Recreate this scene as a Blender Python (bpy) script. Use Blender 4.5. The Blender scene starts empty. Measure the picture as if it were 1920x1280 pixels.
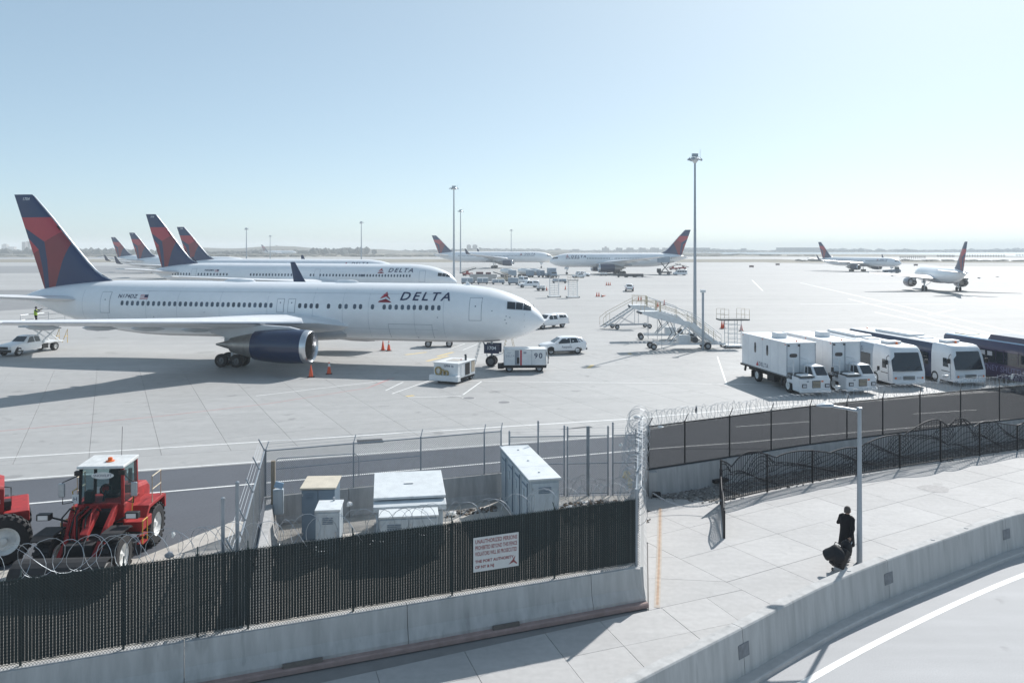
import bpy, bmesh, math, random
from mathutils import Vector, Matrix
R_ = random.Random(7)
rad = math.radians
SC = bpy.context.scene
COL = SC.collection

# ------------------------------------------------------------------ camera, sky, sun, exposure
H, HZ, F = 10.3, 466.0, 1493.33          # eye height (m), horizon row and focal length in photo pixels (1920 x 1280)
cam_d = bpy.data.cameras.new('camera')
cam = bpy.data.objects.new('camera', cam_d)
COL.objects.link(cam)
cam.location = (0, 0, H)
cam.rotation_euler = (rad(90), 0, 0)
cam_d.lens = 28.0
cam_d.sensor_width = 36.0
cam_d.shift_y = -174.0 / 1920.0
cam_d.clip_start = 0.1
cam_d.clip_end = 30000
SC.camera = cam

SUN_AZ, SUN_EL = rad(34.0), rad(39.5)     # azimuth to the right of the view direction, elevation
world = bpy.data.worlds.new('World')
SC.world = world
world.use_nodes = True
wn = world.node_tree
for n in list(wn.nodes):
    wn.nodes.remove(n)
wo = wn.nodes.new('ShaderNodeOutputWorld')
wb = wn.nodes.new('ShaderNodeBackground')
ws = wn.nodes.new('ShaderNodeTexSky')
ws.sky_type = 'NISHITA'
ws.sun_disc = False
ws.sun_elevation = SUN_EL
ws.sun_rotation = SUN_AZ
ws.altitude = 0
ws.air_density = 0.55
ws.dust_density = 1.0
ws.ozone_density = 4.5
wb.inputs['Strength'].default_value = 0.077
# one even tone curve over the whole sky (gamma narrows its range, then a tint)
wm1 = wn.nodes.new('ShaderNodeVectorMath'); wm1.operation = 'SCALE'; wm1.inputs['Scale'].default_value = 0.1
wg = wn.nodes.new('ShaderNodeGamma'); wg.inputs['Gamma'].default_value = 0.52
wm2 = wn.nodes.new('ShaderNodeVectorMath'); wm2.operation = 'SCALE'; wm2.inputs['Scale'].default_value = 10.0
wn.links.new(ws.outputs[0], wm1.inputs[0])
wn.links.new(wm1.outputs[0], wg.inputs['Color'])
wt = wn.nodes.new('ShaderNodeVectorMath'); wt.operation = 'MULTIPLY'; wt.inputs[1].default_value = (0.92, 1.02, 0.965)
wn.links.new(wg.outputs[0], wt.inputs[0])
wn.links.new(wt.outputs[0], wm2.inputs[0])
wn.links.new(wm2.outputs[0], wb.inputs['Color'])
wn.links.new(wb.outputs[0], wo.inputs['Surface'])

sun_d = bpy.data.lights.new('sun', 'SUN')
sun = bpy.data.objects.new('sun', sun_d)
COL.objects.link(sun)
sun_d.energy = 3.5
sun_d.angle = rad(0.53)
sun_d.color = (1.0, 0.975, 0.945)
sv = Vector((math.sin(SUN_AZ) * math.cos(SUN_EL), math.cos(SUN_AZ) * math.cos(SUN_EL), math.sin(SUN_EL)))
sun.rotation_euler = (-sv).to_track_quat('-Z', 'Y').to_euler()
sun.location = (40, 60, 80)

SC.view_settings.view_transform = 'Standard'
SC.view_settings.look = 'None'
SC.view_settings.gamma = 1
SC.view_settings.use_curve_mapping = False
SC.view_settings.exposure = 0.6

# ------------------------------------------------------------------ helpers
def G(px, py, z=0.0):
    """ground point (height z) seen at a photo pixel"""
    Y = (H - z) * F / (py - HZ)
    return Vector(((px - 960.0) / F * Y, Y, z))

def PD(px, py, Y):
    """point at depth Y seen at a photo pixel"""
    return Vector(((px - 960.0) / F * Y, Y, H - (py - HZ) * Y / F))

MATS = {}
def M(name, col, rough=0.5, metal=0.0, var=0.08, scale=2.0, bump=0.0, bscale=20.0, spec=0.5, coat=0.0,
      var2=None, scale2=0.2, emit=None, alpha=None, trans=0.0, objrand=0.0, stretch=None, detail=6.0, streak=None, spots=None):
    if name in MATS:
        return MATS[name]
    m = bpy.data.materials.new(name)
    m.use_nodes = True
    nt = m.node_tree
    b = nt.nodes['Principled BSDF']
    b.inputs['Roughness'].default_value = rough
    b.inputs['Metallic'].default_value = metal
    b.inputs['Specular IOR Level'].default_value = spec
    b.inputs['Coat Weight'].default_value = coat
    b.inputs['Coat Roughness'].default_value = 0.08
    b.inputs['Transmission Weight'].default_value = trans
    c4 = (col[0], col[1], col[2], 1)
    b.inputs['Base Color'].default_value = c4
    geo = nt.nodes.new('ShaderNodeNewGeometry')
    vec = geo.outputs['Position']
    if stretch:
        mp = nt.nodes.new('ShaderNodeMapping')
        mp.inputs['Scale'].default_value = stretch
        nt.links.new(vec, mp.inputs['Vector'])
        vec = mp.outputs[0]
    out = None
    def noise(sc, amt, prev):
        n = nt.nodes.new('ShaderNodeTexNoise')
        n.inputs['Scale'].default_value = sc
        n.inputs['Detail'].default_value = detail
        n.inputs['Roughness'].default_value = 0.6
        nt.links.new(vec, n.inputs['Vector'])
        mr = nt.nodes.new('ShaderNodeMapRange')
        mr.inputs['From Min'].default_value = 0.3
        mr.inputs['From Max'].default_value = 0.75
        mr.inputs['To Min'].default_value = 1 - amt
        mr.inputs['To Max'].default_value = 1 + amt
        nt.links.new(n.outputs[0], mr.inputs['Value'])
        if prev is None:
            return mr.outputs[0]
        mu = nt.nodes.new('ShaderNodeMath')
        mu.operation = 'MULTIPLY'
        nt.links.new(prev, mu.inputs[0])
        nt.links.new(mr.outputs[0], mu.inputs[1])
        return mu.outputs[0]
    if var > 0:
        out = noise(scale, var, None)
    if var2:
        out = noise(scale2, var2, out)
    if streak:                       # (amount, scale x, scale y): worn wheel tracks and wash marks
        mp2 = nt.nodes.new('ShaderNodeMapping')
        mp2.inputs['Rotation'].default_value = (0, 0, rad(-12))
        mp2.inputs['Scale'].default_value = (streak[1], streak[2], 1)
        nt.links.new(geo.outputs['Position'], mp2.inputs['Vector'])
        keep, vec = vec, mp2.outputs[0]
        out = noise(1.0, streak[0], out)
        vec = keep
    if spots:                        # (strength, scale, threshold): oil drips and scuffs
        n = nt.nodes.new('ShaderNodeTexNoise')
        n.inputs['Scale'].default_value = spots[1]
        n.inputs['Detail'].default_value = 3
        nt.links.new(vec, n.inputs['Vector'])
        mr = nt.nodes.new('ShaderNodeMapRange')
        mr.interpolation_type = 'SMOOTHSTEP'
        mr.inputs['From Min'].default_value = spots[2]
        mr.inputs['From Max'].default_value = spots[2] + 0.08
        mr.inputs['To Min'].default_value = 1.0
        mr.inputs['To Max'].default_value = 1 - spots[0]
        nt.links.new(n.outputs[0], mr.inputs['Value'])
        if out is None:
            out = mr.outputs[0]
        else:
            mu = nt.nodes.new('ShaderNodeMath')
            mu.operation = 'MULTIPLY'
            nt.links.new(out, mu.inputs[0])
            nt.links.new(mr.outputs[0], mu.inputs[1])
            out = mu.outputs[0]
    if objrand > 0:
        oi = nt.nodes.new('ShaderNodeObjectInfo')
        mr = nt.nodes.new('ShaderNodeMapRange')
        mr.inputs['To Min'].default_value = 1 - objrand
        mr.inputs['To Max'].default_value = 1 + objrand
        nt.links.new(oi.outputs['Random'], mr.inputs['Value'])
        if out is None:
            out = mr.outputs[0]
        else:
            mu = nt.nodes.new('ShaderNodeMath')
            mu.operation = 'MULTIPLY'
            nt.links.new(out, mu.inputs[0])
            nt.links.new(mr.outputs[0], mu.inputs[1])
            out = mu.outputs[0]
    if out is not None:
        vm = nt.nodes.new('ShaderNodeVectorMath')
        vm.operation = 'SCALE'
        vm.inputs[0].default_value = col[:3]
        nt.links.new(out, vm.inputs['Scale'])
        nt.links.new(vm.outputs[0], b.inputs['Base Color'])
    if bump > 0:
        n = nt.nodes.new('ShaderNodeTexNoise')
        n.inputs['Scale'].default_value = bscale
        n.inputs['Detail'].default_value = 5
        nt.links.new(vec, n.inputs['Vector'])
        bp = nt.nodes.new('ShaderNodeBump')
        bp.inputs['Strength'].default_value = bump
        bp.inputs['Distance'].default_value = 0.25 / bscale
        nt.links.new(n.outputs[0], bp.inputs['Height'])
        nt.links.new(bp.outputs[0], b.inputs['Normal'])
    if emit:
        b.inputs['Emission Color'].default_value = (emit[0], emit[1], emit[2], 1)
        b.inputs['Emission Strength'].default_value = emit[3]
    MATS[name] = m
    return m

class MB:
    """collects faces and links them as one mesh object"""
    def __init__(self):
        self.v, self.f, self.m, self.s = [], [], [], []
    def add(self, vs, fs, m=0, smooth=False):
        o = len(self.v)
        self.v += [tuple(p) for p in vs]
        for f in fs:
            self.f.append([i + o for i in f])
            self.m.append(m)
            self.s.append(smooth)
        return self
    def box(self, c, s, rz=0.0, m=0, ry=0.0, rx=0.0, taper=1.0):
        hx, hy, hz = s[0] / 2, s[1] / 2, s[2] / 2
        pts = [Vector((x * (taper if z > 0 else 1), y * (taper if z > 0 else 1), z)) for z in (-hz, hz) for x, y in ((-hx, -hy), (hx, -hy), (hx, hy), (-hx, hy))]
        if rz or ry or rx:
            r = Matrix.Rotation(rz, 3, 'Z') @ Matrix.Rotation(ry, 3, 'Y') @ Matrix.Rotation(rx, 3, 'X')
            pts = [r @ p for p in pts]
        c = Vector(c)
        return self.add([p + c for p in pts], [(0, 3, 2, 1), (4, 5, 6, 7), (0, 1, 5, 4), (1, 2, 6, 5), (2, 3, 7, 6), (3, 0, 4, 7)], m)
    def prism(self, poly, a, b, axis='y', m=0, polyb=None):
        """extrude a 2D polygon; axis y: poly is (x,z); axis z: (x,y); axis x: (y,z)"""
        def P(p, t):
            return {'y': (p[0], t, p[1]), 'z': (p[0], p[1], t), 'x': (t, p[0], p[1])}[axis]
        polyb = polyb or poly
        n = len(poly)
        vs = [P(p, a) for p in poly] + [P(p, b) for p in polyb]
        fs = [tuple(range(n)), tuple(range(2 * n - 1, n - 1, -1))] + [(i, i + n, (i + 1) % n + n, (i + 1) % n) for i in range(n)]
        return self.add(vs, fs, m)
    def tube(self, pts, r, n=6, m=0, closed=False, caps=True, smooth=True):
        pts = [Vector(p) for p in pts]
        k = len(pts)
        rr = r if isinstance(r, (list, tuple)) else [r] * k
        vs, fs = [], []
        up = Vector((0, 0, 1))
        for i, p in enumerate(pts):
            if closed:
                d = pts[(i + 1) % k] - pts[i - 1]
            else:
                d = pts[min(i + 1, k - 1)] - pts[max(i - 1, 0)]
            if d.length < 1e-9:
                d = Vector((0, 0, 1))
            d.normalize()
            if abs(d.dot(up)) > 0.999:
                u = Vector((1, 0, 0))
            else:
                u = d.cross(up).normalized()
            w = u.cross(d)
            for j in range(n):
                a = 2 * math.pi * j / n
                vs.append(p + (u * math.cos(a) + w * math.sin(a)) * rr[i])
        for i in range(k if closed else k - 1):
            for j in range(n):
                a, b = i * n, ((i + 1) % k) * n
                fs.append((a + j, a + (j + 1) % n, b + (j + 1) % n, b + j))
        self.add(vs, fs, m, smooth and n > 3)
        if caps and not closed:
            self.add(vs[:n], [tuple(range(n - 1, -1, -1))], m)
            self.add(vs[-n:], [tuple(range(n))], m)
        return self
    def loft(self, rings, m=0, cap=True, smooth=True, closed=True):
        n = len(rings[0])
        vs = [p for r in rings for p in r]
        fs = []
        for i in range(len(rings) - 1):
            for j in range(n if closed else n - 1):
                fs.append((i * n + j, i * n + (j + 1) % n, (i + 1) * n + (j + 1) % n, (i + 1) * n + j))
        self.add(vs, fs, m, smooth)
        if cap:
            self.add(rings[0], [tuple(range(n - 1, -1, -1))], m)
            self.add(rings[-1], [tuple(range(n))], m)
        return self
    def lathe(self, prof, c=(0, 0, 0), axis='x', n=16, m=0, cap=False, smooth=True):
        """profile of (t, r) round an axis through c"""
        rings = []
        for t, r in prof:
            ring = []
            for j in range(n):
                a = 2 * math.pi * j / n
                q = {'x': (t, r * math.cos(a), r * math.sin(a)), 'y': (r * math.sin(a), t, r * math.cos(a)), 'z': (r * math.cos(a), r * math.sin(a), t)}[axis]
                ring.append((c[0] + q[0], c[1] + q[1], c[2] + q[2]))
            rings.append(ring)
        return self.loft(rings, m, cap, smooth)
    def quad(self, a, b, c, d, m=0):
        return self.add([a, b, c, d], [(0, 1, 2, 3)], m)
    def mesh(self, name, mats, angle=35):
        me = bpy.data.meshes.new(name)
        me.from_pydata(self.v, [], self.f)
        for mt in (mats if isinstance(mats, (list, tuple)) else [mats]):
            me.materials.append(mt)
        me.polygons.foreach_set('material_index', self.m)
        me.polygons.foreach_set('use_smooth', self.s)
        me.update()
        if any(self.s):
            bm = bmesh.new()
            bm.from_mesh(me)
            bmesh.ops.remove_doubles(bm, verts=bm.verts, dist=1e-5)
            bmesh.ops.recalc_face_normals(bm, faces=bm.faces)
            bm.to_mesh(me)
            bm.free()
            me.set_sharp_from_angle(angle=rad(angle))
        return me
    def build(self, name, mats, parent=None, angle=35, bevel=0.0, loc=None, kind=None):
        return link(name, self.mesh(name, mats, angle), parent, bevel, loc, kind)

def link(name, data, parent=None, bevel=0.0, loc=None, kind=None, rot=None, scale=None):
    o = bpy.data.objects.new(name, data)
    COL.objects.link(o)
    if parent is not None:
        o.parent = parent
    if loc is not None:
        o.location = loc
    if rot is not None:
        o.rotation_euler = rot
    if scale is not None:
        o.scale = scale
    if kind:
        o['kind'] = kind
    if bevel:
        b = o.modifiers.new('edge', 'BEVEL')
        b.width = bevel
        b.segments = 2
        b.limit_method = 'ANGLE'
        b.angle_limit = rad(40)
    return o

def tag(o, label, cat, group=None):
    o['label'] = label
    o['category'] = cat
    if group:
        o['group'] = group
    return o

def thing(name, label, cat, loc=(0, 0, 0), rz=0.0, group=None):
    o = bpy.data.objects.new(name, None)
    o.empty_display_size = 0.3
    COL.objects.link(o)
    o.location = loc
    o.rotation_euler = (0, 0, rz)
    return tag(o, label, cat, group)

def struct(o):
    o['kind'] = 'structure'
    return o

def kids(o):
    return [c for c in ALLKIDS(o)]
def ALLKIDS(o):
    return o.children
def dup(o, loc, rz=None, label=None, group=None, parent=None, rot=None):
    c = o.copy()
    COL.objects.link(c)
    if parent is not None:
        c.parent = parent
    if loc is not None:
        c.location = loc
    if rz is not None:
        c.rotation_euler = (0, 0, rz)
    if label:
        c['label'] = label
    if group:
        c['group'] = group
    for ch in list(o.children):
        dup(ch, None, parent=c)
    return c

FONT_CACHE = {}
def text_mesh(txt, size=1.0, shear=0.0, bold=0.0, spacing=1.0, align='CENTER', cuts=0, m=None):
    key = (txt, size, shear, bold, spacing, align, cuts, m.name if m else '')
    if key in FONT_CACHE:
        return FONT_CACHE[key]
    cu = bpy.data.curves.new('lettering', 'FONT')
    cu.body = txt
    cu.size = size
    cu.shear = shear
    cu.offset = bold
    cu.space_character = spacing
    cu.align_x = align
    cu.align_y = 'CENTER'
    cu.resolution_u = 3
    ob = bpy.data.objects.new('lettering', cu)
    COL.objects.link(ob)
    dg = bpy.context.evaluated_depsgraph_get()
    me = bpy.data.meshes.new_from_object(ob.evaluated_get(dg))
    bpy.data.objects.remove(ob)
    bpy.data.curves.remove(cu)
    if cuts:
        bm = bmesh.new()
        bm.from_mesh(me)
        ys = [v.co.y for v in bm.verts]
        y0, y1 = min(ys), max(ys)
        for i in range(1, cuts):
            y = y0 + (y1 - y0) * i / cuts
            bmesh.ops.bisect_plane(bm, geom=bm.verts[:] + bm.edges[:] + bm.faces[:], plane_co=(0, y, 0), plane_no=(0, 1, 0))
        bm.to_mesh(me)
        bm.free()
    me.materials.clear()
    if m:
        me.materials.append(m)
    FONT_CACHE[key] = me
    return me

def split_islands(me):
    """one mesh per connected piece (each letter by itself)"""
    bm = bmesh.new()
    bm.from_mesh(me)
    seen, out = set(), []
    for f0 in bm.faces:
        if f0.index in seen:
            continue
        st, isl = [f0], []
        seen.add(f0.index)
        while st:
            f = st.pop()
            isl.append(f)
            for v in f.verts:
                for g in v.link_faces:
                    if g.index not in seen:
                        seen.add(g.index)
                        st.append(g)
        vid = {}
        vs, fs = [], []
        for f in isl:
            r = []
            for v in f.verts:
                if v.index not in vid:
                    vid[v.index] = len(vs)
                    vs.append(tuple(v.co))
                r.append(vid[v.index])
            fs.append(r)
        n = bpy.data.meshes.new('letter')
        n.from_pydata(vs, [], fs)
        for m in me.materials:
            n.materials.append(m)
        out.append(n)
    bm.free()
    return out

def lettering(txt, size, mat, parent, loc, rot, shear=0.0, bold=0.0, spacing=1.0, align='CENTER', name='lettering'):
    return link(name, text_mesh(txt, size, shear, bold, spacing, align, 0, mat), parent, loc=loc, rot=rot)

# ---- polygon cutting (2D), used for slabs and fin artwork
def split_poly(poly, p, q):
    """split a convex polygon by the line p->q; returns list of pieces"""
    dx, dy = q[0] - p[0], q[1] - p[1]
    side = [dx * (a[1] - p[1]) - dy * (a[0] - p[0]) for a in poly]
    if all(s > -1e-6 for s in side) or all(s < 1e-6 for s in side):
        return [poly]
    A, B = [], []
    n = len(poly)
    for i in range(n):
        a, b, sa, sb = poly[i], poly[(i + 1) % n], side[i], side[(i + 1) % n]
        if sa >= 0:
            A.append(a)
        if sa <= 0:
            B.append(a)
        if sa * sb < 0:
            t = sa / (sa - sb)
            c = (a[0] + (b[0] - a[0]) * t, a[1] + (b[1] - a[1]) * t)
            A.append(c)
            B.append(c)
    return [x for x in (A, B) if len(x) > 2]
def area(poly):
    return 0.5 * sum(poly[i][0] * poly[(i + 1) % len(poly)][1] - poly[(i + 1) % len(poly)][0] * poly[i][1] for i in range(len(poly)))
def clip_half(poly, p, q):
    """keep the part on the left of p->q"""
    dx, dy = q[0] - p[0], q[1] - p[1]
    for pc in split_poly(poly, p, q):
        cx = sum(a[0] for a in pc) / len(pc)
        cy = sum(a[1] for a in pc) / len(pc)
        if dx * (cy - p[1]) - dy * (cx - p[0]) > 0:
            return pc
    return None
def inset(poly, d):
    if area(poly) < 0:
        poly = poly[::-1]
    out = poly
    n = len(poly)
    for i in range(n):
        a, b = poly[i], poly[(i + 1) % n]
        dx, dy = b[0] - a[0], b[1] - a[1]
        l = math.hypot(dx, dy)
        if l < 1e-4:
            continue
        nx, ny = -dy / l * d, dx / l * d
        out = clip_half(out, (a[0] + nx, a[1] + ny), (b[0] + nx, b[1] + ny)) if out else None
    return out
def slab_mesh(poly, z0, z1, mat, name):
    mb = MB()
    mb.prism(poly, z0, z1, 'z')
    mb.f.pop(0); mb.m.pop(0); mb.s.pop(0)       # no underside
    return mb.mesh(name, mat)
def strip_mesh(pts, w, z, mb, m=0, closed=False):
    """flat painted stripe along a polyline on the ground"""
    P = [Vector((p[0], p[1], 0)) for p in pts]
    L, Rr = [], []
    for i, p in enumerate(P):
        d = (P[min(i + 1, len(P) - 1)] - P[max(i - 1, 0)]).normalized()
        nrm = Vector((-d.y, d.x, 0)) * w / 2
        L.append((p.x + nrm.x, p.y + nrm.y, z))
        Rr.append((p.x - nrm.x, p.y - nrm.y, z))
    for i in range(len(P) - 1):
        mb.quad(L[i], Rr[i], Rr[i + 1], L[i + 1], m)

# ------------------------------------------------------------------ common materials
WHITE = M('white_paint', (0.85, 0.86, 0.87), 0.32, 0, 0.03, 1.5, coat=0.25, var2=0.04, scale2=0.3)
GWHITE = M('white_equipment_paint', (0.74, 0.75, 0.75), 0.45, 0, 0.08, 3.0, var2=0.06, scale2=0.7)
BELLY = M('grey_fairing_belly_shade', (0.42, 0.43, 0.45), 0.4, 0, 0.1, 2.0)  # holds the keel's shade in its colour; also the plain fairing grey
NAVY = M('navy_paint', (0.005, 0.020, 0.066), 0.3, 0, 0.05, 1.0, coat=0.5)
FIN_NAVY = M('fin_navy', (0.010, 0.034, 0.105), 0.42, 0, 0.06, 1.0, coat=0.2)
FIN_RED = M('fin_red', (0.42, 0.035, 0.055), 0.42, 0, 0.06, 1.0, coat=0.2)
FIN_DARK = M('fin_dark_red', (0.215, 0.022, 0.035), 0.42, 0, 0.06, 1.0, coat=0.2)
TXT_NAVY = M('navy_lettering', (0.012, 0.03, 0.09), 0.5, 0, 0.0)
LOGO_RED = M('logo_red', (0.45, 0.02, 0.04), 0.45, 0, 0.0)
LOGO_DARK = M('logo_dark_red', (0.24, 0.012, 0.028), 0.45, 0, 0.0)
PALE_LINE = M('pale_panel_line', (0.58, 0.60, 0.63), 0.5, 0, 0.0)
GREY_LINE = M('panel_line_grey', (0.33, 0.36, 0.40), 0.6, 0, 0.0)
GLASS = M('dark_glass', (0.018, 0.028, 0.038), 0.08, 0, 0.1, 2.0, spec=0.6, coat=0.3)
CABIN_GLASS = M('cabin_glass', (0.075, 0.105, 0.14), 0.2, 0, 0.1, 2.0, objrand=0.3)
TYRE = M('tyre_rubber', (0.022, 0.022, 0.024), 0.8, 0, 0.2, 12.0, bump=0.2)
RIM = M('wheel_rim_grey', (0.45, 0.46, 0.47), 0.4, 0.4, 0.1, 6.0)
RIMD = M('wheel_rim_shade_grey', (0.14, 0.145, 0.15), 0.5, 0.3, 0.1, 6.0)  # darker rim copy: shade under the airliners is put into the colour
RIMW = M('wheel_rim_white', (0.72, 0.72, 0.70), 0.5, 0, 0.12, 6.0)
METAL = M('bare_metal', (0.62, 0.63, 0.65), 0.28, 0.9, 0.06, 2.0)
STEEL = M('galvanised_steel', (0.40, 0.43, 0.46), 0.45, 0.55, 0.14, 6.0)
DARKST = M('dark_steel', (0.09, 0.095, 0.10), 0.5, 0.5, 0.2, 5.0)
BLACK = M('black_plastic', (0.014, 0.014, 0.016), 0.55, 0, 0.15, 8.0)
UNDER = M('chassis_black', (0.02, 0.02, 0.022), 0.7, 0, 0.3, 5.0)
EXHAUST = M('engine_hot_metal', (0.33, 0.32, 0.31), 0.38, 0.8, 0.2, 3.0)
WINGW = M('wing_white', (0.72, 0.73, 0.74), 0.35, 0, 0.05, 1.0, coat=0.15)
WINGG = M('wing_grey', (0.50, 0.52, 0.54), 0.4, 0, 0.06, 1.0)
ORANGE = M('cone_orange', (0.72, 0.10, 0.035), 0.55, 0, 0.08, 8.0)
LAMPO = M('orange_lens', (0.75, 0.16, 0.03), 0.3, 0, 0.0)
LAMPR = M('red_lens', (0.5, 0.02, 0.02), 0.3, 0, 0.0)
LAMPW = M('clear_lens', (0.6, 0.62, 0.65), 0.15, 0.2, 0.0)
YELLOW = M('safety_yellow', (0.62, 0.40, 0.06), 0.5, 0, 0.1, 4.0)
CREAM = M('faded_cream_rail', (0.62, 0.52, 0.38), 0.5, 0, 0.1, 4.0)
# ================================================================== the setting: ground, roads, water, far shore
CONC = M('apron_concrete', (0.375, 0.37, 0.36), 0.62, 0, 0.07, 1.4, bump=0.15, bscale=30, var2=0.08, scale2=0.05, spec=0.45, objrand=0.03, streak=(0.07, 0.06, 0.9), spots=(0.26, 0.55, 0.64))
CONC_FAR = M('apron_concrete_far', (0.385, 0.38, 0.37), 0.7, 0, 0.06, 0.5, bump=0.1, bscale=20, var2=0.07, scale2=0.03, spec=0.3, streak=(0.09, 0.012, 0.22), spots=(0.2, 0.22, 0.66))
JOINT = M('joint_sealant', (0.25, 0.245, 0.24), 0.8, 0, 0.1, 2.0)
ASPH = M('asphalt', (0.105, 0.107, 0.112), 0.8, 0, 0.16, 14.0, bump=0.35, bscale=70, var2=0.12, scale2=0.15)
ASPHD = M('service_road_asphalt', (0.088, 0.096, 0.112), 0.8, 0, 0.12, 10.0, bump=0.3, bscale=60, var2=0.12, scale2=0.2)
ROADC = M('road_concrete', (0.38, 0.38, 0.385), 0.75, 0, 0.13, 30.0, streak=(0.06, 0.15, 1.5), spots=(0.25, 0.7, 0.68), bump=0.4, bscale=80, var2=0.06, scale2=0.3)
PAINTW = M('road_paint_white', (0.74, 0.74, 0.72), 0.6, 0, 0.14, 6.0)
PAINTR = M('road_paint_red', (0.50, 0.27, 0.26), 0.7, 0, 0.2, 2.0)
PAINTY = M('road_paint_yellow', (0.62, 0.47, 0.2), 0.7, 0, 0.2, 4.0)
SIDE = M('sidewalk_concrete', (0.45, 0.44, 0.43), 0.8, 0, 0.07, 5.0, streak=(0.05, 0.35, 3.0), spots=(0.14, 1.1, 0.66), bump=0.2, bscale=60, var2=0.07, scale2=0.4, objrand=0.035)
WALLC = M('wall_concrete', (0.46, 0.455, 0.445), 0.85, 0, 0.13, 2.2, bump=0.3, bscale=18, var2=0.14, scale2=1.2, stretch=(2.0, 2.0, 0.2), spots=(0.16, 1.6, 0.62))
WALLD = M('weathered_wall_concrete', (0.42, 0.415, 0.41), 0.88, 0, 0.16, 2.6, bump=0.35, bscale=16, var2=0.14, scale2=1.0, stretch=(2.2, 2.2, 0.2))
GRASSY = M('dry_grass', (0.23, 0.205, 0.155), 0.95, 0, 0.25, 0.06, var2=0.25, scale2=0.012)
SANDY = M('sandy_verge', (0.36, 0.33, 0.28), 0.95, 0, 0.2, 0.05, var2=0.2, scale2=0.01)
GRIT = M('gravel_bed', (0.20, 0.19, 0.18), 0.95, 0, 0.35, 14.0, bump=0.6, bscale=40)
WATER = M('bay_water', (0.04, 0.13, 0.19), 0.3, 0, 0.1, 0.01, bump=0.6, bscale=0.35, spec=0.5)
TREEF = M('far_tree_foliage', (0.035, 0.042, 0.04), 0.95, 0, 0.35, 0.05)
SCRUB = M('scrub_brush', (0.11, 0.10, 0.075), 0.95, 0, 0.3, 0.05)

# base terrain to the horizon (slightly below everything)
mb = MB()
mb.quad((-5000, -60, -0.90), (5000, -60, -0.90), (5000, 5000, -0.90), (-5000, 5000, -0.90))
struct(mb.build('ground', SANDY))

# apron: a big sheet with a rectangular hole in slab directions, filled with separately cast slabs
JD = Vector((0.452, -0.892))                 # joint directions, read off the photograph
JC = Vector((0.892, 0.452))
ORI = Vector((-12.78, 44.7))
def JP(i, j):
    p = ORI + JC * (i * 3.22) - JD * (j * 6.4)
    return (p.x, p.y)
edgeA, edgeB = G(0, 872), G(1180, 797)       # apron / service-road boundary (behind the first white line)
dE = (edgeB - edgeA).normalized()
eL, eR = edgeA - dE * 160, edgeB + dE * 160
slab_root = None
mb = MB()
mb.quad((-260, 30, -0.05), (260, 30, -0.05), (260, 100, -0.05), (-260, 100, -0.05))
bed = struct(mb.build('apron', JOINT))
slabs = []
n_slab = 0
NI0, NI1, NJ0, NJ1 = -17, 15, -1, 5
for i in range(NI0, NI1):
    for j in range(-4, NJ1):
        poly = [JP(i, j), JP(i + 1, j), JP(i + 1, j + 1), JP(i, j + 1)]
        poly = clip_half(poly, (eL.x, eL.y), (eR.x, eR.y))
        if not poly:
            continue
        poly = inset(poly, 0.008)
        if not poly or abs(area(poly)) < 1.0:
            continue
        o = link('concrete_slab', slab_mesh(poly, -0.045, 0.0, CONC, 'concrete_slab'), bed)
        n_slab += 1
# the apron beyond the cut slabs (one sheet round the slab field)
A_, B_, C_, D_ = JP(NI0, -6), JP(NI1, -6), JP(NI1, NJ1), JP(NI0, NJ1)
mb = MB()
far = [(-420, 620), (900, 620)]
# strip behind, left and right of the slab field, bounded by the service road
def sheet(poly, z=0.0, m=0):
    mb.add([(p[0], p[1], z) for p in poly], [tuple(range(len(poly)))], m)
Lp = (eL.x, eL.y); Rp = (eR.x, eR.y)
ext = lambda p, d, k: (p[0] + d.x * k, p[1] + d.y * k)
sheet([D_, C_, ext(C_, JC, 700), ext(C_, JC * 1 - JD, 900), ext(D_, -JC - JD, 900), ext(D_, -JC, 700)][::1])
s1 = clip_half([A_, D_, ext(D_, -JC, 700), ext(A_, -JC, 700)], Lp, Rp)
sheet(s1)
s2 = clip_half([B_, ext(B_, JC, 700), ext(C_, JC, 700), C_], Lp, Rp)
sheet(s2)
struct(mb.build('apron_ground', CONC_FAR))

# service road between the apron and the fences
def offs(p, d, k):
    n = Vector((-d.y, d.x, 0))
    return p + n * k
dR = (G(1180, 815) - G(0, 900)).normalized()
srA, srB = G(0, 903) - dR * 90, G(1180, 817) + dR * 160
srC, eC = G(1180, 817) + dR * 60, edgeB + dE * 60
mb = MB()   # concrete shoulder between the white lines
mb.add([(eL.x, eL.y, -0.002), (srA.x, srA.y, -0.002), (srC.x, srC.y, -0.002), (eC.x, eC.y, -0.002)], [(0, 1, 2, 3)])
struct(mb.build('road_shoulder', CONC))

def ext2(p, q, k0, k1):
    d = (q - p).normalized()
    return p - d * k0, q + d * k1
mb = MB()
for (x0, y0, x1, y1, w, k0, k1) in [(0, 858, 1180, 785, 0.16, 60, 0), (1180, 785, 1500, 757, 0.16, 0, 0), (0, 900, 1180, 815, 0.15, 60, 0), (40, 945, 1180, 845, 0.15, 60, 0)]:
    p, q = ext2(G(x0, y0), G(x1, y1), k0, k1)
    strip_mesh([p, q], w, 0.003, mb)
right_far = [G(1180, 815), G(1400, 800), G(1920, 762)]
for pts in ([G(1180, 845), G(1265, 838), G(1400, 829), G(1440, 825)], [G(1500, 757), G(1640, 748), G(1760, 740), G(1960, 727)],
            [G(1380, 800), G(1520, 790)], [G(1712, 776), G(1832, 768)], [G(1440, 825), G(1560, 814), G(1960, 780)], [G(1560, 700), G(1560.1, 700.1)]):
    if (pts[0] - pts[-1]).length > 0.5:
        strip_mesh(pts, 0.13, 0.009, mb)
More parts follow.
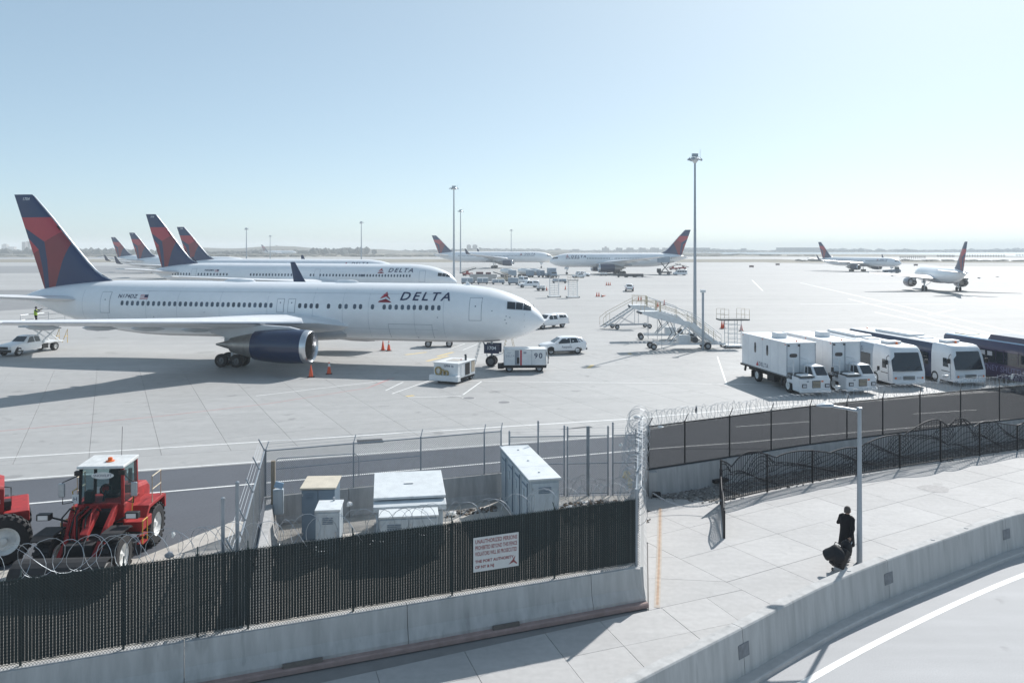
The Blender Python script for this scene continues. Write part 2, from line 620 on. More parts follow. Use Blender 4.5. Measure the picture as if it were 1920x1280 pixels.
# parking-bay and lead-in lines on the apron
def line(x0, y0, x1, y1, w=0.12):
    strip_mesh([G(x0, y0), G(x1, y1)], w, 0.004, mb)
for l in [(735, 738, 820, 708), (765, 745, 865, 742), (868, 740, 904, 714), (723, 732, 756, 716), (840, 655, 872, 644), (868, 656, 895, 645), (1345, 668, 1363, 722),
          (865, 714, 1400, 720), (1400, 720, 1460, 722), (480, 742, 735, 712)]:
    line(*l)
for l in [(1590, 560, 1920, 640), (1500, 530, 1920, 626), (1500, 570, 1790, 570), (1820, 555, 1920, 580), (1740, 590, 1790, 580), (1410, 525, 1430, 545), (1640, 585, 1900, 640)]:
    strip_mesh([G(l[0], l[1]), G(l[2], l[3])], 0.3, 0.004, mb)
struct(mb.build('white_road_marking', PAINTW))
mb = MB()
strip_mesh([G(0, 808), G(300, 780), G(500, 757), G(690, 727), G(740, 708)], 0.10, 0.0045, mb)
strip_mesh([G(690, 727), G(730, 710)], 0.10, 0.005, mb)
struct(mb.build('red_road_marking', PAINTR))
mb = MB()
for l in [(820, 668, 850, 660), (800, 677, 840, 667), (1103, 690, 1111, 684), (760, 665, 800, 660), (1180, 662, 1182, 664), (762, 743, 776, 741)]:
    strip_mesh([G(l[0], l[1]), G(l[2], l[3])], 0.35, 0.0042, mb)
struct(mb.build('yellow_road_marking', PAINTY))
# oil-stained wheel tracks (stains with their own shape)
STAIN = M('tyre_stain', (0.27, 0.265, 0.26), 0.7, 0, 0.2, 3.0)
# darker taxiway bands far left and the grass and shore bands
mb = MB()
def band(px0, y0a, y0b, px1, y1a, y1b, z, m=0):
    mb.add([tuple(G(px0, y0a, z)), tuple(G(px0, y0b, z)), tuple(G(px1, y1b, z)), tuple(G(px1, y1a, z))], [(0, 1, 2, 3)], m)
TAXI = M('taxiway_asphalt', (0.24, 0.24, 0.242), 0.75, 0, 0.1, 0.4, var2=0.1, scale2=0.03)
band(-900, 500, 518, 500, 498, 509, 0.006)
band(-400, 545, 610, 190, 543, 570, 0.006)
struct(mb.build('taxiway', TAXI))
mb = MB()
mb.quad((-3000, 560, 0.01), (260, 600, 0.01), (260, 780, 0.01), (-3000, 760, 0.01))
mb.quad((-3000, 900, 0.01), (700, 1000, 0.01), (700, 1500, 0.01), (-3000, 1900, 0.01))
struct(mb.build('airfield_grass', GRASSY))
mb = MB()
mb.quad((-3000, 330, -0.01), (-250, 330, -0.01), (-330, 560, -0.01), (-3000, 545, -0.01))
mb.quad((-3000, 765, -0.02), (1200, 785, -0.02), (1200, 990, -0.02), (-3000, 895, -0.02))
mb.quad((200, 520, 0.012), (1500, 520, 0.012), (1500, 570, 0.012), (200, 570, 0.012))
struct(mb.build('runway', TAXI))
mb = MB()
pts = [G(1040, 487), G(1290, 490.5), G(1500, 491), G(2300, 492)]
mb.quad((190, 575, 0.008), (1600, 560, 0.008), (1600, 640, 0.008), (190, 660, 0.008))
mb.quad((260, 480, 0.016), (1500, 450, 0.016), (1500, 462, 0.016), (260, 500, 0.016))
struct(mb.build('shore_verge', GRASSY))
# bay
mb = MB()
sh = [(185, 830), (340, 790), (700, 690), (2600, 660), (4900, 800), (4900, 4500), (1050, 4500), (600, 2700)]
mb.add([(p[0], p[1], -0.12) for p in sh], [tuple(range(len(sh)))])
struct(mb.build('bay_water', WATER))
# ------------------------------------------------------------------ far shore: tree lines, scrub, buildings, piers
def ico(sub=1):
    bm = bmesh.new()
    bmesh.ops.create_icosphere(bm, subdivisions=sub, radius=1.0)
    vs = [v.co.copy() for v in bm.verts]
    fs = [[v.index for v in f.verts] for f in bm.faces]
    bm.free()
    return vs, fs
ICV, ICF = ico(1)
def clump(mb, c, s, rnd, m=0):
    rz = rnd.random() * 6.28
    cs, sn = math.cos(rz), math.sin(rz)
    vs = []
    for v in ICV:
        j = 1 + rnd.uniform(-0.3, 0.3)
        x, y, z = v.x * s[0] * j, v.y * s[1] * j, v.z * s[2] * j
        vs.append((c[0] + x * cs - y * sn, c[1] + x * sn + y * cs, c[2] + z))
    mb.add(vs, ICF, m)
def treeline(name, mat, x0, x1, y0, y1, n, h0, h1, w, seed):
    rnd = random.Random(seed)
    mb = MB()
    for i in range(n):
        x = rnd.uniform(x0, x1)
        y = rnd.uniform(y0, y1)
        h = rnd.uniform(h0, h1) * (0.55 + 0.45 * math.sin(x * 0.006 + seed) ** 2)
        clump(mb, (x, y, h * 0.45), (w * rnd.uniform(0.6, 1.3), w * rnd.uniform(0.5, 1.0), h * 0.6), rnd)
    o = mb.build(name, mat)
    o['kind'] = 'stuff'
    return o
treeline('far_woods', TREEF, -1300, -250, 1250, 1480, 420, 7, 13, 9, 3)
treeline('far_woods', TREEF, -760, -60, 1900, 2150, 200, 7, 12, 14, 5)
treeline('far_woods', TREEF, -110, 700, 2250, 2450, 330, 6, 11, 17, 8)
treeline('far_woods', TREEF, 600, 2200, 2350, 2600, 420, 5, 12, 18, 11)
treeline('scrub', SCRUB, -1200, 40, 1000, 1240, 420, 1.5, 3.5, 12, 13)
treeline('scrub', SCRUB, -100, 420, 1100, 1700, 160, 1.5, 3.5, 16, 17)
treeline('scrub', SCRUB, 230, 470, 640, 668, 130, 0.7, 1.7, 4, 19)
# low hill behind the runway
rnd = random.Random(21)
mb = MB()
rings = []
for i in range(60):
    x = -760 + i * 15.0
    h = 9 + 5 * math.sin(i * 0.12) + 2.5 * math.sin(i * 0.43 + 1) - 8 * max(0, (i - 45) / 15) + rnd.uniform(-0.4, 0.4)
    rings.append([(x, 1700, -0.2), (x, 1740, h * 0.8), (x, 1800, h), (x, 1900, h * 0.7), (x, 1980, -0.2)])
mb.loft(rings, cap=False, closed=False)
struct(mb.build('hill', SCRUB))
# narrow strip of far land under the woods across the bay
mb = MB()
mb.quad((-400, 2050, 0.3), (4900, 2250, 0.3), (4900, 4600, 0.3), (-400, 4600, 0.3))
struct(mb.build('far_shore', GRASSY))

BLD = M('far_building_brick', (0.20, 0.19, 0.19), 0.8, 0, 0.1, 0.05)
BLD2 = M('far_building_pale', (0.40, 0.37, 0.34), 0.8, 0, 0.1, 0.05)
BWIN = M('far_window', (0.05, 0.06, 0.08), 0.3, 0, 0.1, 0.05)
def far_building(x0, x1, yt, Y, label, yb=474, mat=BLD, pent=None, floors=5, bays=4, name='apartment_block'):
    Y = Y * 0.62 if Y > 3300 else Y * 0.75
    a = PD(x0, yt, Y); b = PD(x1, yt, Y)
    w = b.x - a.x
    ztop = a.z
    t = thing(name, label, 'building', ((a.x + b.x) / 2, Y, 0), 0.06)
    d = max(14, w * 0.45)
    MB().box((0, d / 2, ztop / 2), (w, d, ztop)).build('wall', mat, t)
    wv = MB().box((0, 0, 0), (w / bays * 0.55, 0.3, ztop / floors * 0.45)).mesh('window', BWIN)
    for i in range(bays):
        for j in range(floors):
            link('window', wv, t, loc=(-w / 2 + w * (i + 0.5) / bays, -0.12, ztop * (j + 0.55) / floors))
    MB().box((0, d / 2, ztop + 0.35), (w * 1.01, d * 1.01, 0.7)).build('roof', BLD, t)
    if pent:
        px0, px1, py = pent
        pa, pb = PD(px0, py, Y), PD(px1, py, Y)
        MB().box(((pa.x + pb.x) / 2 - t.location.x, d / 2, (ztop + 0.7 + pa.z) / 2), (pb.x - pa.x, d * 0.5, pa.z - ztop - 0.7)).build('penthouse', mat, t)
    return t
far_building(3, 12, 459, 3200, 'small pale tower at far left edge of the horizon', mat=BLD2, pent=(5, 10, 457), floors=6, bays=3)
far_building(14, 26, 463, 3200, 'low pinkish block between the two far left towers', mat=BLD2, floors=4, bays=4)
far_building(41, 47, 454, 2600, 'left tower of the dark twin slabs beside the nearest tail', floors=9, bays=2)
far_building(49, 56, 453, 2620, 'right tower of the dark twin slabs beside the nearest tail', floors=9, bays=2)
far_building(499, 524, 464.5, 3000, 'brick block with a chimney tower behind the second airliner', pent=(516, 519, 460), floors=4, bays=6)
far_building(535, 559, 464, 3000, 'brick block just right of the one with the chimney tower', pent=(546, 549, 462.5), floors=4, bays=6)
far_building(875, 883, 460, 3600, 'left one of two slim towers behind the lamp masts', pent=(877, 881, 458.5), floors=7, bays=2)
far_building(886, 895, 460, 3620, 'right one of two slim towers behind the lamp masts', pent=(888, 893, 458.5), floors=7, bays=2)
far_building(898, 902, 464.5, 3620, 'short tower right of the two slim towers', floors=4, bays=2)
far_building(1041, 1052, 467, 3600, 'low block with a step roof above the left white wing nose', pent=(1043, 1050, 466), floors=3, bays=3)
far_building(1074, 1086, 467.5, 3600, 'low wide block over the word on the left facing airliner', floors=3, bays=4)
far_building(1130, 1142, 465, 3600, 'block with a roof spike, first of the shore blocks', pent=(1135, 1138, 462), floors=5, bays=3)
for (a, b, l) in [(1156, 1167, 'second shore block counted from the one with the spike'), (1176, 1188, 'third shore block counted from the one with the spike'),
                  (1199, 1211, 'fourth shore block counted from the one with the spike'), (1221, 1236, 'wide fifth shore block just before the tilted red tail'),
                  (1244, 1252, 'shore block half hidden by the tilted red tail')]:
    far_building(a, b, 465.2, 3600, l, pent=(a + 2, b - 7, 464), floors=5, bays=3)
far_building(1286, 1332, 465, 3700, 'long block behind the tallest lamp mast', floors=4, bays=10)
far_building(1468, 1546, 464.5, 3700, 'longest pale block on the far shore left of a tail', floors=4, bays=14, mat=BLD)
far_building(1392, 1400, 466, 3700, 'small tower alone on the far shore right of the mast', floors=4, bays=2)
# approach-light piers in the bay
WOODP = M('pier_timber', (0.06, 0.055, 0.05), 0.9, 0, 0.2, 1.0)
def pier(x0, x1, py, label, n):
    a, b = G(x0, py), G(x1, py)
    t = thing('approach_light_pier', label, 'pier', ((a.x + b.x) / 2, a.y, 0))
    w = (b.x - a.x)
    MB().box((0, 0, 1.9), (w, 1.2, 0.35)).build('deck', WOODP, t)
    pl = MB().tube([(0, 0, -0.5), (0, 0, 1.8)], 0.3, 5).mesh('piling', WOODP)
    lt = MB().box((0, 0, 0.5), (0.5, 0.4, 1.0)).mesh('light', WOODP)
    for i in range(n):
        link('piling', pl, t, loc=(-w / 2 + w * (i + 0.5) / n, 0, 0))
        link('light', lt, t, loc=(-w / 2 + w * (i + 0.5) / n, 0, 2.07))
pier(1686, 1736, 485, 'nearer half of the dark timber pier behind the moving airliner', 14)
pier(1756, 1790, 482.5, 'dark timber pier left of the upright red tail', 12)
pier(1806, 1885, 482, 'dark timber pier right of the upright red tail', 16)
pier(1904, 1960, 480.5, 'dark timber pier cut off at the right picture edge', 10)
# ================================================================== airliners
BASE = [  # distance behind the nose, top, bottom, half width (m) of the nearest airliner
    (0.02, 4.06, 3.98, 0.06), (0.15, 4.36, 3.75, 0.36), (0.53, 4.84, 3.41, 0.78), (1.0, 5.27, 3.12, 1.10), (1.47, 5.66, 2.88, 1.37), (2.1, 6.00, 2.62, 1.66),
    (2.9, 6.33, 2.40, 1.92), (3.8, 6.62, 2.24, 2.14), (4.8, 6.86, 2.12, 2.31), (6.7, 7.10, 2.05, 2.47), (8.2, 7.20, 2.03, 2.515)]
TAIL = [(36.0, 7.25, 2.03, 2.515), (38.5, 7.25, 2.12, 2.47), (41.0, 7.23, 2.36, 2.32), (43.5, 7.14, 2.75, 2.05), (45.5, 6.98, 3.15, 1.72), (47.2, 6.80, 3.62, 1.38),
        (48.8, 6.58, 4.12, 1.04), (50.3, 6.30, 4.68, 0.70), (51.4, 5.98, 5.08, 0.44), (52.1, 5.68, 5.32, 0.22), (52.2, 5.60, 5.40, 0.12)]
FINO = [(53.53, 15.68), (51.45, 15.66), (51.2, 15.45), (49.05, 13.25), (46.94, 10.88), (45.14, 8.95), (44.3, 8.15), (43.5, 7.6), (42.6, 7.25), (42.0, 7.0), (49.9, 6.0)]
def FZ(zx, zy):
    return (53.53 - 0.0603 * (zx / 3.764 - 27), 15.68 - 0.0527 * (zy / 3.764 - 25))
FREG = [  # fin artwork regions, material index: 1 red, 2 dark red, 0 navy
    (1, [(140, 258), (375, 258), (452, 358), (330, 430), (165, 322)]),
    (0, [(165, 322), (330, 430), (348, 560), (357, 760), (326, 760), (310, 620), (285, 486), (190, 392)]),
    (1, [(190, 392), (285, 486), (222, 528)]),
    (2, [(222, 528), (285, 486), (310, 620), (326, 760), (290, 760)]),
    (2, [(330, 430), (452, 358), (515, 440), (462, 565), (400, 760), (357, 760), (348, 560)]),
]
def in_poly(p, poly):
    c = False
    n = len(poly)
    for i in range(n):
        a, b = poly[i], poly[(i + 1) % n]
        if (a[1] > p[1]) != (b[1] > p[1]) and p[0] < (b[0] - a[0]) * (p[1] - a[1]) / (b[1] - a[1]) + a[0]:
            c = not c
    return c

class Fus:
    def __init__(self, L, k, zc):
        self.L, self.k, self.zc = L, k, zc
        fz = lambda z: (z - 4.63) * k + zc
        st = [(d * k, fz(t), fz(b), w * k) for d, t, b, w in BASE]
        te = [(L - (52.2 - d) * k, fz(t), fz(b), w * k) for d, t, b, w in TAIL]
        n = 6
        mid = []
        for i in range(1, n):
            t = i / n
            a, b = st[-1], te[0]
            mid.append(tuple(a[q] + (b[q] - a[q]) * t for q in range(4)))
        self.st = st + mid + te
    def at(self, d):
        s = self.st
        d = max(s[0][0], min(s[-1][0], d))
        for i in range(len(s) - 1):
            if d <= s[i + 1][0]:
                t = (d - s[i][0]) / (s[i + 1][0] - s[i][0])
                return [s[i][q] + (s[i + 1][q] - s[i][q]) * t for q in range(1, 4)]
        return s[-1][1:]
    def S(self, d, z, side, off=0.0):
        """surface point at distance d, height z, side -1 starboard / +1 port"""
        t, b, w = self.at(d)
        zc, hh = (t + b) / 2, (t - b) / 2
        s = max(-0.995, min(0.995, (z - zc) / hh))
        c = math.sqrt(1 - s * s)
        return Vector((-d, side * (w + off) * c, zc + (hh + off) * s))
    def Sarc(self, d, z0, v, side, off):
        t, b, w = self.at(d)
        zc, hh = (t + b) / 2, (t - b) / 2
        th = math.asin(max(-0.99, min(0.99, (z0 - zc) / hh))) + v / hh
        return Vector((-d, side * (w + off) * math.cos(th), zc + (hh + off) * math.sin(th)))

def patch(fu, cs, side, off, nx=1, nz=3):
    """curved sheet: cs = four (d, z) corners in order"""
    vs, fs = [], []
    for i in range(nz + 1):
        for j in range(nx + 1):
            u, v = j / nx, i / nz
            a = [cs[0][q] * (1 - u) + cs[1][q] * u for q in (0, 1)]
            b = [cs[3][q] * (1 - u) + cs[2][q] * u for q in (0, 1)]
            p = [a[q] * (1 - v) + b[q] * v for q in (0, 1)]
            vs.append(fu.S(p[0], p[1], side, off))
    for i in range(nz):
        for j in range(nx):
            fs.append((i * (nx + 1) + j, i * (nx + 1) + j + 1, (i + 1) * (nx + 1) + j + 1, (i + 1) * (nx + 1) + j))
    return vs, fs
def rect(d, z, w, h):
    return [(d + w / 2, z - h / 2), (d - w / 2, z - h / 2), (d - w / 2, z + h / 2), (d + w / 2, z + h / 2)]

def wrap_text(fu, txt, size, d, z, side, facing, mat, parent, name, shear=0.0, bold=0.0, spacing=1.0, off=0.02):
    me = text_mesh(txt, size, shear, bold, spacing, 'LEFT', 6, mat).copy()
    for v in me.vertices:
        u, w = v.co.x, v.co.y
        v.co = fu.Sarc(d - u * facing, z, w, side, off)
    me.update()
    if name == 'lettering' and size > 1.1:
        for q in split_islands(me):
            link('letter', q, parent)
        return None
    return link(name, me, parent)

def airfoil_ring(y, le, chord, z, th, incid=0.0, n=6):
    """closed section ring at span y; x = -(le + c*chord)"""
    pr = []
    for i in range(n + 1):
        c = (1 - math.cos(math.pi * i / n)) / 2
        t = th * chord * 2.6 * (math.sqrt(c) * (1 - c) * 0.5 + 0.06 * math.sin(math.pi * c))
        pr.append((c, t))
    ring = [(-(le + c * chord), y, z + t * 1.15 - c * chord * incid) for c, t in pr]
    ring += [(-(le + c * chord), y, z - t * 0.85 - c * chord * incid) for c, t in reversed(pr[1:-1])]
    return ring

def wheel_mesh(R, w, name='wheel', rim=RIM, n=20):
    mb = MB()
    mb.lathe([(-w / 2, R * 0.58), (-w / 2, R * 0.9), (-w * 0.36, R), (w * 0.36, R), (w / 2, R * 0.9), (w / 2, R * 0.58)], axis='y', n=n, m=0)
    tm = mb.mesh('tyre', [TYRE])
    mb = MB()
    mb.lathe([(-w / 2 * 0.9, R * 0.58), (-w / 2 * 0.75, R * 0.5), (-w * 0.2, R * 0.44), (-w * 0.25, R * 0.15), (-w * 0.42, R * 0.12), (-w * 0.42, 0.001)], axis='y', n=n)
    mb.lathe([(w / 2 * 0.9, R * 0.58), (w / 2 * 0.75, R * 0.5), (w * 0.2, R * 0.44), (w * 0.25, R * 0.15), (w * 0.42, R * 0.12), (w * 0.42, 0.001)], axis='y', n=n)
    rm = mb.mesh('rim', [rim])
    return tm, rm
WM = {}
def add_wheel(parent, loc, R, w, rim=RIM, n=20, rz=0.0):
    key = (round(R, 3), round(w, 3), rim.name, n)
    if key not in WM:
        WM[key] = wheel_mesh(R, w, rim=rim, n=n)
    t, r = WM[key]
    o = link('wheel', t, parent, loc=loc, rot=(0, 0, rz))
    link('rim', r, o)
    return o

def build_fin(P, fu, root):
    k, kz, L = P['k'], P['kfz'], P['L']
    kx = P.get('kfx', k)
    zr = fu.zc + (6.9 - 4.63) * k
    def T(p):
        return (-(L - (52.2 - p[0]) * kx), zr + (p[1] - 6.9) * kz)
    out = [T(p) for p in FINO]
    bm = bmesh.new()
    vs = [bm.verts.new((p[0], 0, p[1])) for p in out]
    bm.faces.new(vs)
    def cut(a, b):
        d = Vector((b[0] - a[0], 0, b[1] - a[1]))
        if d.length < 1e-6:
            return
        bmesh.ops.bisect_plane(bm, geom=bm.verts[:] + bm.edges[:] + bm.faces[:], plane_co=(a[0], 0, a[1]), plane_no=(-d.z, 0, d.x), dist=1e-4)
    regs = [(m, [T(FZ(*q)) for q in pl]) for m, pl in FREG]
    bmesh.ops.triangulate(bm, faces=bm.faces)
    for m, pl in regs:
        for i in range(len(pl)):
            cut(pl[i], pl[(i + 1) % len(pl)])
    te0, te1 = out[-1], out[0]
    z0, z1 = min(p[1] for p in out), max(p[1] for p in out)
    for i in range(1, 6):
        z = z0 + (z1 - z0) * i / 6
        cut((-100, z), (0, z))
    for c in (0.04, 0.12, 0.25, 0.45, 0.7):
        a = (te1[0] + (out[1][0] - te1[0]) * (1 - c), z1)
        b = (te0[0] + (out[5][0] + 2.0 - te0[0]) * (1 - c), z0)
        cut(a, b)
    le = [q for q in out[1:10]]
    def xle(z):
        for i in range(len(le) - 1):
            if le[i][1] >= z >= le[i + 1][1]:
                t = (z - le[i + 1][1]) / max(1e-6, le[i][1] - le[i + 1][1])
                return le[i + 1][0] + (le[i][0] - le[i + 1][0]) * t
        return le[0][0] if z > le[0][1] else le[-1][0]
    def xte(z):
        t = (z - te0[1]) / (te1[1] - te0[1])
        return te0[0] + (te1[0] - te0[0]) * t
    def th(x, z):
        a, b = xle(z), xte(z)
        ch = max(0.3, a - b)
        c = max(0.0, min(1.0, (a - x) / ch))
        return min(ch, 5.5 * k) * 0.14 * (math.sqrt(c) * (1 - c) + 0.02)
    me_v, me_f, me_m = [], [], []
    bm.verts.index_update()
    n = len(bm.verts)
    V = [v.co.copy() for v in bm.verts]
    FF = [[v.index for v in f.verts] for f in bm.faces]
    CC = [f.calc_center_median() for f in bm.faces]
    BE = [[v.index for v in e.verts] for e in bm.edges if len(e.link_faces) == 1]
    bm.free()
    mb = MB()
    for s in (-1, 1):
        for f, c in zip(FF, CC):
            mi = 0
            for m, pl in regs:
                if in_poly((c.x, c.z), pl):
                    mi = m
                    break
            vs = [(V[i].x, s * th(V[i].x, V[i].z), V[i].z) for i in f]
            mb.add(vs, [tuple(range(len(vs)))], mi, True)
    for e in BE:
        a, b = V[e[0]], V[e[1]]
        ta, tb = th(a.x, a.z), th(b.x, b.z)
        mb.add([(a.x, -ta, a.z), (b.x, -tb, b.z), (b.x, tb, b.z), (a.x, ta, a.z)], [(0, 1, 2, 3)], 0)
    mb.build('fin', [FIN_NAVY, FIN_RED, FIN_DARK], root, angle=50)
    # polished leading edge
    if P['detail'] >= 1:
        lm = MB()
        lm.tube([(q[0] + 0.02, 0, q[1]) for q in out[2:9]], [0.07, 0.09, 0.11, 0.12, 0.12, 0.1, 0.06], 6)
        lm.build('leading_edge', METAL, root)
    return T, th

def airliner(P):
    L, k, zc = P['L'], P['k'], P['zc']
    det = P['detail']
    side, facing = P['side'], P['facing']         # side seen: -1 starboard, +1 port; facing +1: text runs toward the nose
    root = thing('airliner', P['label'], 'airliner', P['loc'], P['rz'], P.get('group', 'airliners with red and navy tails'))
    fu = Fus(L, k, zc)
    n = 40 if det == 2 else (28 if det == 1 else 18)
    rings = []
    for d, t, b, w in fu.st:
        zc_, hh = (t + b) / 2, (t - b) / 2
        rings.append([(-d, w * math.cos(2 * math.pi * j / n), zc_ + hh * math.sin(2 * math.pi * j / n)) for j in range(n)])
    fm_ = MB().loft(rings, 0, True)
    for i, f in enumerate(fm_.f):                       # keel greyed: shade over the darkened ground, put into the colour
        c = sum((Vector(fm_.v[q]) for q in f), Vector()) / len(f)
        t_, b_, w_ = fu.at(-c.x)
        if (c.z - (t_ + b_) / 2) / max(0.05, (t_ - b_) / 2) < -0.86 and 3.5 * k < -c.x < L - 9 * k:
            fm_.m[i] = 1
    fm_.build('fuselage', [WHITE, BELLY], root, angle=60)
    # belly: grey wing-body fairing
    wr = P['wing']
    d0, d1 = wr['le'] - 2.2 * k, wr['le'] + wr['rc'] + 3.0 * k
    rr = []
    for i in range(9):
        t = i / 8
        s = math.sin(math.pi * t) ** 0.5 if 0 < t < 1 else 0.02
        d = d0 + (d1 - d0) * t
        bz = zc - 2.6 * k
        rr.append([(-d, 2.62 * k * (0.55 + 0.45 * s) * math.cos(a), bz + 1.05 * k + (1.25 * k * (0.55 + 0.45 * s)) * math.sin(a)) for a in [2 * math.pi * j / 16 for j in range(16)]])
    MB().loft(rr).build('wing_fairing', WINGG if det else BELLY, root, angle=60)
    # ---- wings
    for sd in (-1, 1):
        b2, le, rc, tc = wr['half'], wr['le'], wr['rc'], wr['tc']
        y0 = 2.2 * k
        sw, dih, z0 = wr['sweep'], wr['dih'], wr['z']
        kink = wr.get('kink', 0.36)
        def sec(f_):
            y = y0 + (b2 - y0) * f_
            l = le + sw * (y - y0)
            te_in = le + rc + 0.12 * (y - y0)
            te_k = le + rc + 0.12 * (b2 - y0) * kink
            te_t = le + sw * (b2 - y0) + tc
            if f_ <= kink:
                te = te_in
            else:
                te = te_k + (te_t - te_k) * (f_ - kink) / (1 - kink)
            return y, l, te - l, z0 + dih * (y - y0)
        rg = [airfoil_ring(sd * (y0 - 0.9 * k), le - 2.1 * k, rc + 2.1 * k, z0 - 0.15 * k, 0.10)]
        rg.append(airfoil_ring(sd * (y0 + 0.35 * k), le - 1.3 * k, rc + 1.3 * k, z0, 0.105))
        for f_, th_ in ((0.06, 0.115), (0.2, 0.115), (kink, 0.11), (0.55, 0.105), (0.75, 0.10), (0.9, 0.1), (1.0, 0.1)):
            y, l, ch, z = sec(f_)
            rg.append(airfoil_ring(sd * y, l, ch, z + ch * 0.02, th_, 0.03))
        w_o = MB().loft(rg).build('wing', WINGW, root, angle=50)
        y, l, ch, z = sec(1.0)
        # winglet
        if wr.get('winglet', 0) > 0:
            wl = wr['winglet']
            yo = sd * (y + 0.002)
            rg = [airfoil_ring(yo, l, ch, z + ch * 0.02, 0.1, 0.03)]
            def tilt(f_, yy, zz, ll, cc):
                r0 = airfoil_ring(0, ll, cc, 0, 0.08)
                return [(p[0], sd * (y + yy + (p[2]) * -0.9), z + zz + p[2] * 0.25) for p in r0]
            rg.append(tilt(0.3, 0.55 * wl / 3.4, 0.35 * wl / 3.4, l + 0.7 * wl / 3.4, ch * 0.82))
            rg.append(tilt(0.6, 0.85 * wl / 3.4, 1.3 * wl / 3.4, l + 1.5 * wl / 3.4, ch * 0.6))
            rg.append(tilt(1.0, 1.25 * wl / 3.4, wl, l + 2.9 * wl / 3.4, ch * 0.28))
            MB().loft(rg).build('winglet', NAVY, root, angle=50)
        if det >= 1:
            for f_ in ((0.22, 0.45, 0.62, 0.8) if det == 2 else (0.4, 0.65)):
                yy, ll, cc, zz = sec(f_)
                te = ll + cc
                MB().lathe([(-1.5 * k, 0.02), (-1.1 * k, 0.16 * k), (-0.2 * k, 0.22 * k), (0.7 * k, 0.17 * k), (1.5 * k, 0.03)], (-(te - 0.9 * k), sd * yy, zz - cc * 0.05 - 0.12 * k), 'x', 8).build('flap_fairing', WINGG, root, angle=60)
            yy0, yy1 = sec(0.12), sec(0.97)
            lm = MB().tube([(-(yy0[1] - 0.02), sd * yy0[0], yy0[3] + yy0[2] * 0.02), (-(yy1[1] - 0.02), sd * yy1[0], yy1[3] + yy1[2] * 0.02)], [0.13 * k, 0.05 * k], 8)
            lm.build('slat', METAL, root)
        # ---- engine
        e = P['eng']
        ey, ed, ez, er, el = e['y'] * sd, e['d'], e['z'], e['r'], e['len']
        nn = 36 if det == 2 else 20
        prof = [(0.10, 0.80), (0.04, 0.82), (0.01, 0.86), (0.0, 0.90), (0.015, 0.945), (0.05, 0.975), (0.10, 0.992)]
        eng = MB().lathe([(-(ed + t * el * 1.0), r * er) for t, r in [(0.10, 0.992), (0.3, 1.04), (0.6, 1.02), (0.85, 0.95), (1.0, 0.88), (0.99, 0.85), (0.9, 0.84)]], (0, ey, ez), 'x', nn).build('engine', NAVY, root, angle=50)
        MB().lathe([(-(ed + t * el), r * er) for t, r in prof], (0, ey, ez), 'x', nn).build('intake_lip', METAL, eng, angle=60)
        MB().lathe([(-(ed + t * el), r * er) for t, r in [(0.10, 0.80), (0.18, 0.83), (0.34, 0.87)]], (0, ey, ez), 'x', nn).build('intake_duct', M('intake_liner', (0.15, 0.145, 0.14), 0.5, 0.2, 0.1, 4.0), eng, angle=60)
        fm = MB()
        xf = -(ed + 0.33 * el)
        fm.lathe([(xf - 0.02, 0.87 * er), (xf - 0.03, 0.01)], (0, ey, ez), 'x', nn, 0)
        fm.lathe([(xf + 0.42 * er, 0.01), (xf + 0.25 * er, 0.14 * er), (xf, 0.27 * er)], (0, ey, ez), 'x', 16, 1)
        if det == 2:
            for q in range(24):
                a = 2 * math.pi * q / 24
                u = Vector((0, math.cos(a), math.sin(a)))
                w = Vector((0, -math.sin(a), math.cos(a)))
                c0 = Vector((xf + 0.02, ey, ez))
                fm.quad(c0 + u * 0.25 * er - w * 0.03, c0 + u * 0.86 * er - w * 0.09 + Vector((0.05, 0, 0)), c0 + u * 0.86 * er + w * 0.10 - Vector((0.02, 0, 0)), c0 + u * 0.25 * er + w * 0.05 - Vector((0.02, 0, 0)), 1)
        fm.build('fan', [UNDER, DARKST], eng, angle=50)
        MB().lathe([(-(ed + t * el), r * er) for t, r in [(0.9, 0.80), (1.08, 0.74), (1.25, 0.62), (1.45, 0.46), (1.44, 0.42), (1.3, 0.40)]], (0, ey, ez), 'x', 24 if det == 2 else 14).build('core_cowl', EXHAUST, eng, angle=50)
        MB().lathe([(-(ed + t * el), r * er) for t, r in [(1.3, 0.30), (1.5, 0.27), (1.75, 0.05)]], (0, ey, ez), 'x', 14, cap=True).build('exhaust_cone', EXHAUST, eng, angle=60)
        fwing = (abs(ey) - y0) / (b2 - y0)
        yy, ll, cc, zz = sec(fwing)
        pyl = MB()
        top = [(-(ed + 0.18 * el), ez + er * 0.99), (-(ed + 0.4 * el), ez + er * 1.16), (-(ll - 0.1), zz + 0.02), (-(ll + 0.3 * cc), zz - 0.03 * cc), (-(ll + cc * 0.72), zz - 0.04 * cc), (-(ed + 1.5 * el), ez + er * 0.35), (-(ed + 1.2 * el), ez + er * 0.55), (-(ed + 0.95 * el), ez + er * 0.8)]
        pyl.prism(top, ey - 0.2 * k, ey + 0.2 * k, 'y')
        pyl.build('pylon', WINGG, root, bevel=0.06 * k if det == 2 else 0)
        # ---- main gear
        g = P['gear']
        gy = g['y'] * sd
        MB().tube([(-g['d'], gy, g['R'] * 1.0), (-g['d'], gy * 0.97, zc - 1.6 * k)], 0.16 * k, 8).tube([(-g['d'], gy, g['R'] * 1.8), (-g['d'] + 0.2, gy * 0.4, zc - 1.5 * k)], 0.08 * k, 6).tube([(-g['d'] - 0.72 * k, gy, g['R']), (-g['d'] + 0.72 * k, gy, g['R'])], 0.1 * k, 6).build('main_gear_strut', GWHITE, root)
        MB().box((-g['d'], gy + sd * 0.26 * k, zc - 2.0 * k), (1.2 * k, 0.06, 1.5 * k), rx=sd * 0.1).build('main_gear_door', WINGG, root)
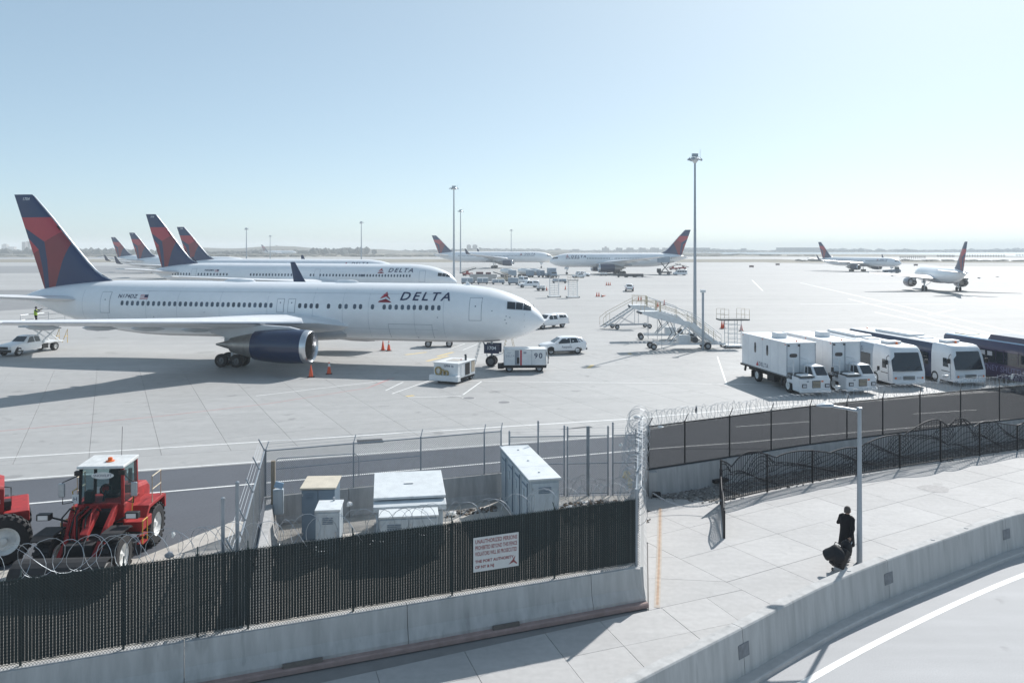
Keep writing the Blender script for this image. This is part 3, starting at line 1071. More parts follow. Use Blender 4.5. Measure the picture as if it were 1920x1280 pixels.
        offs_ = [(sx * 0.72 * k, sy * 0.56 * k) for sx in ((-1, 1) if g['n'] == 4 else (0,)) for sy in (-1, 1)]
        for sx, sy in offs_:
            add_wheel(root, (-g['d'] + sx, gy + sy, g['R']), g['R'], 0.42 * k, rim=RIMD, n=20 if det == 2 else 14)
        # ---- tailplane
        s = P['stab']
        yt0 = 0.7 * k
        rg = []
        for f_ in (0.0, 0.5, 1.0):
            y = yt0 + (s['half'] - yt0) * f_
            ch = s['rc'] + (s['tc'] - s['rc']) * f_
            rg.append(airfoil_ring(sd * y, s['le'] + 0.72 * (y - yt0), ch, s['z'] + 0.1 * (y - yt0), 0.09))
        MB().loft(rg).build('tailplane', WINGW, root, angle=50)
    # ---- nose gear
    g = P['gear']
    nd = g['nd']
    MB().tube([(-nd, 0, g['nR']), (-nd, 0, zc - 2.2 * k)], 0.1 * k, 8).tube([(-nd, -0.3 * k, g['nR']), (-nd, 0.3 * k, g['nR'])], 0.07 * k, 6).tube([(-nd, 0, g['nR'] * 2.4), (-nd - 0.9 * k, 0, zc - 2.4 * k)], 0.06 * k, 6).build('nose_gear_strut', STEEL, root)
    for sy in (-1, 1):
        add_wheel(root, (-nd, sy * 0.31 * k, g['nR']), g['nR'], 0.3 * k, rim=RIMD, n=20 if det == 2 else 12)
        dd = MB().box((-nd + 0.1, sy * 0.52 * k, zc - 3.05 * k), (1.35 * k, 0.04, 0.82 * k)).build('nose_gear_door', NAVY if det == 2 else WHITE, root)
        if det == 2 and sy == side:
            lettering('1704', 0.42, WHITE, dd, (-nd + 0.1, sy * (0.52 * k + 0.03), zc - 3.0 * k), (rad(90), 0, 0), bold=0.006)
    T, th = build_fin(P, fu, root)
    # APU outlet
    MB().lathe([(-L + 0.25, 0.24 * k), (-L - 0.12, 0.17 * k), (-L - 0.1, 0.12 * k), (-L + 0.1, 0.1 * k)], (0, 0, zc + 0.87 * k), 'x', 12, cap=True).build('exhaust_outlet', EXHAUST, root)
    # ---- windows, doors, titles on the side seen
    wz = zc + (5.22 - 4.63) * k
    wins = P.get('wins')
    if wins:
        t0, b0, w0 = fu.at(L / 2)
        for wd in wins:
            ww, wh = P.get('winw', 0.30) , P.get('winh', 0.43)
            c = ww * 0.28
            mb = MB()
            vs = []
            for dx, dz in ((-ww / 2 + c, -wh / 2), (ww / 2 - c, -wh / 2), (ww / 2, -wh / 2 + c), (ww / 2, wh / 2 - c), (ww / 2 - c, wh / 2), (-ww / 2 + c, wh / 2), (-ww / 2, wh / 2 - c), (-ww / 2, -wh / 2 + c)):
                vs.append(fu.S(wd + dx, wz + dz, side, 0.012))
            mb.add(vs, [tuple(range(8))])
            mb.build('window', CABIN_GLASS, root)
    elif P.get('winrows'):
        mb = MB()
        for a, b, st in P['winrows']:
            d = a
            while d < b:
                vs, fs = patch(fu, rect(d, wz, 0.32, 0.42), side, 0.02, 1, 1)
                mb.add(vs, fs)
                d += st
        mb.build('cabin_windows', CABIN_GLASS, root, kind='stuff')
    if det >= 1:
        for (dd, dz, dw, dh) in P.get('doors', []):
            vs, fs = patch(fu, rect(dd, zc + dz * k, dw + 0.09, dh + 0.09), side, 0.006, 2, 6)
            do = MB().add(vs, fs, 0, True).build('cabin_door_frame', GREY_LINE, root)
            vs, fs = patch(fu, rect(dd, zc + dz * k, dw, dh), side, 0.02, 2, 6)
            MB().add(vs, fs, 0, True).build('cabin_door', WHITE, root)
            if det == 2:
                vs, fs = patch(fu, rect(dd, zc + dz * k + 0.25, 0.1, 0.1), side, 0.03, 1, 1)
                MB().add(vs, fs).build('door_window', CABIN_GLASS, root)
        for cs in [[(2.98, 5.74), (2.36, 5.68), (2.30, 5.12), (2.95, 5.18)], [(2.28, 5.68), (1.72, 5.60), (1.72, 5.08), (2.24, 5.12)], [(1.66, 5.60), (1.12, 5.28), (1.05, 4.98), (1.66, 5.06)]]:
            for s2 in (-1, 1):
                cc = [(a * k, zc + (b - 4.63) * k) for a, b in cs]
                if det == 2:
                    ctr = [sum(c[q] for c in cc) / 4 for q in (0, 1)]
                    big = [(ctr[0] + (c[0] - ctr[0]) * 1.12, ctr[1] + (c[1] - ctr[1]) * 1.14) for c in cc]
                    vs, fs = patch(fu, big, s2, 0.012, 2, 3)
                    MB().add(vs, fs).build('cockpit_window_frame', GREY_LINE, root)
                vs, fs = patch(fu, cc, s2, 0.02, 2, 3)
                MB().add(vs, fs).build('cockpit_window', GLASS, root)
    tt = P.get('title')
    if tt:
        d, z, sz = tt
        wrap_text(fu, 'DELTA', sz, d, zc + z * k, side, facing, TXT_NAVY, root, 'lettering', shear=0.22, bold=0.015 * sz, spacing=1.36)
        # triangle emblem of two shades
        ld, lz, lh = P['logo']
        em = MB()
        def tri(pts, m):
            vs = [fu.Sarc(ld - facing * u * lh, zc + lz * k, v * lh, side, 0.022) for u, v in pts]
            em.add(vs, [tuple(range(len(vs)))], m)
        tri([(0.60, 1.0), (0.30, 0.62), (0.12, 0.3), (0.62, 0.52)], 0)
        tri([(0.60, 1.0), (0.62, 0.52), (1.02, 0.22)], 1)
        tri([(0.0, 0.0), (1.15, 0.0), (0.98, 0.12), (0.62, 0.32), (0.1, 0.14)], 1)
        tri([(0.1, 0.14), (0.62, 0.32), (0.62, 0.42), (0.12, 0.26)], 2)
        em.build('emblem', [LOGO_RED, LOGO_DARK, WHITE], root)
    if P.get('reg'):
        txt, d, z, sz = P['reg']
        wrap_text(fu, txt, sz, d, z, side, facing, TXT_NAVY, root, 'registration', shear=0.15, spacing=1.1, bold=0.008)
        fd, fz, fw, fh = P['flag']
        fl = MB()
        for i in range(7):
            vs, fs = patch(fu, rect(fd, fz - fh / 2 + fh * (i + 0.5) / 7, fw, fh / 7 * (0.75 if i % 2 == 0 else 1)), side, 0.012, 1, 1)
            fl.add(vs, fs, 0 if i % 2 == 0 else 2)
        vs, fs = patch(fu, rect(fd - facing * fw * 0.27, fz + fh * 0.2, fw * 0.46, fh * 0.58), side, 0.02, 1, 1)
        fl.add(vs, fs, 1)
        fl.build('flag_emblem', [LOGO_RED, TXT_NAVY, WHITE], root)
    if P.get('finno'):
        x, z = T((52.05, 15.2))
        y = side * (th(x, z) + 0.03)
        lettering(P['finno'], 0.42 * k, WHITE, root, (x, y, z), (rad(90), 0, 0 if side < 0 else rad(180)), shear=0.2, name='fin_number')
    return root, fu

A1 = math.radians(11.3)
def std(loc, rz, **kw):
    k = kw.get('k', 1.0)
    L = kw.get('L', 52.2)
    z = kw.get('zc', 4.63)
    P = dict(L=L, k=k, zc=z, kfz=1.0, detail=1, side=-1, facing=1, loc=loc, rz=rz,
             wing=dict(half=23.8, le=18.6, rc=10.6, tc=2.3, sweep=0.67, dih=0.088, z=3.5, winglet=3.2),
             eng=dict(y=7.9, d=17.9, z=2.33, r=1.36, len=4.9),
             gear=dict(d=26.9, y=4.65, R=0.58, n=4, nd=4.7, nR=0.47),
             stab=dict(half=9.4, le=44.3, rc=6.0, tc=2.2, z=5.35))
    for q, v in kw.items():
        if isinstance(v, dict) and q in P:
            P[q].update(v)
        else:
            P[q] = v
    return P
def pxd(px):
    a = A1
    f = (math.cos(a), -math.sin(a)); r = (-math.sin(a), -math.cos(a))
    bx, by = N1[0] + 2.5 * r[0], N1[1] + 2.5 * r[1]
    kk = (px - 960) / F
    return (bx - kk * by) / (f[0] - kk * f[1])
N1 = (2.83, 68.99)
wpx = [227 + 10.02 * i for i in range(29)] + [525, 546, 561.5, 572.5, 583, 594, 615.5, 637, 648.5, 664.5, 675.5, 698, 720, 731, 742.5, 754, 765.5, 776.5, 788, 799.5, 811, 822.5]
plane1, fu1 = airliner(std((N1[0], N1[1], 0), -A1, detail=2,
    label='nearest white airliner, blue engine under its wing, cones beside it', wins=[pxd(p) for p in wpx],
    doors=[(41.5, 0.62, 1.02, 1.88), (5.62, 0.50, 1.0, 1.85), (pxd(525), 0.58, 0.62, 1.15), (pxd(546), 0.58, 0.62, 1.15)],
    title=(12.45, 1.50, 1.22), logo=(14.35, 0.98, 1.08), reg=('N174DZ', 40.15, 5.84, 0.52), flag=(37.35, 5.80, 0.82, 0.42), finno='1704'))
for d in (8.4, 11.0, 15.2, 17.6, 20.4, 24.8, 29.5, 33.8, 37.0, 41.2, 44.2):
    vs, fs = patch(fu1, rect(d, 4.66, 0.035, 5.0 if d < 40 else 3.4), -1, 0.008, 1, 12)
    MB().add(vs, fs, 0, True).build('panel_line', PALE_LINE, plane1)
for z, d0_, d1_ in ((3.3, 9, 17), (6.35, 8.5, 40), (3.2, 32, 41)):
    vs, fs = patch(fu1, rect((d0_ + d1_) / 2, z, d1_ - d0_, 0.03), -1, 0.008, 12, 1)
    MB().add(vs, fs, 0, True).build('panel_line', PALE_LINE, plane1)
# extra panel lines, antenna domes and service marks on the near airliner
for cs in ([rect(11.4, 3.75, 4.0, 0.03)], [rect(9.45, 3.1, 0.03, 1.25)], [rect(13.4, 3.1, 0.03, 1.25)], [rect(1.55, 4.15, 0.02, 2.2)]):
    vs, fs = patch(fu1, cs[0], -1, 0.012, 4, 4)
    MB().add(vs, fs).build('panel_line', GREY_LINE, plane1)
for d, z in ((8.9, 4.4), (10.9, 2.55), (4.2, 5.0), (3.0, 4.55), (3.1, 4.25), (3.0, 3.95), (2.7, 4.45), (36.2, 4.0), (31.0, 4.5), (22.9, 4.35)):
    vs, fs = patch(fu1, rect(d, z, 0.11, 0.08), -1, 0.012, 1, 1)
    MB().add(vs, fs).build('service_port', GREY_LINE, plane1)
MB().lathe([(0.9, 0.02), (0.6, 0.16), (0, 0.22), (-1.0, 0.2), (-1.4, 0.03)], (-18.0, 0, 7.26), 'x', 10, cap=True).build('antenna_fairing', WHITE, plane1)
MB().lathe([(1.6, 0.02), (1.2, 0.25), (0, 0.34), (-1.2, 0.28), (-1.9, 0.03)], (-28.8, 0, 7.18), 'x', 10, cap=True).build('satellite_dome', WHITE, plane1)
MB().prism([(-6.6, 7.1), (-6.9, 7.42), (-7.05, 7.42), (-7.0, 7.1)], -0.03, 0.03).build('blade_antenna', WHITE, plane1)
MB().tube([(-0.9, -0.2, 5.2), (-0.95, -0.25, 5.45)], 0.02, 4).build('wiper', BLACK, plane1)

# second airliner, parallel, behind
a2 = math.radians(12.5)
p2n = PD(857, 512, 138.5)
airliner(std((p2n.x, p2n.y, 0), -a2, L=60.4, zc=5.0, kfz=1.09, label='second white airliner, parked just behind the nearest one',
    wins=[16.5 + 0.62 * i for i in range(36) if i not in (17, 18, 19)] + [43 + 0.66 * i for i in range(19)] + [7.8 + 0.56 * i for i in range(17)], winw=0.3, winh=0.44,
    doors=[(5.6, 0.5, 1.0, 1.85), (25.2, 0.6, 1.0, 1.9), (50.0, 0.62, 1.02, 1.88)],
    title=(11.9, 1.50, 1.22), logo=(13.8, 0.98, 1.08), reg=('N830MH', 57 - 9.2, 6.3, 0.5), flag=(45.2, 6.25, 0.82, 0.42), finno='1830',
    wing=dict(le=21.5, z=3.9, half=25.9, winglet=0), eng=dict(d=20.8, z=2.7), gear=dict(d=30.5), stab=dict(le=52.5, z=5.8)))
# third airliner behind the second
a3 = math.radians(12.0)
p3n = PD(748, 490, 199)
airliner(std((p3n.x, p3n.y, 0), -a3, L=61.0, zc=5.0, kfz=1.0, label='third white airliner showing only its roof and tail behind the second',
    winrows=[(8, 20, 0.6)], title=(11.9, 1.50, 1.22), logo=(13.8, 0.98, 1.08), finno='1828',
    wing=dict(le=21.5, z=3.9, half=25.9, winglet=2.4), eng=dict(d=20.8, z=2.7), gear=dict(d=30.5), stab=dict(le=52.5, z=5.8)))
# fourth and fifth, tails at the left
p4 = PD(472, 484, 272)
airliner(std((p4.x, p4.y, 0), -rad(13), L=47.0, zc=4.9, kfz=1.0, label='fourth airliner, its tail left of and touching the second tall tail', finno='702', detail=1,
    winrows=[(10, 30, 0.7)], wing=dict(winglet=2.4, le=17), stab=dict(le=40.5, z=5.9), gear=dict(d=24)))
p5 = PD(405, 482, 335)
airliner(std((p5.x, p5.y, 0), -rad(13), L=50.0, zc=4.9, kfz=0.92, label='fifth airliner, farthest left of the row with the smallest tail', finno='704', detail=1,
    winrows=[(10, 30, 0.7)], wing=dict(winglet=2.4, le=17), stab=dict(le=42.0, z=5.9), gear=dict(d=24)))
# wide-body behind the service vehicles, facing right
p6 = PD(1037, 486, 420)
airliner(std((p6.x, p6.y, 0), -rad(3), L=63.0, k=1.08, zc=5.9, kfz=1.02, label='far wide airliner facing right behind the two thin lamp masts', finno='811', detail=1,
    winrows=[(10, 50, 0.7)], title=(15.0, 1.4, 1.5), logo=(17.5, 0.9, 1.3), wing=dict(half=30, le=22, rc=11.5, z=4.6, winglet=2.6, dih=0.11), eng=dict(y=9.4, d=20.8, z=2.9, r=1.5, len=5.2),
    gear=dict(d=31.0, y=5.3, R=0.7, nd=6.2), stab=dict(half=9.7, le=54.0, z=6.7)))
# wide-body facing left
p7 = PD(1030, 489, 318)
airliner(std((p7.x, p7.y, 0), rad(180 + 3), L=55.8, k=1.08, zc=5.75, kfz=1.1, side=1, facing=-1, label='far wide airliner facing left with a lift truck at its rear door', finno='', detail=1,
    winrows=[(6.5, 12, 0.62), (15, 24, 0.62), (26, 42, 0.62), (45, 49, 0.62)], title=(8.4, 1.25, 1.6), logo=(6.2, 0.9, 1.5), wing=dict(half=29, le=19.5, rc=11.5, z=4.3, winglet=0, dih=0.11), eng=dict(y=9.4, d=18.2, z=2.7, r=1.75, len=6.2),
    gear=dict(d=28.2, y=5.3, R=0.75, nd=7.0), stab=dict(half=9.7, le=47.0, z=6.6)))
# narrow-body under tow at right
p8 = PD(1690, 495, 338)
airliner(std((p8.x, p8.y, 0), -rad(66), L=45.5, k=0.76, zc=4.4, kfz=0.83, kfx=0.8, label='distant white airliner facing right, being towed across the apron', finno='', detail=1,
    winrows=[(6, 17, 0.6), (19, 38, 0.6)], title=(9.5, 1.4, 1.0), logo=(11.2, 0.9, 0.9), wing=dict(half=19.2, le=16.0, rc=8.4, tc=1.8, sweep=0.52, z=3.6, winglet=2.4), eng=dict(y=6.5, d=16.2, z=2.1, r=1.18, len=4.4),
    gear=dict(d=23.2, y=3.65, R=0.52, nd=4.9, nR=0.42), stab=dict(half=7.6, le=39.6, rc=4.8, tc=1.8, z=5.1)))
# narrow-body seen from behind at right
yaw9 = rad(79)
base9 = G(1797, 546)
c9 = Vector((math.cos(yaw9), math.sin(yaw9), 0))
r9 = Vector((c9.y, -c9.x, 0))
nose9 = base9 - r9 * 3.8 + c9 * 18.4
airliner(std((nose9.x, nose9.y, 0), yaw9, L=34.5, k=0.72, zc=3.9, kfz=0.72, kfx=0.74, side=-1, label='airliner rolling away with its exhausts toward the viewer', finno='', detail=1,
    winrows=[(6, 15, 0.6), (17, 30, 0.6)], wing=dict(half=17.0, le=12.6, rc=7.4, tc=1.6, sweep=0.47, z=3.1, winglet=0), eng=dict(y=5.8, d=11.8, z=2.0, r=1.18, len=4.0),
    gear=dict(d=18.4, y=3.8, R=0.55, n=2, nd=5.0, nR=0.42), stab=dict(half=6.3, le=31.0, rc=4.2, tc=1.5, z=4.9)))
# tiny airliner far away on the runway
p10 = PD(556, 473.5, 1150)
airliner(std((p10.x, p10.y, 0), rad(0), L=50, zc=4.7, label='tiny all white airliner far off on the runway', detail=0, group='distant aircraft'))
# ================================================================== sidewalk, walls, fences
D1 = Vector((0.9326, 0.361, 0)); N1_ = Vector((-0.361, 0.9326, 0))
K2 = Vector((3.91, 22.92, 0))
# barrier along the kerb road: near top edge read off the photo at z = 0.7
BZ, RZ = 0.70, -0.60
bpx = [(700, 1560), (900, 1440), (1060, 1350), (1180, 1284), (1391, 1176), (1540, 1100), (1663, 1049), (1800, 1000), (1884, 971), (1935, 958), (2050, 930), (2300, 885), (2700, 830)]
def smooth_curve(P, n=6):
    out = []
    for i in range(len(P) - 1):
        p0, p1, p2, p3 = P[max(i - 1, 0)], P[i], P[i + 1], P[min(i + 2, len(P) - 1)]
        for j in range(n):
            t = j / n
            out.append(0.5 * ((2 * p1) + (p2 - p0) * t + (2 * p0 - 5 * p1 + 4 * p2 - p3) * t * t + (3 * p1 - p0 - 3 * p2 + p3) * t ** 3))
    out.append(P[-1])
    return out
BARP = [Vector((g.x, g.y, 0)) for g in (G(x, y, BZ) for x, y in bpx)]
BAR = smooth_curve(BARP)
def nrm_at(C, i):
    d = (C[min(i + 1, len(C) - 1)] - C[max(i - 1, 0)]).normalized()
    return Vector((-d.y, d.x, 0))        # to the left = sidewalk side

# ---- sidewalk slabs
mb = MB()
def inside_bar(poly, shift=0.2):
    cx = sum(p[0] for p in poly) / len(poly); cy = sum(p[1] for p in poly) / len(poly)
    best, bi = 1e9, 0
    for i in range(len(BAR) - 1):
        m = (BAR[i] + BAR[i + 1]) / 2
        dd = (m.x - cx) ** 2 + (m.y - cy) ** 2
        if dd < best:
            best, bi = dd, i
    for i in (bi, max(bi - 3, 0), min(bi + 3, len(BAR) - 2)):
        n = nrm_at(BAR, i)
        a, b = BAR[i] + n * shift, BAR[i + 1] + n * shift
        poly = clip_half(poly, (a.x, a.y), (b.x, b.y))
        if not poly:
            return None
    return poly
def L2(x0, y0, x1, y1):
    a, b = G(x0, y0), G(x1, y1)
    return ((a.x, a.y), (b.x, b.y))
seam = L2(1361, 1090, 1445, 1132)
big = [(-17, 6), (40, 6), (40, 60), (-17, 60)]
pieces = split_poly(big, *seam)
left = [p for p in pieces if sum(q[0] for q in p) / len(p) < sum(q[0] for q in max(pieces, key=lambda z: sum(w[0] for w in z) / len(z))) / 4 + 0 or True]
left, right = sorted(pieces, key=lambda p: (sum(q[0] for q in p) / len(p)))
def splits(polys, line, cond=None):
    out = []
    for p in polys:
        c = (sum(q[0] for q in p) / len(p), sum(q[1] for q in p) / len(p))
        if cond is None or cond(c):
            out += split_poly(p, *line)
        else:
            out.append(p)
    return out
def above(line):
    (ax, ay), (bx, by) = line
    return lambda c: (bx - ax) * (c[1] - ay) - (by - ay) * (c[0] - ax) > 0
l0, l1 = L2(1247, 1137, 1388, 1106), L2(960, 1253.6, 1366, 1169.6)
LP = splits([left], l0)
LP = splits(LP, ((K2.x + 0.02, K2.y), (5.64, 33.3)), above(l0))
LP = splits(LP, ((K2.x - D1.x * 20, K2.y - D1.y * 20), (K2.x, K2.y)), lambda c: not above(l0)(c))
up0 = above(l0)
dn0 = lambda c: not up0(c)
LP = splits(LP, l1, dn0)
for k in (2.2, 4.4):
    q = [(p[0] + 0.361 * k, p[1] - 0.9326 * k) for p in l1]
    LP = splits(LP, q, dn0)
for l in ((1017, 1180, 1095, 1280), (1132, 1171, 1209, 1251), (1239, 1138, 1312, 1197), (1326, 1121, 1380, 1159)):
    LP = splits(LP, L2(*l), dn0)
base = L2(1017, 1180, 1095, 1280)
for k in (2.3, 4.6, 6.9, 9.2, 11.5):
    LP = splits(LP, [(p[0] - 0.9326 * k, p[1] - 0.361 * k) for p in base], dn0)
for l in ((1239, 1084, 1361, 1090), (1239, 1044, 1345, 1046), (1239, 1010, 1312, 1012), (1239, 975, 1330, 978)):
    LP = splits(LP, L2(*l), up0)
LP = splits(LP, L2(1238, 950, 1232, 1138), up0)
a1 = L2(1361, 1091, 1920, 928)
av = Vector((a1[1][0] - a1[0][0], a1[1][1] - a1[0][1])).normalized()
an = Vector((-av.y, av.x))
RP = [right]
for k in range(-4, 8):
    RP = splits(RP, [(p[0] + an.x * 2.1 * k, p[1] + an.y * 2.1 * k) for p in a1])
for k in range(1, 14):
    o_ = Vector(a1[0]) + av * 2.35 * k
    RP = splits(RP, [(o_.x, o_.y), (o_.x + an.x, o_.y + an.y)])
mb = MB()
swb = [(-17, 5.5), (-2, 5.5), (40, 60), (-17, 60)]
side_pts = [(p.x, p.y) for p in [b + nrm_at(BAR, i) * 0.3 for i, b in enumerate(BAR)] if p.x < 34]
mb.add([(-17, side_pts[0][1], -0.035)] + [(x, y, -0.035) for x, y in side_pts] + [(34, 50, -0.035), (-17, 50, -0.035)], [tuple(range(len(side_pts) + 3))])
walk = struct(mb.build('sidewalk', JOINT))
for poly in LP + RP:
    poly = inside_bar(poly)
    if not poly:
        continue
    c = (sum(q[0] for q in poly) / len(poly), sum(q[1] for q in poly) / len(poly))
    poly = inset(poly, 0.007)
    if not poly or abs(area(poly)) < 0.05:
        continue
    if c[1] > 47 or c[0] > 34:
        continue
    if (c[0] - K2.x) * D1.y - (c[1] - K2.y) * D1.x < -0.3 and (c[0] - K2.x) * 10.4 - (c[1] - K2.y) * 1.7 < -2.0:
        continue
    for q0, q1 in (((36, 46.3), (28.2, 43.4)), ((28.2, 43.4), (13.5, 37.25)), ((13.5, 37.25), (5.6, 33.2))):
        if c[0] > 4:
            poly = clip_half(poly, q0, q1) if poly else None
    if not poly:
        continue
    link('paving_slab', slab_mesh(poly, -0.03, R_.uniform(-0.003, 0.003), SIDE, 'paving_slab'), walk)
# rust streak and a stained patch on the paving
RUST = M('rust_stain', (0.42, 0.30, 0.22), 0.9, 0, 0.25, 6.0)
RUST2 = M('rust_stain_light', (0.455, 0.40, 0.345), 0.9, 0, 0.15, 6.0)
mb = MB()
strip_mesh([G(1238, 952), G(1236, 1040), G(1232, 1139)], 0.17, 0.0075, mb, 1)
strip_mesh([G(1238, 952), G(1236, 1040), G(1232.5, 1134)], 0.07, 0.0105, mb, 0)
struct(mb.build('pavement_stain', [RUST, RUST2]))
mb = MB()
c = G(1752, 916)
mb.add([(c.x + 0.62 * math.cos(a) * (1 + 0.15 * math.sin(3 * a)), c.y + 0.55 * math.sin(a), 0.007) for a in [i * math.pi / 12 for i in range(24)]], [tuple(range(24))])
struct(mb.build('pavement_patch', M('stained_paving', (0.405, 0.39, 0.38), 0.85, 0, 0.2, 7.0)))

# ---- kerb road below the barrier
mb = MB()
rd = [BAR[i] for i in range(len(BAR))]
mb.add([(p.x, p.y, RZ) for p in rd] + [(70, 20, RZ), (70, -8, RZ), (-20, -8, RZ), (-20, rd[0].y, RZ)], [tuple(range(len(rd) + 4))])
struct(mb.build('road', ROADC))
mb = MB()
ws_ = [G(x, y, RZ) for x, y in [(1250, 1440), (1380, 1352), (1504, 1281), (1640, 1206), (1793, 1131), (1920, 1077), (2060, 1027), (2300, 960)]]
strip_mesh(smooth_curve(ws_, 5), 0.2, RZ + 0.004, mb)
struct(mb.build('road_edge_line', PAINTW))
# kerb at the barrier foot
def run(mb, C, prof, m=0, N=None):
    """sweep a profile [(offset to the left, z)] along a ground curve"""
    rings = []
    for i, p in enumerate(C):
        n = N[i] if N else nrm_at(C, i)
        rings.append([(p.x + n.x * o, p.y + n.y * o, z) for o, z in prof])
    mb.loft(rings, m, True, False)
mb = MB()
run(mb, BAR, [(-0.40, RZ - 0.2), (-0.40, RZ + 0.11), (-0.37, RZ + 0.14), (0.1, RZ + 0.15), (0.1, RZ - 0.2)])
struct(mb.build('kerb', SIDE))
# barrier wall: one thing, its cast lengths are parts
PATCH = M('steel_patch', (0.21, 0.22, 0.235), 0.7, 0.2, 0.2, 8.0)
bw = thing('concrete_barrier', 'long curved concrete barrier between sidewalk and road, dark joint plates', 'barrier', (BAR[30].x, BAR[30].y, 0))
CL = smooth_curve(BARP, 24)
def bar_index(px):
    return min(range(len(CL)), key=lambda i: abs(960 + CL[i].x / CL[i].y * F - px))
cuts = [bar_index(p) for p in (600, 1100, 1391, 1663, 1884, 2200, 2700)]
off = Vector((bw.location.x, bw.location.y, 0))
for i in range(len(cuts) - 1):
    seg = CL[cuts[i]:cuts[i + 1] + 1]
    NN = [nrm_at(CL, q) for q in range(cuts[i], cuts[i + 1] + 1)]
    if len(seg) < 3:
        continue
    seg = [seg[0] + (seg[1] - seg[0]).normalized() * 0.010] + seg[1:-1] + [seg[-1] - (seg[-1] - seg[-2]).normalized() * 0.010]
    mb = MB()
    run(mb, [p - off for p in seg], [(-0.10, RZ + 0.1), (-0.015, BZ - 0.04), (0.015, BZ), (0.31, BZ), (0.34, BZ - 0.04), (0.42, -0.1), (0.42, RZ + 0.1)], 0, NN)
    mb.build('wall_segment', WALLC, bw, bevel=0.012)
for px in (1391, 1663, 1884):
    q = min(range(len(CL) - 1), key=lambda i: abs(960 + CL[i].x / CL[i].y * F - px))
    p, n = CL[q], nrm_at(CL, q)
    d = Vector((n.y, -n.x, 0))
    c = p - off - n * 0.058 + Vector((0, 0, 0.15))
    mb = MB()
    ang = math.atan2(d.y, d.x)
    mb.box(c, (0.44, 0.02, 0.34), rz=ang, rx=-0.073)
    mb.build('joint_plate', PATCH, bw)
for px in (1458, 1601, 1760, 1821):
    q = min(range(len(CL) - 1), key=lambda i: abs(960 + CL[i].x / CL[i].y * F - px))
    p = CL[q] + nrm_at(CL, q) * 0.17 - off
    MB().lathe([(BZ + 0.018, 0.001), (BZ + 0.018, 0.06), (BZ, 0.075), (BZ - 0.01, 0.075)], (p.x, p.y, 0), 'z', 12).build('anchor_cap', SIDE, bw)

FWo_ = K2 - D1 * 20.5
# ---- enclosure: pad, walls, fences
PAD = M('enclosure_concrete', (0.47, 0.44, 0.40), 0.85, 0, 0.15, 3.0, bump=0.3, bscale=40, var2=0.15, scale2=0.5)
BL, BR = Vector((-9.25, 29.75, 0)), Vector((-0.45, 32.95, 0))
FL = Vector((-6.75, 19.35, 0))
RB = Vector((5.62, 33.3, 0))
mb = MB()
mb.add([(FL.x, FL.y, 0.012), (K2.x, K2.y + 0.3, 0.012), (RB.x, RB.y, 0.012), (BR.x, BR.y, 0.012), (BL.x, BL.y, 0.012)], [(0, 1, 2, 3, 4)])
struct(mb.build('enclosure_pad', PAD))
mb = MB()
up_ = Vector((-dR.y, dR.x, 0)) * 0.05
rp = [srA + up_, Vector((srA.x, 5, 0)), FWo_ + N1_ * 0.3, FL + Vector((0, 0.3, 0)), BL, BR, RB] + [Vector((9.4, 35.2, 0)), Vector((13.5, 37.35, 0)), Vector((18.0, 39.35, 0)), Vector((22.8, 41.35, 0)), Vector((28.2, 43.5, 0)), Vector((36, 46.4, 0)), Vector((90, 66, 0))] + [srB + up_]
mb.add([(q.x, q.y, -0.007) for q in rp], [tuple(range(len(rp)))])
struct(mb.build('service_road', ASPHD))
mb = MB()
tp = smooth_curve([G(1180, 814), G(1300, 791), G(1500, 765), G(1640, 752), G(1920, 731), G(2300, 706)], 4)
bt_ = [srB + up_, G(1180, 820)]
mb.add([(q.x, q.y, 0.0045) for q in tp] + [(q.x, q.y - 3, 0.0045) for q in (tp[-1], Vector((36, 50, 0)), Vector((20, 44, 0)), Vector((6, 44, 0)))], [tuple(range(len(tp) + 4))])
struct(mb.build('service_road', ASPHD))
mb = MB()     # strip of concrete left of the enclosure between wall and service road
a_, b_ = K2 - D1 * 21, FL
e0, e1 = G(0, 1075), G(440, 950)
mb.add([(a_.x, a_.y, 0.009), (b_.x, b_.y + 0.3, 0.009), (BL.x - 0.2, BL.y, 0.009), (-10.5, 30.2, 0.009), (-12.4, 26.5, 0.009), (-17, 25.3, 0.009), (-26, 23.2, 0.009), (-26, 12, 0.009)], [tuple(range(8))])
struct(mb.build('verge_concrete', PAD))

def wall(name, label, a, b, h=1.05, cuts_=(), slots=(), prof=None, mat=WALLD, group='low concrete walls under the fences'):
    """low barrier wall; a->b along its outer (right-hand) foot, body to the left"""
    d = (b - a).normalized()
    Lw = (b - a).length
    t = thing(name, label, 'wall', (a.x, a.y, 0), math.atan2(d.y, d.x), group)
    prof = prof or [(0.0, 0), (0.0, 0.10), (0.10, 0.30), (0.20, h), (0.45, h), (0.55, 0.30), (0.65, 0.10), (0.65, 0)]
    xs = [0] + list(cuts_) + [Lw]
    for i in range(len(xs) - 1):
        mb = MB()
        g = 0.008
        mb.loft([[(x, o, z) for o, z in prof] for x in (xs[i] + (g if i else 0), xs[i + 1] - g)], 0, True, False)
        mb.build('wall_segment', mat, t, bevel=0.01)
    for x, w in slots:
        MB().box((x, 0.035, 0.16), (w, 0.07, 0.15)).build('drain_slot', M('drain_recess_shade', (0.16, 0.14, 0.125), 0.9, 0, 0.2, 4.0), t)  # solid box on the face; the recess's shade is put into its colour
    return t
FWo = K2 - D1 * 20.5
def u_of(px):   # distance along the front wall at a photo column
    k_ = (px - 960) / F
    # FWo + D1*u : x = k*y
    return (k_ * FWo.y - FWo.x) / (D1.x - k_ * D1.y)
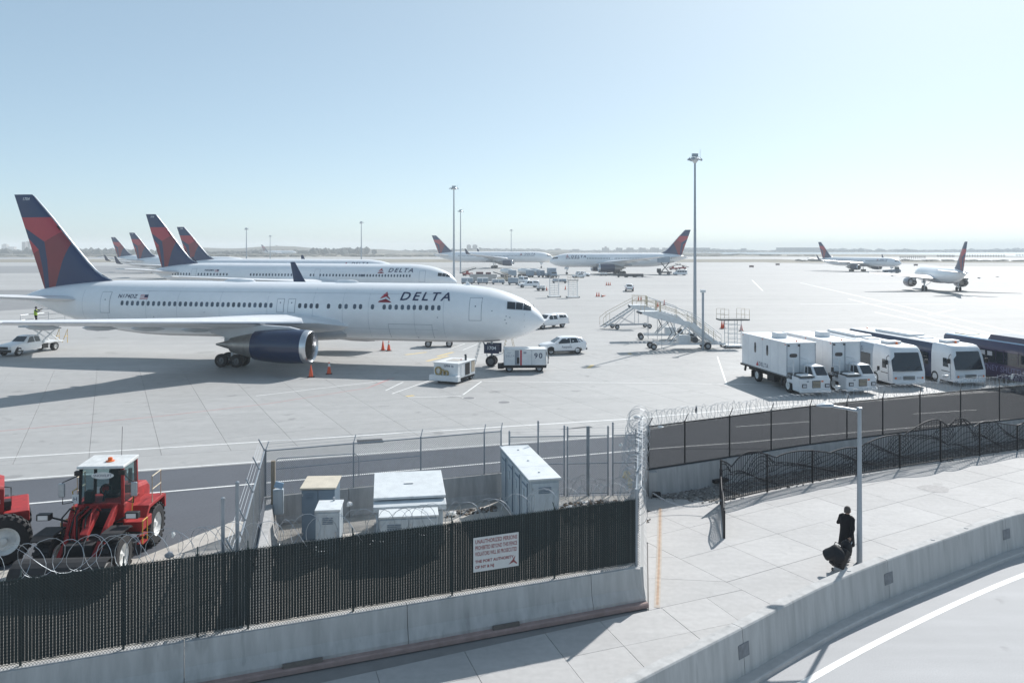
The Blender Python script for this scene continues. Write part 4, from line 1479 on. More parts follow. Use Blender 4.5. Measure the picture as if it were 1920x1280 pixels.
frontw = wall('perimeter_wall', 'long low concrete wall under the dark green slatted fence', FWo, K2, cuts_=[u_of(345), u_of(768), u_of(1116)],
              slots=[(u_of(568), 0.95), (u_of(950), 0.75)], prof=[(0.12, 0), (0.10, 0.22), (0.2, 0.5), (0.26, 1.06), (0.50, 1.06), (0.60, 0.5), (0.72, 0.22), (0.72, 0)], mat=WALLC)
mb = MB()
mb.loft([[(x, o, z) for o, z in ((-0.06, 0), (-0.06, 0.10), (-0.03, 0.13), (0.14, 0.14), (0.14, 0))] for x in (0, 20.5)], 0, True, False)
mb.build('wall_footing', M('red_brown_footing', (0.33, 0.24, 0.22), 0.85, 0, 0.2, 3.0), frontw)

def wires_mb(mb, org, d, Lw, z0, z1, pitch, r, m=0, n=3, off=0.0):
    """two families of diagonal wires filling a fence panel"""
    h = z1 - z0
    nv = Vector((-d.y, d.x, 0))
    for s in (1, -1):
        c = -h if s == 1 else 0.0
        lim = Lw if s == 1 else Lw + h
        c += pitch * 0.5
        while c < lim:
            # points along x = c + s*t, z = z0 + t
            t0, t1 = 0.0, h
            if s == 1:
                t0 = max(t0, -c); t1 = min(t1, Lw - c)
            else:
                t0 = max(t0, c - Lw); t1 = min(t1, c)
            if t1 - t0 > 0.02:
                p0 = org + d * (c + s * t0) + Vector((0, 0, z0 + t0)) + nv * (off + s * r * 0.8)
                p1 = org + d * (c + s * t1) + Vector((0, 0, z0 + t1)) + nv * (off + s * r * 0.8)
                mb.tube([p0, p1], r, n, m, caps=False)
            c += pitch
def coil(path, radius, pitch, r, seed, squash=1.0, n=12, jit=0.12):
    """razor-wire helix along a polyline"""
    rnd = random.Random(seed)
    pts = []
    Ls = [(path[i + 1] - path[i]).length for i in range(len(path) - 1)]
    tot = sum(Ls)
    s, th = 0.0, rnd.random() * 6
    while s < tot:
        q, i = s, 0
        while i < len(Ls) - 1 and q > Ls[i]:
            q -= Ls[i]; i += 1
        d = (path[i + 1] - path[i]).normalized()
        c = path[i] + d * q
        nv = Vector((-d.y, d.x, 0)).normalized()
        rr_ = radius * (1 + jit * math.sin(th * 0.31 + seed) + jit * 0.5 * math.sin(th * 0.13))
        lean = 0.25 * math.sin(th * 0.21)
        pts.append(c + nv * math.cos(th) * rr_ + Vector((0, 0, math.sin(th) * rr_ * squash)) + d * (lean * math.sin(th) * radius))
        th += 2 * math.pi / n
        s += pitch / n * (1 + 0.5 * math.sin(th * 0.17 + seed))
    return pts
def loops(path, radius, pitch, r, seed, tilt=58, mb=None, n=16):
    """concertina wire: rings clipped alternately so that they lean left and right of the run"""
    rnd = random.Random(seed)
    mb = mb or MB()
    Ls = [(path[i + 1] - path[i]).length for i in range(len(path) - 1)]
    tot, s, k = sum(Ls), 0.0, 0
    while s < tot:
        q, i = s, 0
        while i < len(Ls) - 1 and q > Ls[i]:
            q -= Ls[i]; i += 1
        d = (path[i + 1] - path[i]).normalized()
        c = path[i] + d * q + Vector((0, 0, rnd.uniform(-0.06, 0.06) * radius * 2))
        nv = Vector((-d.y, d.x, 0)).normalized()
        a = rad(tilt + rnd.uniform(-14, 14)) * (1 if k % 2 else -1)
        w = nv * math.cos(a) + d * math.sin(a)
        up = (Vector((0, 0, 1)) + d * rnd.uniform(-0.25, 0.25)).normalized()
        R1 = radius * rnd.uniform(0.88, 1.1)
        mb.tube([c + w * (math.cos(t) * R1) + up * (math.sin(t) * R1) for t in [2 * math.pi * j / n for j in range(n)]], r, 3, closed=True)
        s += pitch * rnd.uniform(0.6, 1.4)
        k += 1
    return mb
RAZOR = M('razor_wire_steel', (0.36, 0.39, 0.42), 0.45, 0.6, 0.1, 5.0)
GWIRE = M('green_vinyl_wire', (0.020, 0.036, 0.036), 0.5, 0, 0.1, 4.0)
GSLAT = M('green_privacy_slat', (0.011, 0.020, 0.022), 0.6, spec=0.3, var=0.16, scale=1.0, objrand=0.16)
BWIRE = M('black_vinyl_wire', (0.016, 0.017, 0.022), 0.6, 0, 0.1, 4.0)
GALV = M('galvanised_wire', (0.33, 0.36, 0.39), 0.45, 0.5, 0.1, 4.0)
POSTG = M('green_post', (0.03, 0.05, 0.05), 0.45, 0.2, 0.1, 4.0)
POSTS = M('galvanised_post', (0.30, 0.335, 0.37), 0.42, 0.5, 0.12, 4.0)

# front fence with privacy slats
ff = thing('slatted_fence', 'dark green chain link fence with privacy slats and razor wire above', 'fence', (FWo.x, FWo.y, 0), math.atan2(D1.y, D1.x))
sl = MB().prism([(-0.031, -0.004), (0.031, -0.004), (0.031, 0.004), (-0.031, 0.004)], 1.17, 2.99, 'z').mesh('slat', GSLAT)
pitch = 20.3 / 299
for i in range(299):
    link('slat', sl, ff, loc=(0.1 + pitch * i, 0.38 + R_.uniform(-0.002, 0.002), R_.uniform(-0.008, 0.008)), rot=(0, 0, R_.uniform(-0.06, 0.06)))
mb = MB()
wires_mb(mb, Vector((0.05, 0.38, 0)), Vector((1, 0, 0)), 20.4, 1.06, 3.04, 0.07, 0.005)
mb.build('chain_link_mesh', GWIRE, ff, kind='stuff')
MB().tube([(0.0, 0.38, 1.15), (20.4, 0.38, 1.15)], 0.008, 5).build('bottom_wire', GWIRE, ff)
MB().tube([(0.0, 0.38, 3.0), (20.4, 0.38, 3.0)], 0.008, 5).build('top_wire', GWIRE, ff)
for px in (30, 228, 370, 467, 668, 857, 1052):
    u = u_of(px)
    MB().tube([(u, 0.44, 1.0), (u, 0.44, 3.04)], 0.028, 8).tube([(u, 0.44, 3.03), (u, 0.56, 3.16)], 0.016, 6).build('post', POSTG, ff)
# corner post of galvanised steel
MB().tube([(20.35, 0.4, 0.95), (20.35, 0.4, 3.3)], 0.045, 10).build('corner_post', POSTS, ff)
path = [Vector((0.0, 0.75, 3.25)), Vector((5, 0.72, 3.28)), Vector((9, 0.75, 3.12)), Vector((14, 0.8, 3.0)), Vector((20, 0.8, 3.05))]
loops(path, 0.42, 0.36, 0.0075, 4, 56).build('razor_wire', RAZOR, ff, kind='stuff')
MB().tube(coil(path, 0.40, 1.5, 0.006, 9, n=14), 0.006, 3, caps=False).build('razor_wire', RAZOR, ff, kind='stuff')

def fence(name, label, pts, z0, z1, post_at=None, step=2.6, mesh=(0.075, 0.0062), wire=GALV, post=POSTS, rail=True, arm=None, barbed=True, pr=0.03, group='chain link fences', tall=0.3, side_off=0.0):
    a = pts[0]
    t = thing(name, label, 'fence', (a.x, a.y, 0), 0, group)
    for i in range(len(pts) - 1):
        p, q = pts[i] - a, pts[i + 1] - a
        p.z = q.z = 0
        d = (q - p).normalized()
        Ls = (q - p).length
        mb = MB()
        wires_mb(mb, p, d, Ls, z0, z1, mesh[0], mesh[1])
        mb.build('chain_link_mesh', wire, t, kind='stuff')
        if rail:
            MB().tube([p + Vector((0, 0, z1)), q + Vector((0, 0, z1))], pr * 0.75, 6).build('top_rail', post, t)
            MB().tube([p + Vector((0, 0, z0 + 0.02)), q + Vector((0, 0, z0 + 0.02))], 0.012, 5).build('bottom_wire', post, t)
        if barbed:
            mb = MB()
            for h_ in (0.12, 0.22, 0.30):
                mb.tube([p + Vector((0, 0, z1 + h_)) + (arm or Vector()) * h_ / 0.3, q + Vector((0, 0, z1 + h_)) + (arm or Vector()) * h_ / 0.3], 0.006, 3, caps=False)
            mb.build('barbed_wire', wire, t)
    tot = 0
    posts = []
    if post_at:
        posts = post_at
    else:
        for i in range(len(pts) - 1):
            n = max(1, round((pts[i + 1] - pts[i]).length / step))
            for j in range(n + (1 if i == len(pts) - 2 else 0)):
                posts.append(pts[i] + (pts[i + 1] - pts[i]) * (j / n))
    for p in posts:
        q = p - a
        mb = MB().tube([(q.x, q.y, z0 - 0.05), (q.x, q.y, z1 + 0.06)], pr, 8)
        mb.tube([(q.x, q.y, z1 + 0.03), (q.x + (arm.x if arm else 0), q.y + (arm.y if arm else 0), z1 + tall)], pr * 0.6, 6)
        mb.build('post', post, t)
    return t
def on_line(a, b, px):
    k_ = (px - 960) / F
    d = b - a
    u = (k_ * a.y - a.x) / (d.x - k_ * d.y)
    return a + d * u
dB = (BR - BL).normalized(); nB = Vector((-dB.y, dB.x, 0))
wall('perimeter_wall', 'weathered low wall at the back of the cabinet enclosure', BL - nB * 0.33, BR - nB * 0.33, cuts_=[3.1, 6.2])
fence('chain_link_fence', 'grey chain link fence on the low wall behind the cabinets', [BL, BR], 1.05, 2.75, post_at=[BL + dB * 0.05] + [on_line(BL, BR, p) for p in (663, 789, 908)] + [BR], arm=Vector((0.05, 0.2, 0)))
bt = [o for o in SC.objects if o.name.startswith('chain_link_fence')][0]
MB().tube([(0.4, -0.12, 1.2), (0.4, -0.12, 2.35), (0.55, -0.12, 2.5), (3.2, -0.12 + 1.0, 2.42), (3.35, 0.95, 2.3), (3.35, 0.95, 1.5)], 0.018, 6).build('brace_pipe', POSTS, bt)
MB().tube([(0.3, 0.05, 2.05), tuple(on_line(BL, BR, 789) - BL + Vector((0, -0.05, 2.05)))], 0.016, 6).build('middle_rail', POSTS, bt)
dS = (BL - FL).normalized()
wall('perimeter_wall', 'short side wall of the enclosure near the red loader', BL + Vector((0.0, -0.4, 0)), FL, cuts_=[5.0])
fence('chain_link_fence', 'side chain link fence between the red loader and the cabinets', [FL + dS * 0.2, BL], 1.05, 2.75, step=2.4, arm=Vector((-0.2, -0.05, 0)), tall=0.45, pr=0.04)
# tall bracing posts beside that fence
for px, y0, y1, l in ((445, 1005, 905, 'tall grey post in front of the side fence, nearer the loader of the pair'), (418, 1012, 935, 'shorter grey post left of the tall one at the side fence')):
    b0 = on_line(FWo + N1_ * 1.0, K2 + N1_ * 1.0, px)
    z1 = H - (y1 - HZ) * b0.y / F
    t = thing('fence_post', l, 'post', (b0.x, b0.y, 0), 0, 'posts beside the side fence')
    MB().tube([(0, 0, 0), (0, 0, z1)], 0.05, 10).build('shaft', POSTS, t)
    MB().lathe([(z1, 0.055), (z1 + 0.03, 0.05), (z1 + 0.05, 0.001)], (0, 0, 0), 'z', 10).build('cap', POSTS, t)
    MB().tube([(0.0, 0, z1 * 0.75), (-0.35, 2.6, 1.3)], 0.02, 6).build('brace', POSTS, t)
# right-hand wall and fence
dRt = (RB - K2).normalized(); nRt = Vector((-dRt.y, dRt.x, 0))
wall('perimeter_wall', 'low wall beside the rust streak, pale in the sun', K2 + dRt * 0.05 + nRt * 0.02, RB, cuts_=[4.2], mat=WALLC)
rfence = fence('chain_link_fence', 'chain link fence buried in razor coils above the rust streak', [K2 + nRt * 0.33 + dRt * 0.5, RB + nRt * 0.3], 1.05, 3.0, step=2.5, arm=Vector((0.15, 0, 0)), pr=0.04)
o_ = Vector((rfence.location.x, rfence.location.y, 0))
cp = [K2 + nRt * 0.5 + dRt * 2.6 + Vector((0, 0, 2.2)), K2 + nRt * 0.45 + dRt * 6 + Vector((0, 0, 2.9)), RB + nRt * 0.3 + Vector((0, 0, 3.35))]
MB().tube(coil([p - o_ for p in cp], 0.42, 0.24, 0.008, 2, n=14, jit=0.10), 0.008, 3, caps=False).build('razor_wire', STEEL, rfence)
MB().tube(coil([p - o_ + Vector((0.1, 0, -0.45)) for p in cp], 0.36, 0.34, 0.008, 7, n=14), 0.008, 3, caps=False).build('razor_wire', STEEL, rfence)
# gates
ga, gb = BR + Vector((0.1, 0.05, 0)), RB + nRt * 0.4
gt = thing('chain_link_gate', 'double chain link gate with barbed top beside the razor coils', 'gate', (ga.x, ga.y, 0))
gx = [on_line(ga, gb, p) - Vector((ga.x, ga.y, 0)) for p in (955, 1009, 1058, 1064, 1101, 1104, 1140, 1149, 1192)]
tops = [2.75, 3.15, 2.95, 2.9, 2.9, 2.9, 2.9, 3.05, 2.75]
for p, z in zip(gx, tops):
    mb = MB().tube([(p.x, p.y, 0), (p.x, p.y, z)], 0.035, 8)
    for q in range(5):
        mb.tube([(p.x - 0.03, p.y, z - 0.08 - q * 0.09), (p.x + 0.06, p.y, z - 0.08 - q * 0.09)], 0.012, 4)
    mb.build('post', POSTS, gt)
for i, j in ((0, 1), (1, 2), (3, 4), (5, 6), (7, 8)):
    p, q = gx[i], gx[j]
    d = (q - p).normalized()
    mb = MB()
    wires_mb(mb, p, d, (q - p).length, 0.1, 2.5, 0.075, 0.0062)
    mb.build('chain_link_mesh', GALV, gt, kind='stuff')
    mb = MB()
    for z in (0.1, 1.35, 2.5):
        mb.tube([p + Vector((0, 0, z)), q + Vector((0, 0, z))], 0.022, 6)
    mb.build('gate_frame' if i in (3, 5) else 'rail', POSTS, gt, kind='stuff')
    mb = MB()
    for z in (2.6, 2.7, 2.8):
        mb.tube([p + Vector((0, 0, z)), q + Vector((0, 0, z))], 0.005, 3, caps=False)
    mb.build('barbed_wire', GALV, gt)
loops([gx[2] + Vector((-0.3, -1.0, 0.55)), gx[5] + Vector((0, -1.1, 0.6)), gx[8] + Vector((-0.1, -1.2, 0.6))], 0.5, 0.26, 0.008, 12, 60).build('razor_wire', STEEL, gt, kind='stuff')

# right wall and dark fence along the service road
RFp = [RB + Vector((0.02, 0.0, 0)), Vector((9.4, 35.2, 0)), Vector((13.5, 37.35, 0)), Vector((18.0, 39.35, 0)), Vector((22.8, 41.35, 0)), Vector((28.2, 43.5, 0)), Vector((36, 46.4, 0))]
rw = thing('perimeter_wall', 'long shaded concrete wall under the black fence on the right', 'wall', (RFp[0].x, RFp[0].y, 0), 0, 'low concrete walls under the fences')
RFc = smooth_curve([p - RFp[0] for p in RFp], 4)
for i in range(0, len(RFc) - 1, 4):
    seg = RFc[i:i + 5]
    mb = MB()
    seg = [seg[0] + (seg[1] - seg[0]).normalized() * 0.008] + seg[1:-1] + [seg[-1] - (seg[-1] - seg[-2]).normalized() * 0.008]
    run(mb, seg, [(-0.2, 0), (-0.18, 0.2), (-0.12, 1.04), (0.14, 1.04), (0.25, 0.2), (0.25, 0)])
    mb.build('wall_segment', WALLD, rw)
MB().box((0.22, 0.0, 0.0 + 0.52), (0.34, 0.5, 1.0)).build('end_pier', WALLD, rw)
MB().box((0.35, -0.30, 0.12), (0.32, 0.14, 0.2)).build('drain_slot', BLACK, rw)  # black boxes here too: the openings' shade is put into the colour
MB().box((3.45, 1.42, 0.2), (0.75, 0.2, 0.14), rz=0.46).build('drain_slot', BLACK, rw)
def at_px(C, px):
    for i in range(len(C) - 1):
        a, b = C[i], C[i + 1]
        pa, pb = 960 + a.x / a.y * F, 960 + b.x / b.y * F
        if pa <= px <= pb:
            return on_line(a, b, px)
    return C[-1]
RFw = smooth_curve(RFp, 4)
bf = fence('mesh_fence', 'black mesh fence along the service road, razor coil on top', RFw[::2], 1.04, 2.86, post_at=[at_px(RFw, p) for p in (1216, 1284, 1368, 1446, 1519, 1588, 1655, 1725, 1801, 1874)], mesh=(0.052, 0.0088), wire=BWIRE, post=BLACK,
           arm=Vector((0.22, 0.32, 0)), barbed=False, pr=0.035)
MB().tube([tuple(p - RFp[0] + Vector((0, 0, 1.07))) for p in RFw], 0.04, 6).build('bottom_rail', BLACK, bf)
loops([p - RFp[0] + Vector((0.1, 0.22, 3.12)) for p in RFw], 0.34, 0.17, 0.0065, 31, 48).build('razor_wire', STEEL, bf, kind='stuff')

# ---- ornamental iron fence
IRON = M('wrought_iron_black', (0.018, 0.017, 0.02), 0.5, 0.3, 0.15, 6.0)
IFp = [Vector((8.45, 32.2, 0)), Vector((12.0, 34.35, 0)), Vector((16.2, 36.4, 0)), Vector((20.4, 38.3, 0)), Vector((24.6, 40.1, 0)), Vector((31, 42.7, 0))]
IFw = smooth_curve(IFp, 6)
def hw(s):
    q = s + 0.55 * math.sin(s * 0.83)
    a = (0.30 + 0.16 * math.sin(s * 0.47 + 1.3)) * abs(math.sin(math.pi * (q - 0.9) / 2.6)) ** 0.8
    b = 0.22 * math.sin(s * 0.55 + 0.6)
    return 1.22 + a + b * 0.8 + min(0.25, s * 0.02)
def iron_run(t, C, hf, step=0.11):
    Ls = [0]
    for i in range(len(C) - 1):
        Ls.append(Ls[-1] + (C[i + 1] - C[i]).length)
    def P(s):
        for i in range(len(C) - 1):
            if s <= Ls[i + 1]:
                return C[i] + (C[i + 1] - C[i]) * ((s - Ls[i]) / (Ls[i + 1] - Ls[i]))
        return C[-1]
    tot = Ls[-1]
    n = int(tot / step)
    for i in range(n + 1):
        s = tot * i / n
        p = P(s)
        MB().prism([(p.x - 0.009, p.y - 0.009), (p.x + 0.009, p.y - 0.009), (p.x + 0.009, p.y + 0.009), (p.x - 0.009, p.y + 0.009)], 0.08, hf(s), 'z').build('baluster', IRON, t)
    m = int(tot / 0.15)
    MB().tube([P(tot * i / m) + Vector((0, 0, hf(tot * i / m))) for i in range(m + 1)], 0.028, 6).build('top_rail', IRON, t)
    MB().tube([P(tot * i / m) + Vector((0, 0, 0.1)) for i in range(m + 1)], 0.028, 6).build('bottom_rail', IRON, t)
    mb = MB()
    for f_ in (0.16, 0.24, 0.32, 0.40, 0.48, 0.56, 0.64, 0.72, 0.80, 0.88):
        mb.tube([P(tot * i / m) + Vector((0, 0.012, 0.1 + (hf(tot * i / m) - 0.1) * f_ * (1 + 0.26 * math.sin(tot * i / m * 2.17 + f_ * 9 + 1.3 * math.sin(tot * i / m * 0.7))) * 0.93)) for i in range(m + 1)], 0.014, 4)
    mb.build('wave_band', IRON, t)
    return P, tot
it = thing('iron_fence', 'black wavy wrought iron fence along the sidewalk with fan shaped arches', 'fence', (8.45, 32.2, 0))
Pf, tot = iron_run(it, [p - IFp[0] for p in IFw], hw)
s = 0.0
while s < tot:
    p = Pf(s)
    MB().box((p.x, p.y, hw(s) / 2 + 0.03), (0.055, 0.055, hw(s) + 0.02), rz=0.5).build('post', IRON, it)
    s += 2.75
# fan arches: concentric bows
for cs_ in (2.35, 5.3, 8.1, 11.0, 14.0, 16.8):
    mb = MB()
    for r_ in (0.2, 0.32, 0.44, 0.56, 0.68, 0.8):
        mb.tube([Pf(max(0, cs_ + r_ * math.cos(a))) + Vector((0, 0.015, hw(cs_) - 0.92 + r_ * 1.1 * math.sin(a))) for a in [math.pi * i / 12 for i in range(13)]], 0.012, 4)
    mb.build('fan_arch', IRON, it)
# leaf of the same fence swung open as a gate
g0, g1 = Vector((8.42, 32.1, 0)), Vector((7.55, 28.35, 0))
gi = thing('iron_gate', 'open black iron gate leaf standing edge-on at the end of the wavy fence', 'gate', (g0.x, g0.y, 0))
GC = [(g1 - g0) * (i / 8) for i in range(9)]
iron_run(gi, GC, lambda s: 1.18 - 0.22 * math.sin(s * 1.15) ** 2 + 0.02 * s, 0.16)
MB().box((0, 0, 0.72), (0.09, 0.09, 1.44)).build('hinge_post', IRON, gi)
MB().box((GC[-1].x, GC[-1].y, 0.5), (0.07, 0.07, 1.0)).build('end_post', IRON, gi)
# chain across the gap
c0, c1 = Vector((5.55, 31.2, 0.72)), Vector((8.1, 30.9, 0.55))
ch = thing('chain', 'slack steel chain hung from the wall to the open iron gate', 'chain', tuple(c0))
lk = MB().tube([(0.045 * math.cos(a), 0.022 * math.sin(a), 0) for a in [2 * math.pi * i / 8 for i in range(8)]], 0.010, 4, closed=True).mesh('chain_link', STEEL)
nl = 40
for i in range(nl):
    t_ = i / (nl - 1)
    p = (c1 - c0) * t_ + Vector((0, 0, -0.42 * 4 * t_ * (1 - t_) * 0.9))
    link('chain_link', lk, ch, loc=p, rot=((i % 2) * rad(90), 0.6 * (0.5 - t_), math.atan2((c1 - c0).y, (c1 - c0).x)))
# gravel bed and stones between wall and iron fence
mb = MB()
gl = [RFw[i] + Vector((0.1, -0.25, 0.008)) for i in range(0, len(RFw))]
gr_ = [p + Vector((-0.1, 0.25, 0.008)) for p in IFw]
mb.add([tuple(p) for p in gl] + [tuple(p) for p in reversed(gr_)], [tuple(range(len(gl) + len(gr_)))])
struct(mb.build('gravel_bed', GRIT))
rnd = random.Random(5)
mb = MB()
for i in range(1500):
    t_ = rnd.random()
    a = gl[min(int(t_ * (len(gl) - 1)), len(gl) - 1)]
    b = gr_[min(int(t_ * (len(gr_) - 1)), len(gr_) - 1)]
    p = a.lerp(b, rnd.random()) + Vector((rnd.uniform(-0.5, 0.5), rnd.uniform(-0.3, 0.3), 0))
    s = rnd.uniform(0.025, 0.085)
    clump(mb, (p.x, p.y, 0.02), (s, s * 0.8, s * 0.6), rnd, rnd.randrange(2))
mb.build('gravel_stones', [M('grey_stone', (0.33, 0.32, 0.31), 0.9, 0, 0.2, 9.0), M('dark_stone', (0.15, 0.145, 0.14), 0.9, 0, 0.2, 9.0)], kind='stuff')
# debris heap by the gates
mb = MB()
for i in range(420):
    u, v = rnd.random(), rnd.random()
    p = Vector((1.75, 30.7, 0)).lerp(Vector((5.0, 31.3, 0)), u) + Vector((rnd.uniform(-0.3, 0.3), (v - 0.5) * 2.6, 0))
    h_ = 0.38 * math.sin(math.pi * min(1, u * 0.9 + 0.1)) * (1 - abs(v - 0.5) * 1.6)
    s = rnd.uniform(0.03, 0.12)
    clump(mb, (p.x, p.y, max(0.03, h_ * rnd.random() * 1.4)), (s, s * 0.8, s * 0.4), rnd, rnd.choice((0, 0, 1, 2, 3)))
mb.build('debris_heap', [M('leaf_litter', (0.16, 0.12, 0.09), 0.9, 0, 0.3, 9.0), M('grey_rubble', (0.30, 0.29, 0.28), 0.9, 0, 0.2, 9.0), M('plastic_scrap', (0.5, 0.5, 0.5), 0.5, 0, 0.2, 9.0), M('dark_litter', (0.05, 0.045, 0.04), 0.9, 0, 0.3, 9.0)], kind='stuff')
mb = MB()
for i in range(130):
    p = Vector((-2.6, 30.7, 0)).lerp(Vector((-0.6, 31.6, 0)), rnd.random()) + Vector((0, rnd.uniform(-0.3, 0.3), 0.03))
    s = rnd.uniform(0.03, 0.1)
    clump(mb, p, (s, s, s * 0.5), rnd, rnd.choice((0, 1, 3)))
mb.build('leaf_litter', [MATS['leaf_litter'], MATS['grey_rubble'], MATS['plastic_scrap'], MATS['dark_litter']], kind='stuff')

# ---- electrical cabinets
CABP = M('cabinet_pale_blue_grey', (0.44, 0.50, 0.54), 0.5, 0, 0.12, 2.5, var2=0.08, scale2=7.0, stretch=(1.5, 1.5, 0.3), spots=(0.2, 2.5, 0.64))
CABD = M('cabinet_slate_blue', (0.16, 0.215, 0.27), 0.5, 0, 0.08, 2.0)
CABT = M('cabinet_cream_lid', (0.58, 0.52, 0.42), 0.6, 0, 0.12, 3.0)
CABG = M('cabinet_white_roof', (0.62, 0.65, 0.66), 0.5, 0, 0.10, 2.5, spots=(0.18, 2.2, 0.63))
def cab_base(t, w, d):
    MB().box((0, d / 2, 0.05), (w + 0.1, d + 0.1, 0.1)).build('plinth', SIDE, t)
t = thing('electrical_cabinet', 'tall slate blue cabinet with a cream lid, left in the enclosure', 'cabinet', (-6.78, 27.85, 0.012), rad(4), 'electrical cabinets in the enclosure')
cab_base(t, 1.15, 1.3)
MB().box((0, 0.65, 1.0), (1.14, 1.3, 1.8)).build('body', CABD, t, bevel=0.015)
MB().box((0, 0.64, 1.93), (1.24, 1.42, 0.06), rx=0.02).build('lid', CABT, t, bevel=0.01)
for x in (-0.28, 0.28):
    MB().box((x, -0.012, 1.0), (0.53, 0.025, 1.7)).build('door', CABD, t, bevel=0.006)
MB().box((0.04, -0.045, 1.0), (0.025, 0.05, 0.2)).build('handle', STEEL, t)
MB().box((0.32, -0.03, 1.15), (0.2, 0.012, 0.14)).build('warning_plate', GWHITE, t)
t = thing('electrical_cabinet', 'small pale cabinet in front of the slate blue one', 'cabinet', (-6.1, 26.35, 0.012), rad(6), 'electrical cabinets in the enclosure')
cab_base(t, 0.78, 1.0)
MB().box((0, 0.5, 0.85), (0.78, 1.0, 1.5)).build('body', CABP, t, bevel=0.015)
MB().box((0, 0.5, 1.63), (0.84, 1.08, 0.06)).build('lid', CABG, t, bevel=0.01)
MB().box((0, -0.012, 0.85), (0.68, 0.025, 1.4)).build('door', CABP, t, bevel=0.006)
MB().tube([(0.1, 0.95, 1.66), (0.1, 0.95, 1.78)], 0.04, 8).build('lifting_eye', STEEL, t)
t = thing('transformer', 'wide pale transformer box with stepped sloping lid, middle of the enclosure', 'transformer', (-3.55, 27.65, 0.012), rad(9), 'electrical cabinets in the enclosure')
cab_base(t, 2.4, 2.2)
MB().prism([(-0.02, 1.55), (2.2, 1.75), (2.2, 0.1), (-0.02, 0.1)], -1.15, 1.15, 'x').build('body', CABP, t, bevel=0.015)
MB().prism([(-0.1, 1.72), (2.3, 1.93), (2.3, 1.86), (-0.1, 1.64)], -1.24, 1.24, 'x').build('lid', CABG, t, bevel=0.01)
MB().prism([(-0.42, 1.50), (-0.02, 1.60), (-0.02, 1.36), (-0.42, 1.32)], -1.24, 1.24, 'x').build('lower_lid', CABG, t, bevel=0.01)
MB().prism([(-0.32, 1.36), (-0.02, 1.40), (-0.02, 0.1), (-0.32, 0.1)], -1.12, 1.12, 'x').build('front_compartment', CABP, t, bevel=0.01)
MB().box((0.0, 1.1, 1.85), (0.32, 0.1, 0.02), rx=0.09).build('lid_label', GWHITE, t)
for x in (-0.55, 0.55):
    MB().box((x, -0.335, 0.72), (1.06, 0.025, 1.1)).build('door', CABP, t, bevel=0.006)
t = thing('switch_cabinet', 'low pale cabinet against the front of the wide transformer', 'cabinet', (-3.42, 26.35, 0.012), rad(8), 'electrical cabinets in the enclosure')
cab_base(t, 1.95, 0.75)
MB().box((0, 0.38, 0.75), (1.92, 0.74, 1.3)).build('body', CABP, t, bevel=0.015)
MB().box((0, 0.38, 1.43), (1.98, 0.82, 0.05)).build('lid', CABG, t, bevel=0.01)
for x in (-0.48, 0.48):
    MB().box((x, -0.012, 0.75), (0.93, 0.025, 1.2)).build('door', CABP, t, bevel=0.006)
dk = Vector((-1.08, 4.7, 0))
t = thing('switchgear_cabinet', 'long tall pale blue cabinet with white roof beside the debris', 'cabinet', (1.15, 28.05, 0.012), math.atan2(dk.y, dk.x) - rad(90), 'electrical cabinets in the enclosure')
cab_base(t, 1.1, 4.75)
MB().box((0, 2.37, 1.12), (1.06, 4.72, 2.05)).build('body', CABP, t, bevel=0.015)
for i, (y0, y1) in enumerate(((-0.06, 1.55), (1.56, 3.17), (3.18, 4.82))):
    MB().box((0, (y0 + y1) / 2, 2.18), (1.2, y1 - y0, 0.06)).build('roof_panel', CABG, t, bevel=0.01)
    MB().lathe([(2.21, 0.05), (2.25, 0.045), (2.25, 0.001)], (0, (y0 + y1) / 2, 0), 'z', 8).build('roof_stud', GWHITE, t)
for i in range(4):
    y = 0.62 + i * 1.16
    MB().box((-0.545, y, 1.12), (0.03, 1.05, 1.86)).build('side_panel', CABP, t, bevel=0.01)
    MB().tube([(-0.58, y - 0.4, 2.0), (-0.58, y - 0.4, 0.25)], 0.022, 6).tube([(-0.58, y - 0.4, 1.85), (-0.58, y + 0.35, 1.85)], 0.022, 6).build('conduit', CABD, t)
    MB().box((-0.585, y + 0.2, 1.5), (0.05, 0.2, 0.3)).build('vent_cover', CABP, t, bevel=0.01)
MB().box((0, -0.012, 1.1), (0.96, 0.025, 1.9)).build('door', CABP, t, bevel=0.008)
t = thing('meter_box', 'small grey meter box on a timber post at the left fence corner', 'cabinet', (-8.65, 28.8, 0.012), rad(8), 'electrical cabinets in the enclosure')
MB().box((0, 0.1, 1.3), (0.14, 0.14, 2.6)).build('timber_post', M('weathered_timber', (0.28, 0.24, 0.19), 0.9, 0, 0.25, 9.0, stretch=(3, 3, 0.4)), t)
MB().box((0.2, -0.02, 1.15), (0.36, 0.2, 0.9)).build('box', CABP, t, bevel=0.01)
MB().box((0.2, -0.13, 1.15), (0.3, 0.015, 0.8)).build('door', CABP, t, bevel=0.004)
MB().box((0.22, -0.05, 1.75), (0.3, 0.04, 0.22), ry=0.3).build('notice', M('blue_white_notice', (0.3, 0.45, 0.6), 0.5, 0, 0.1, 9.0), t)

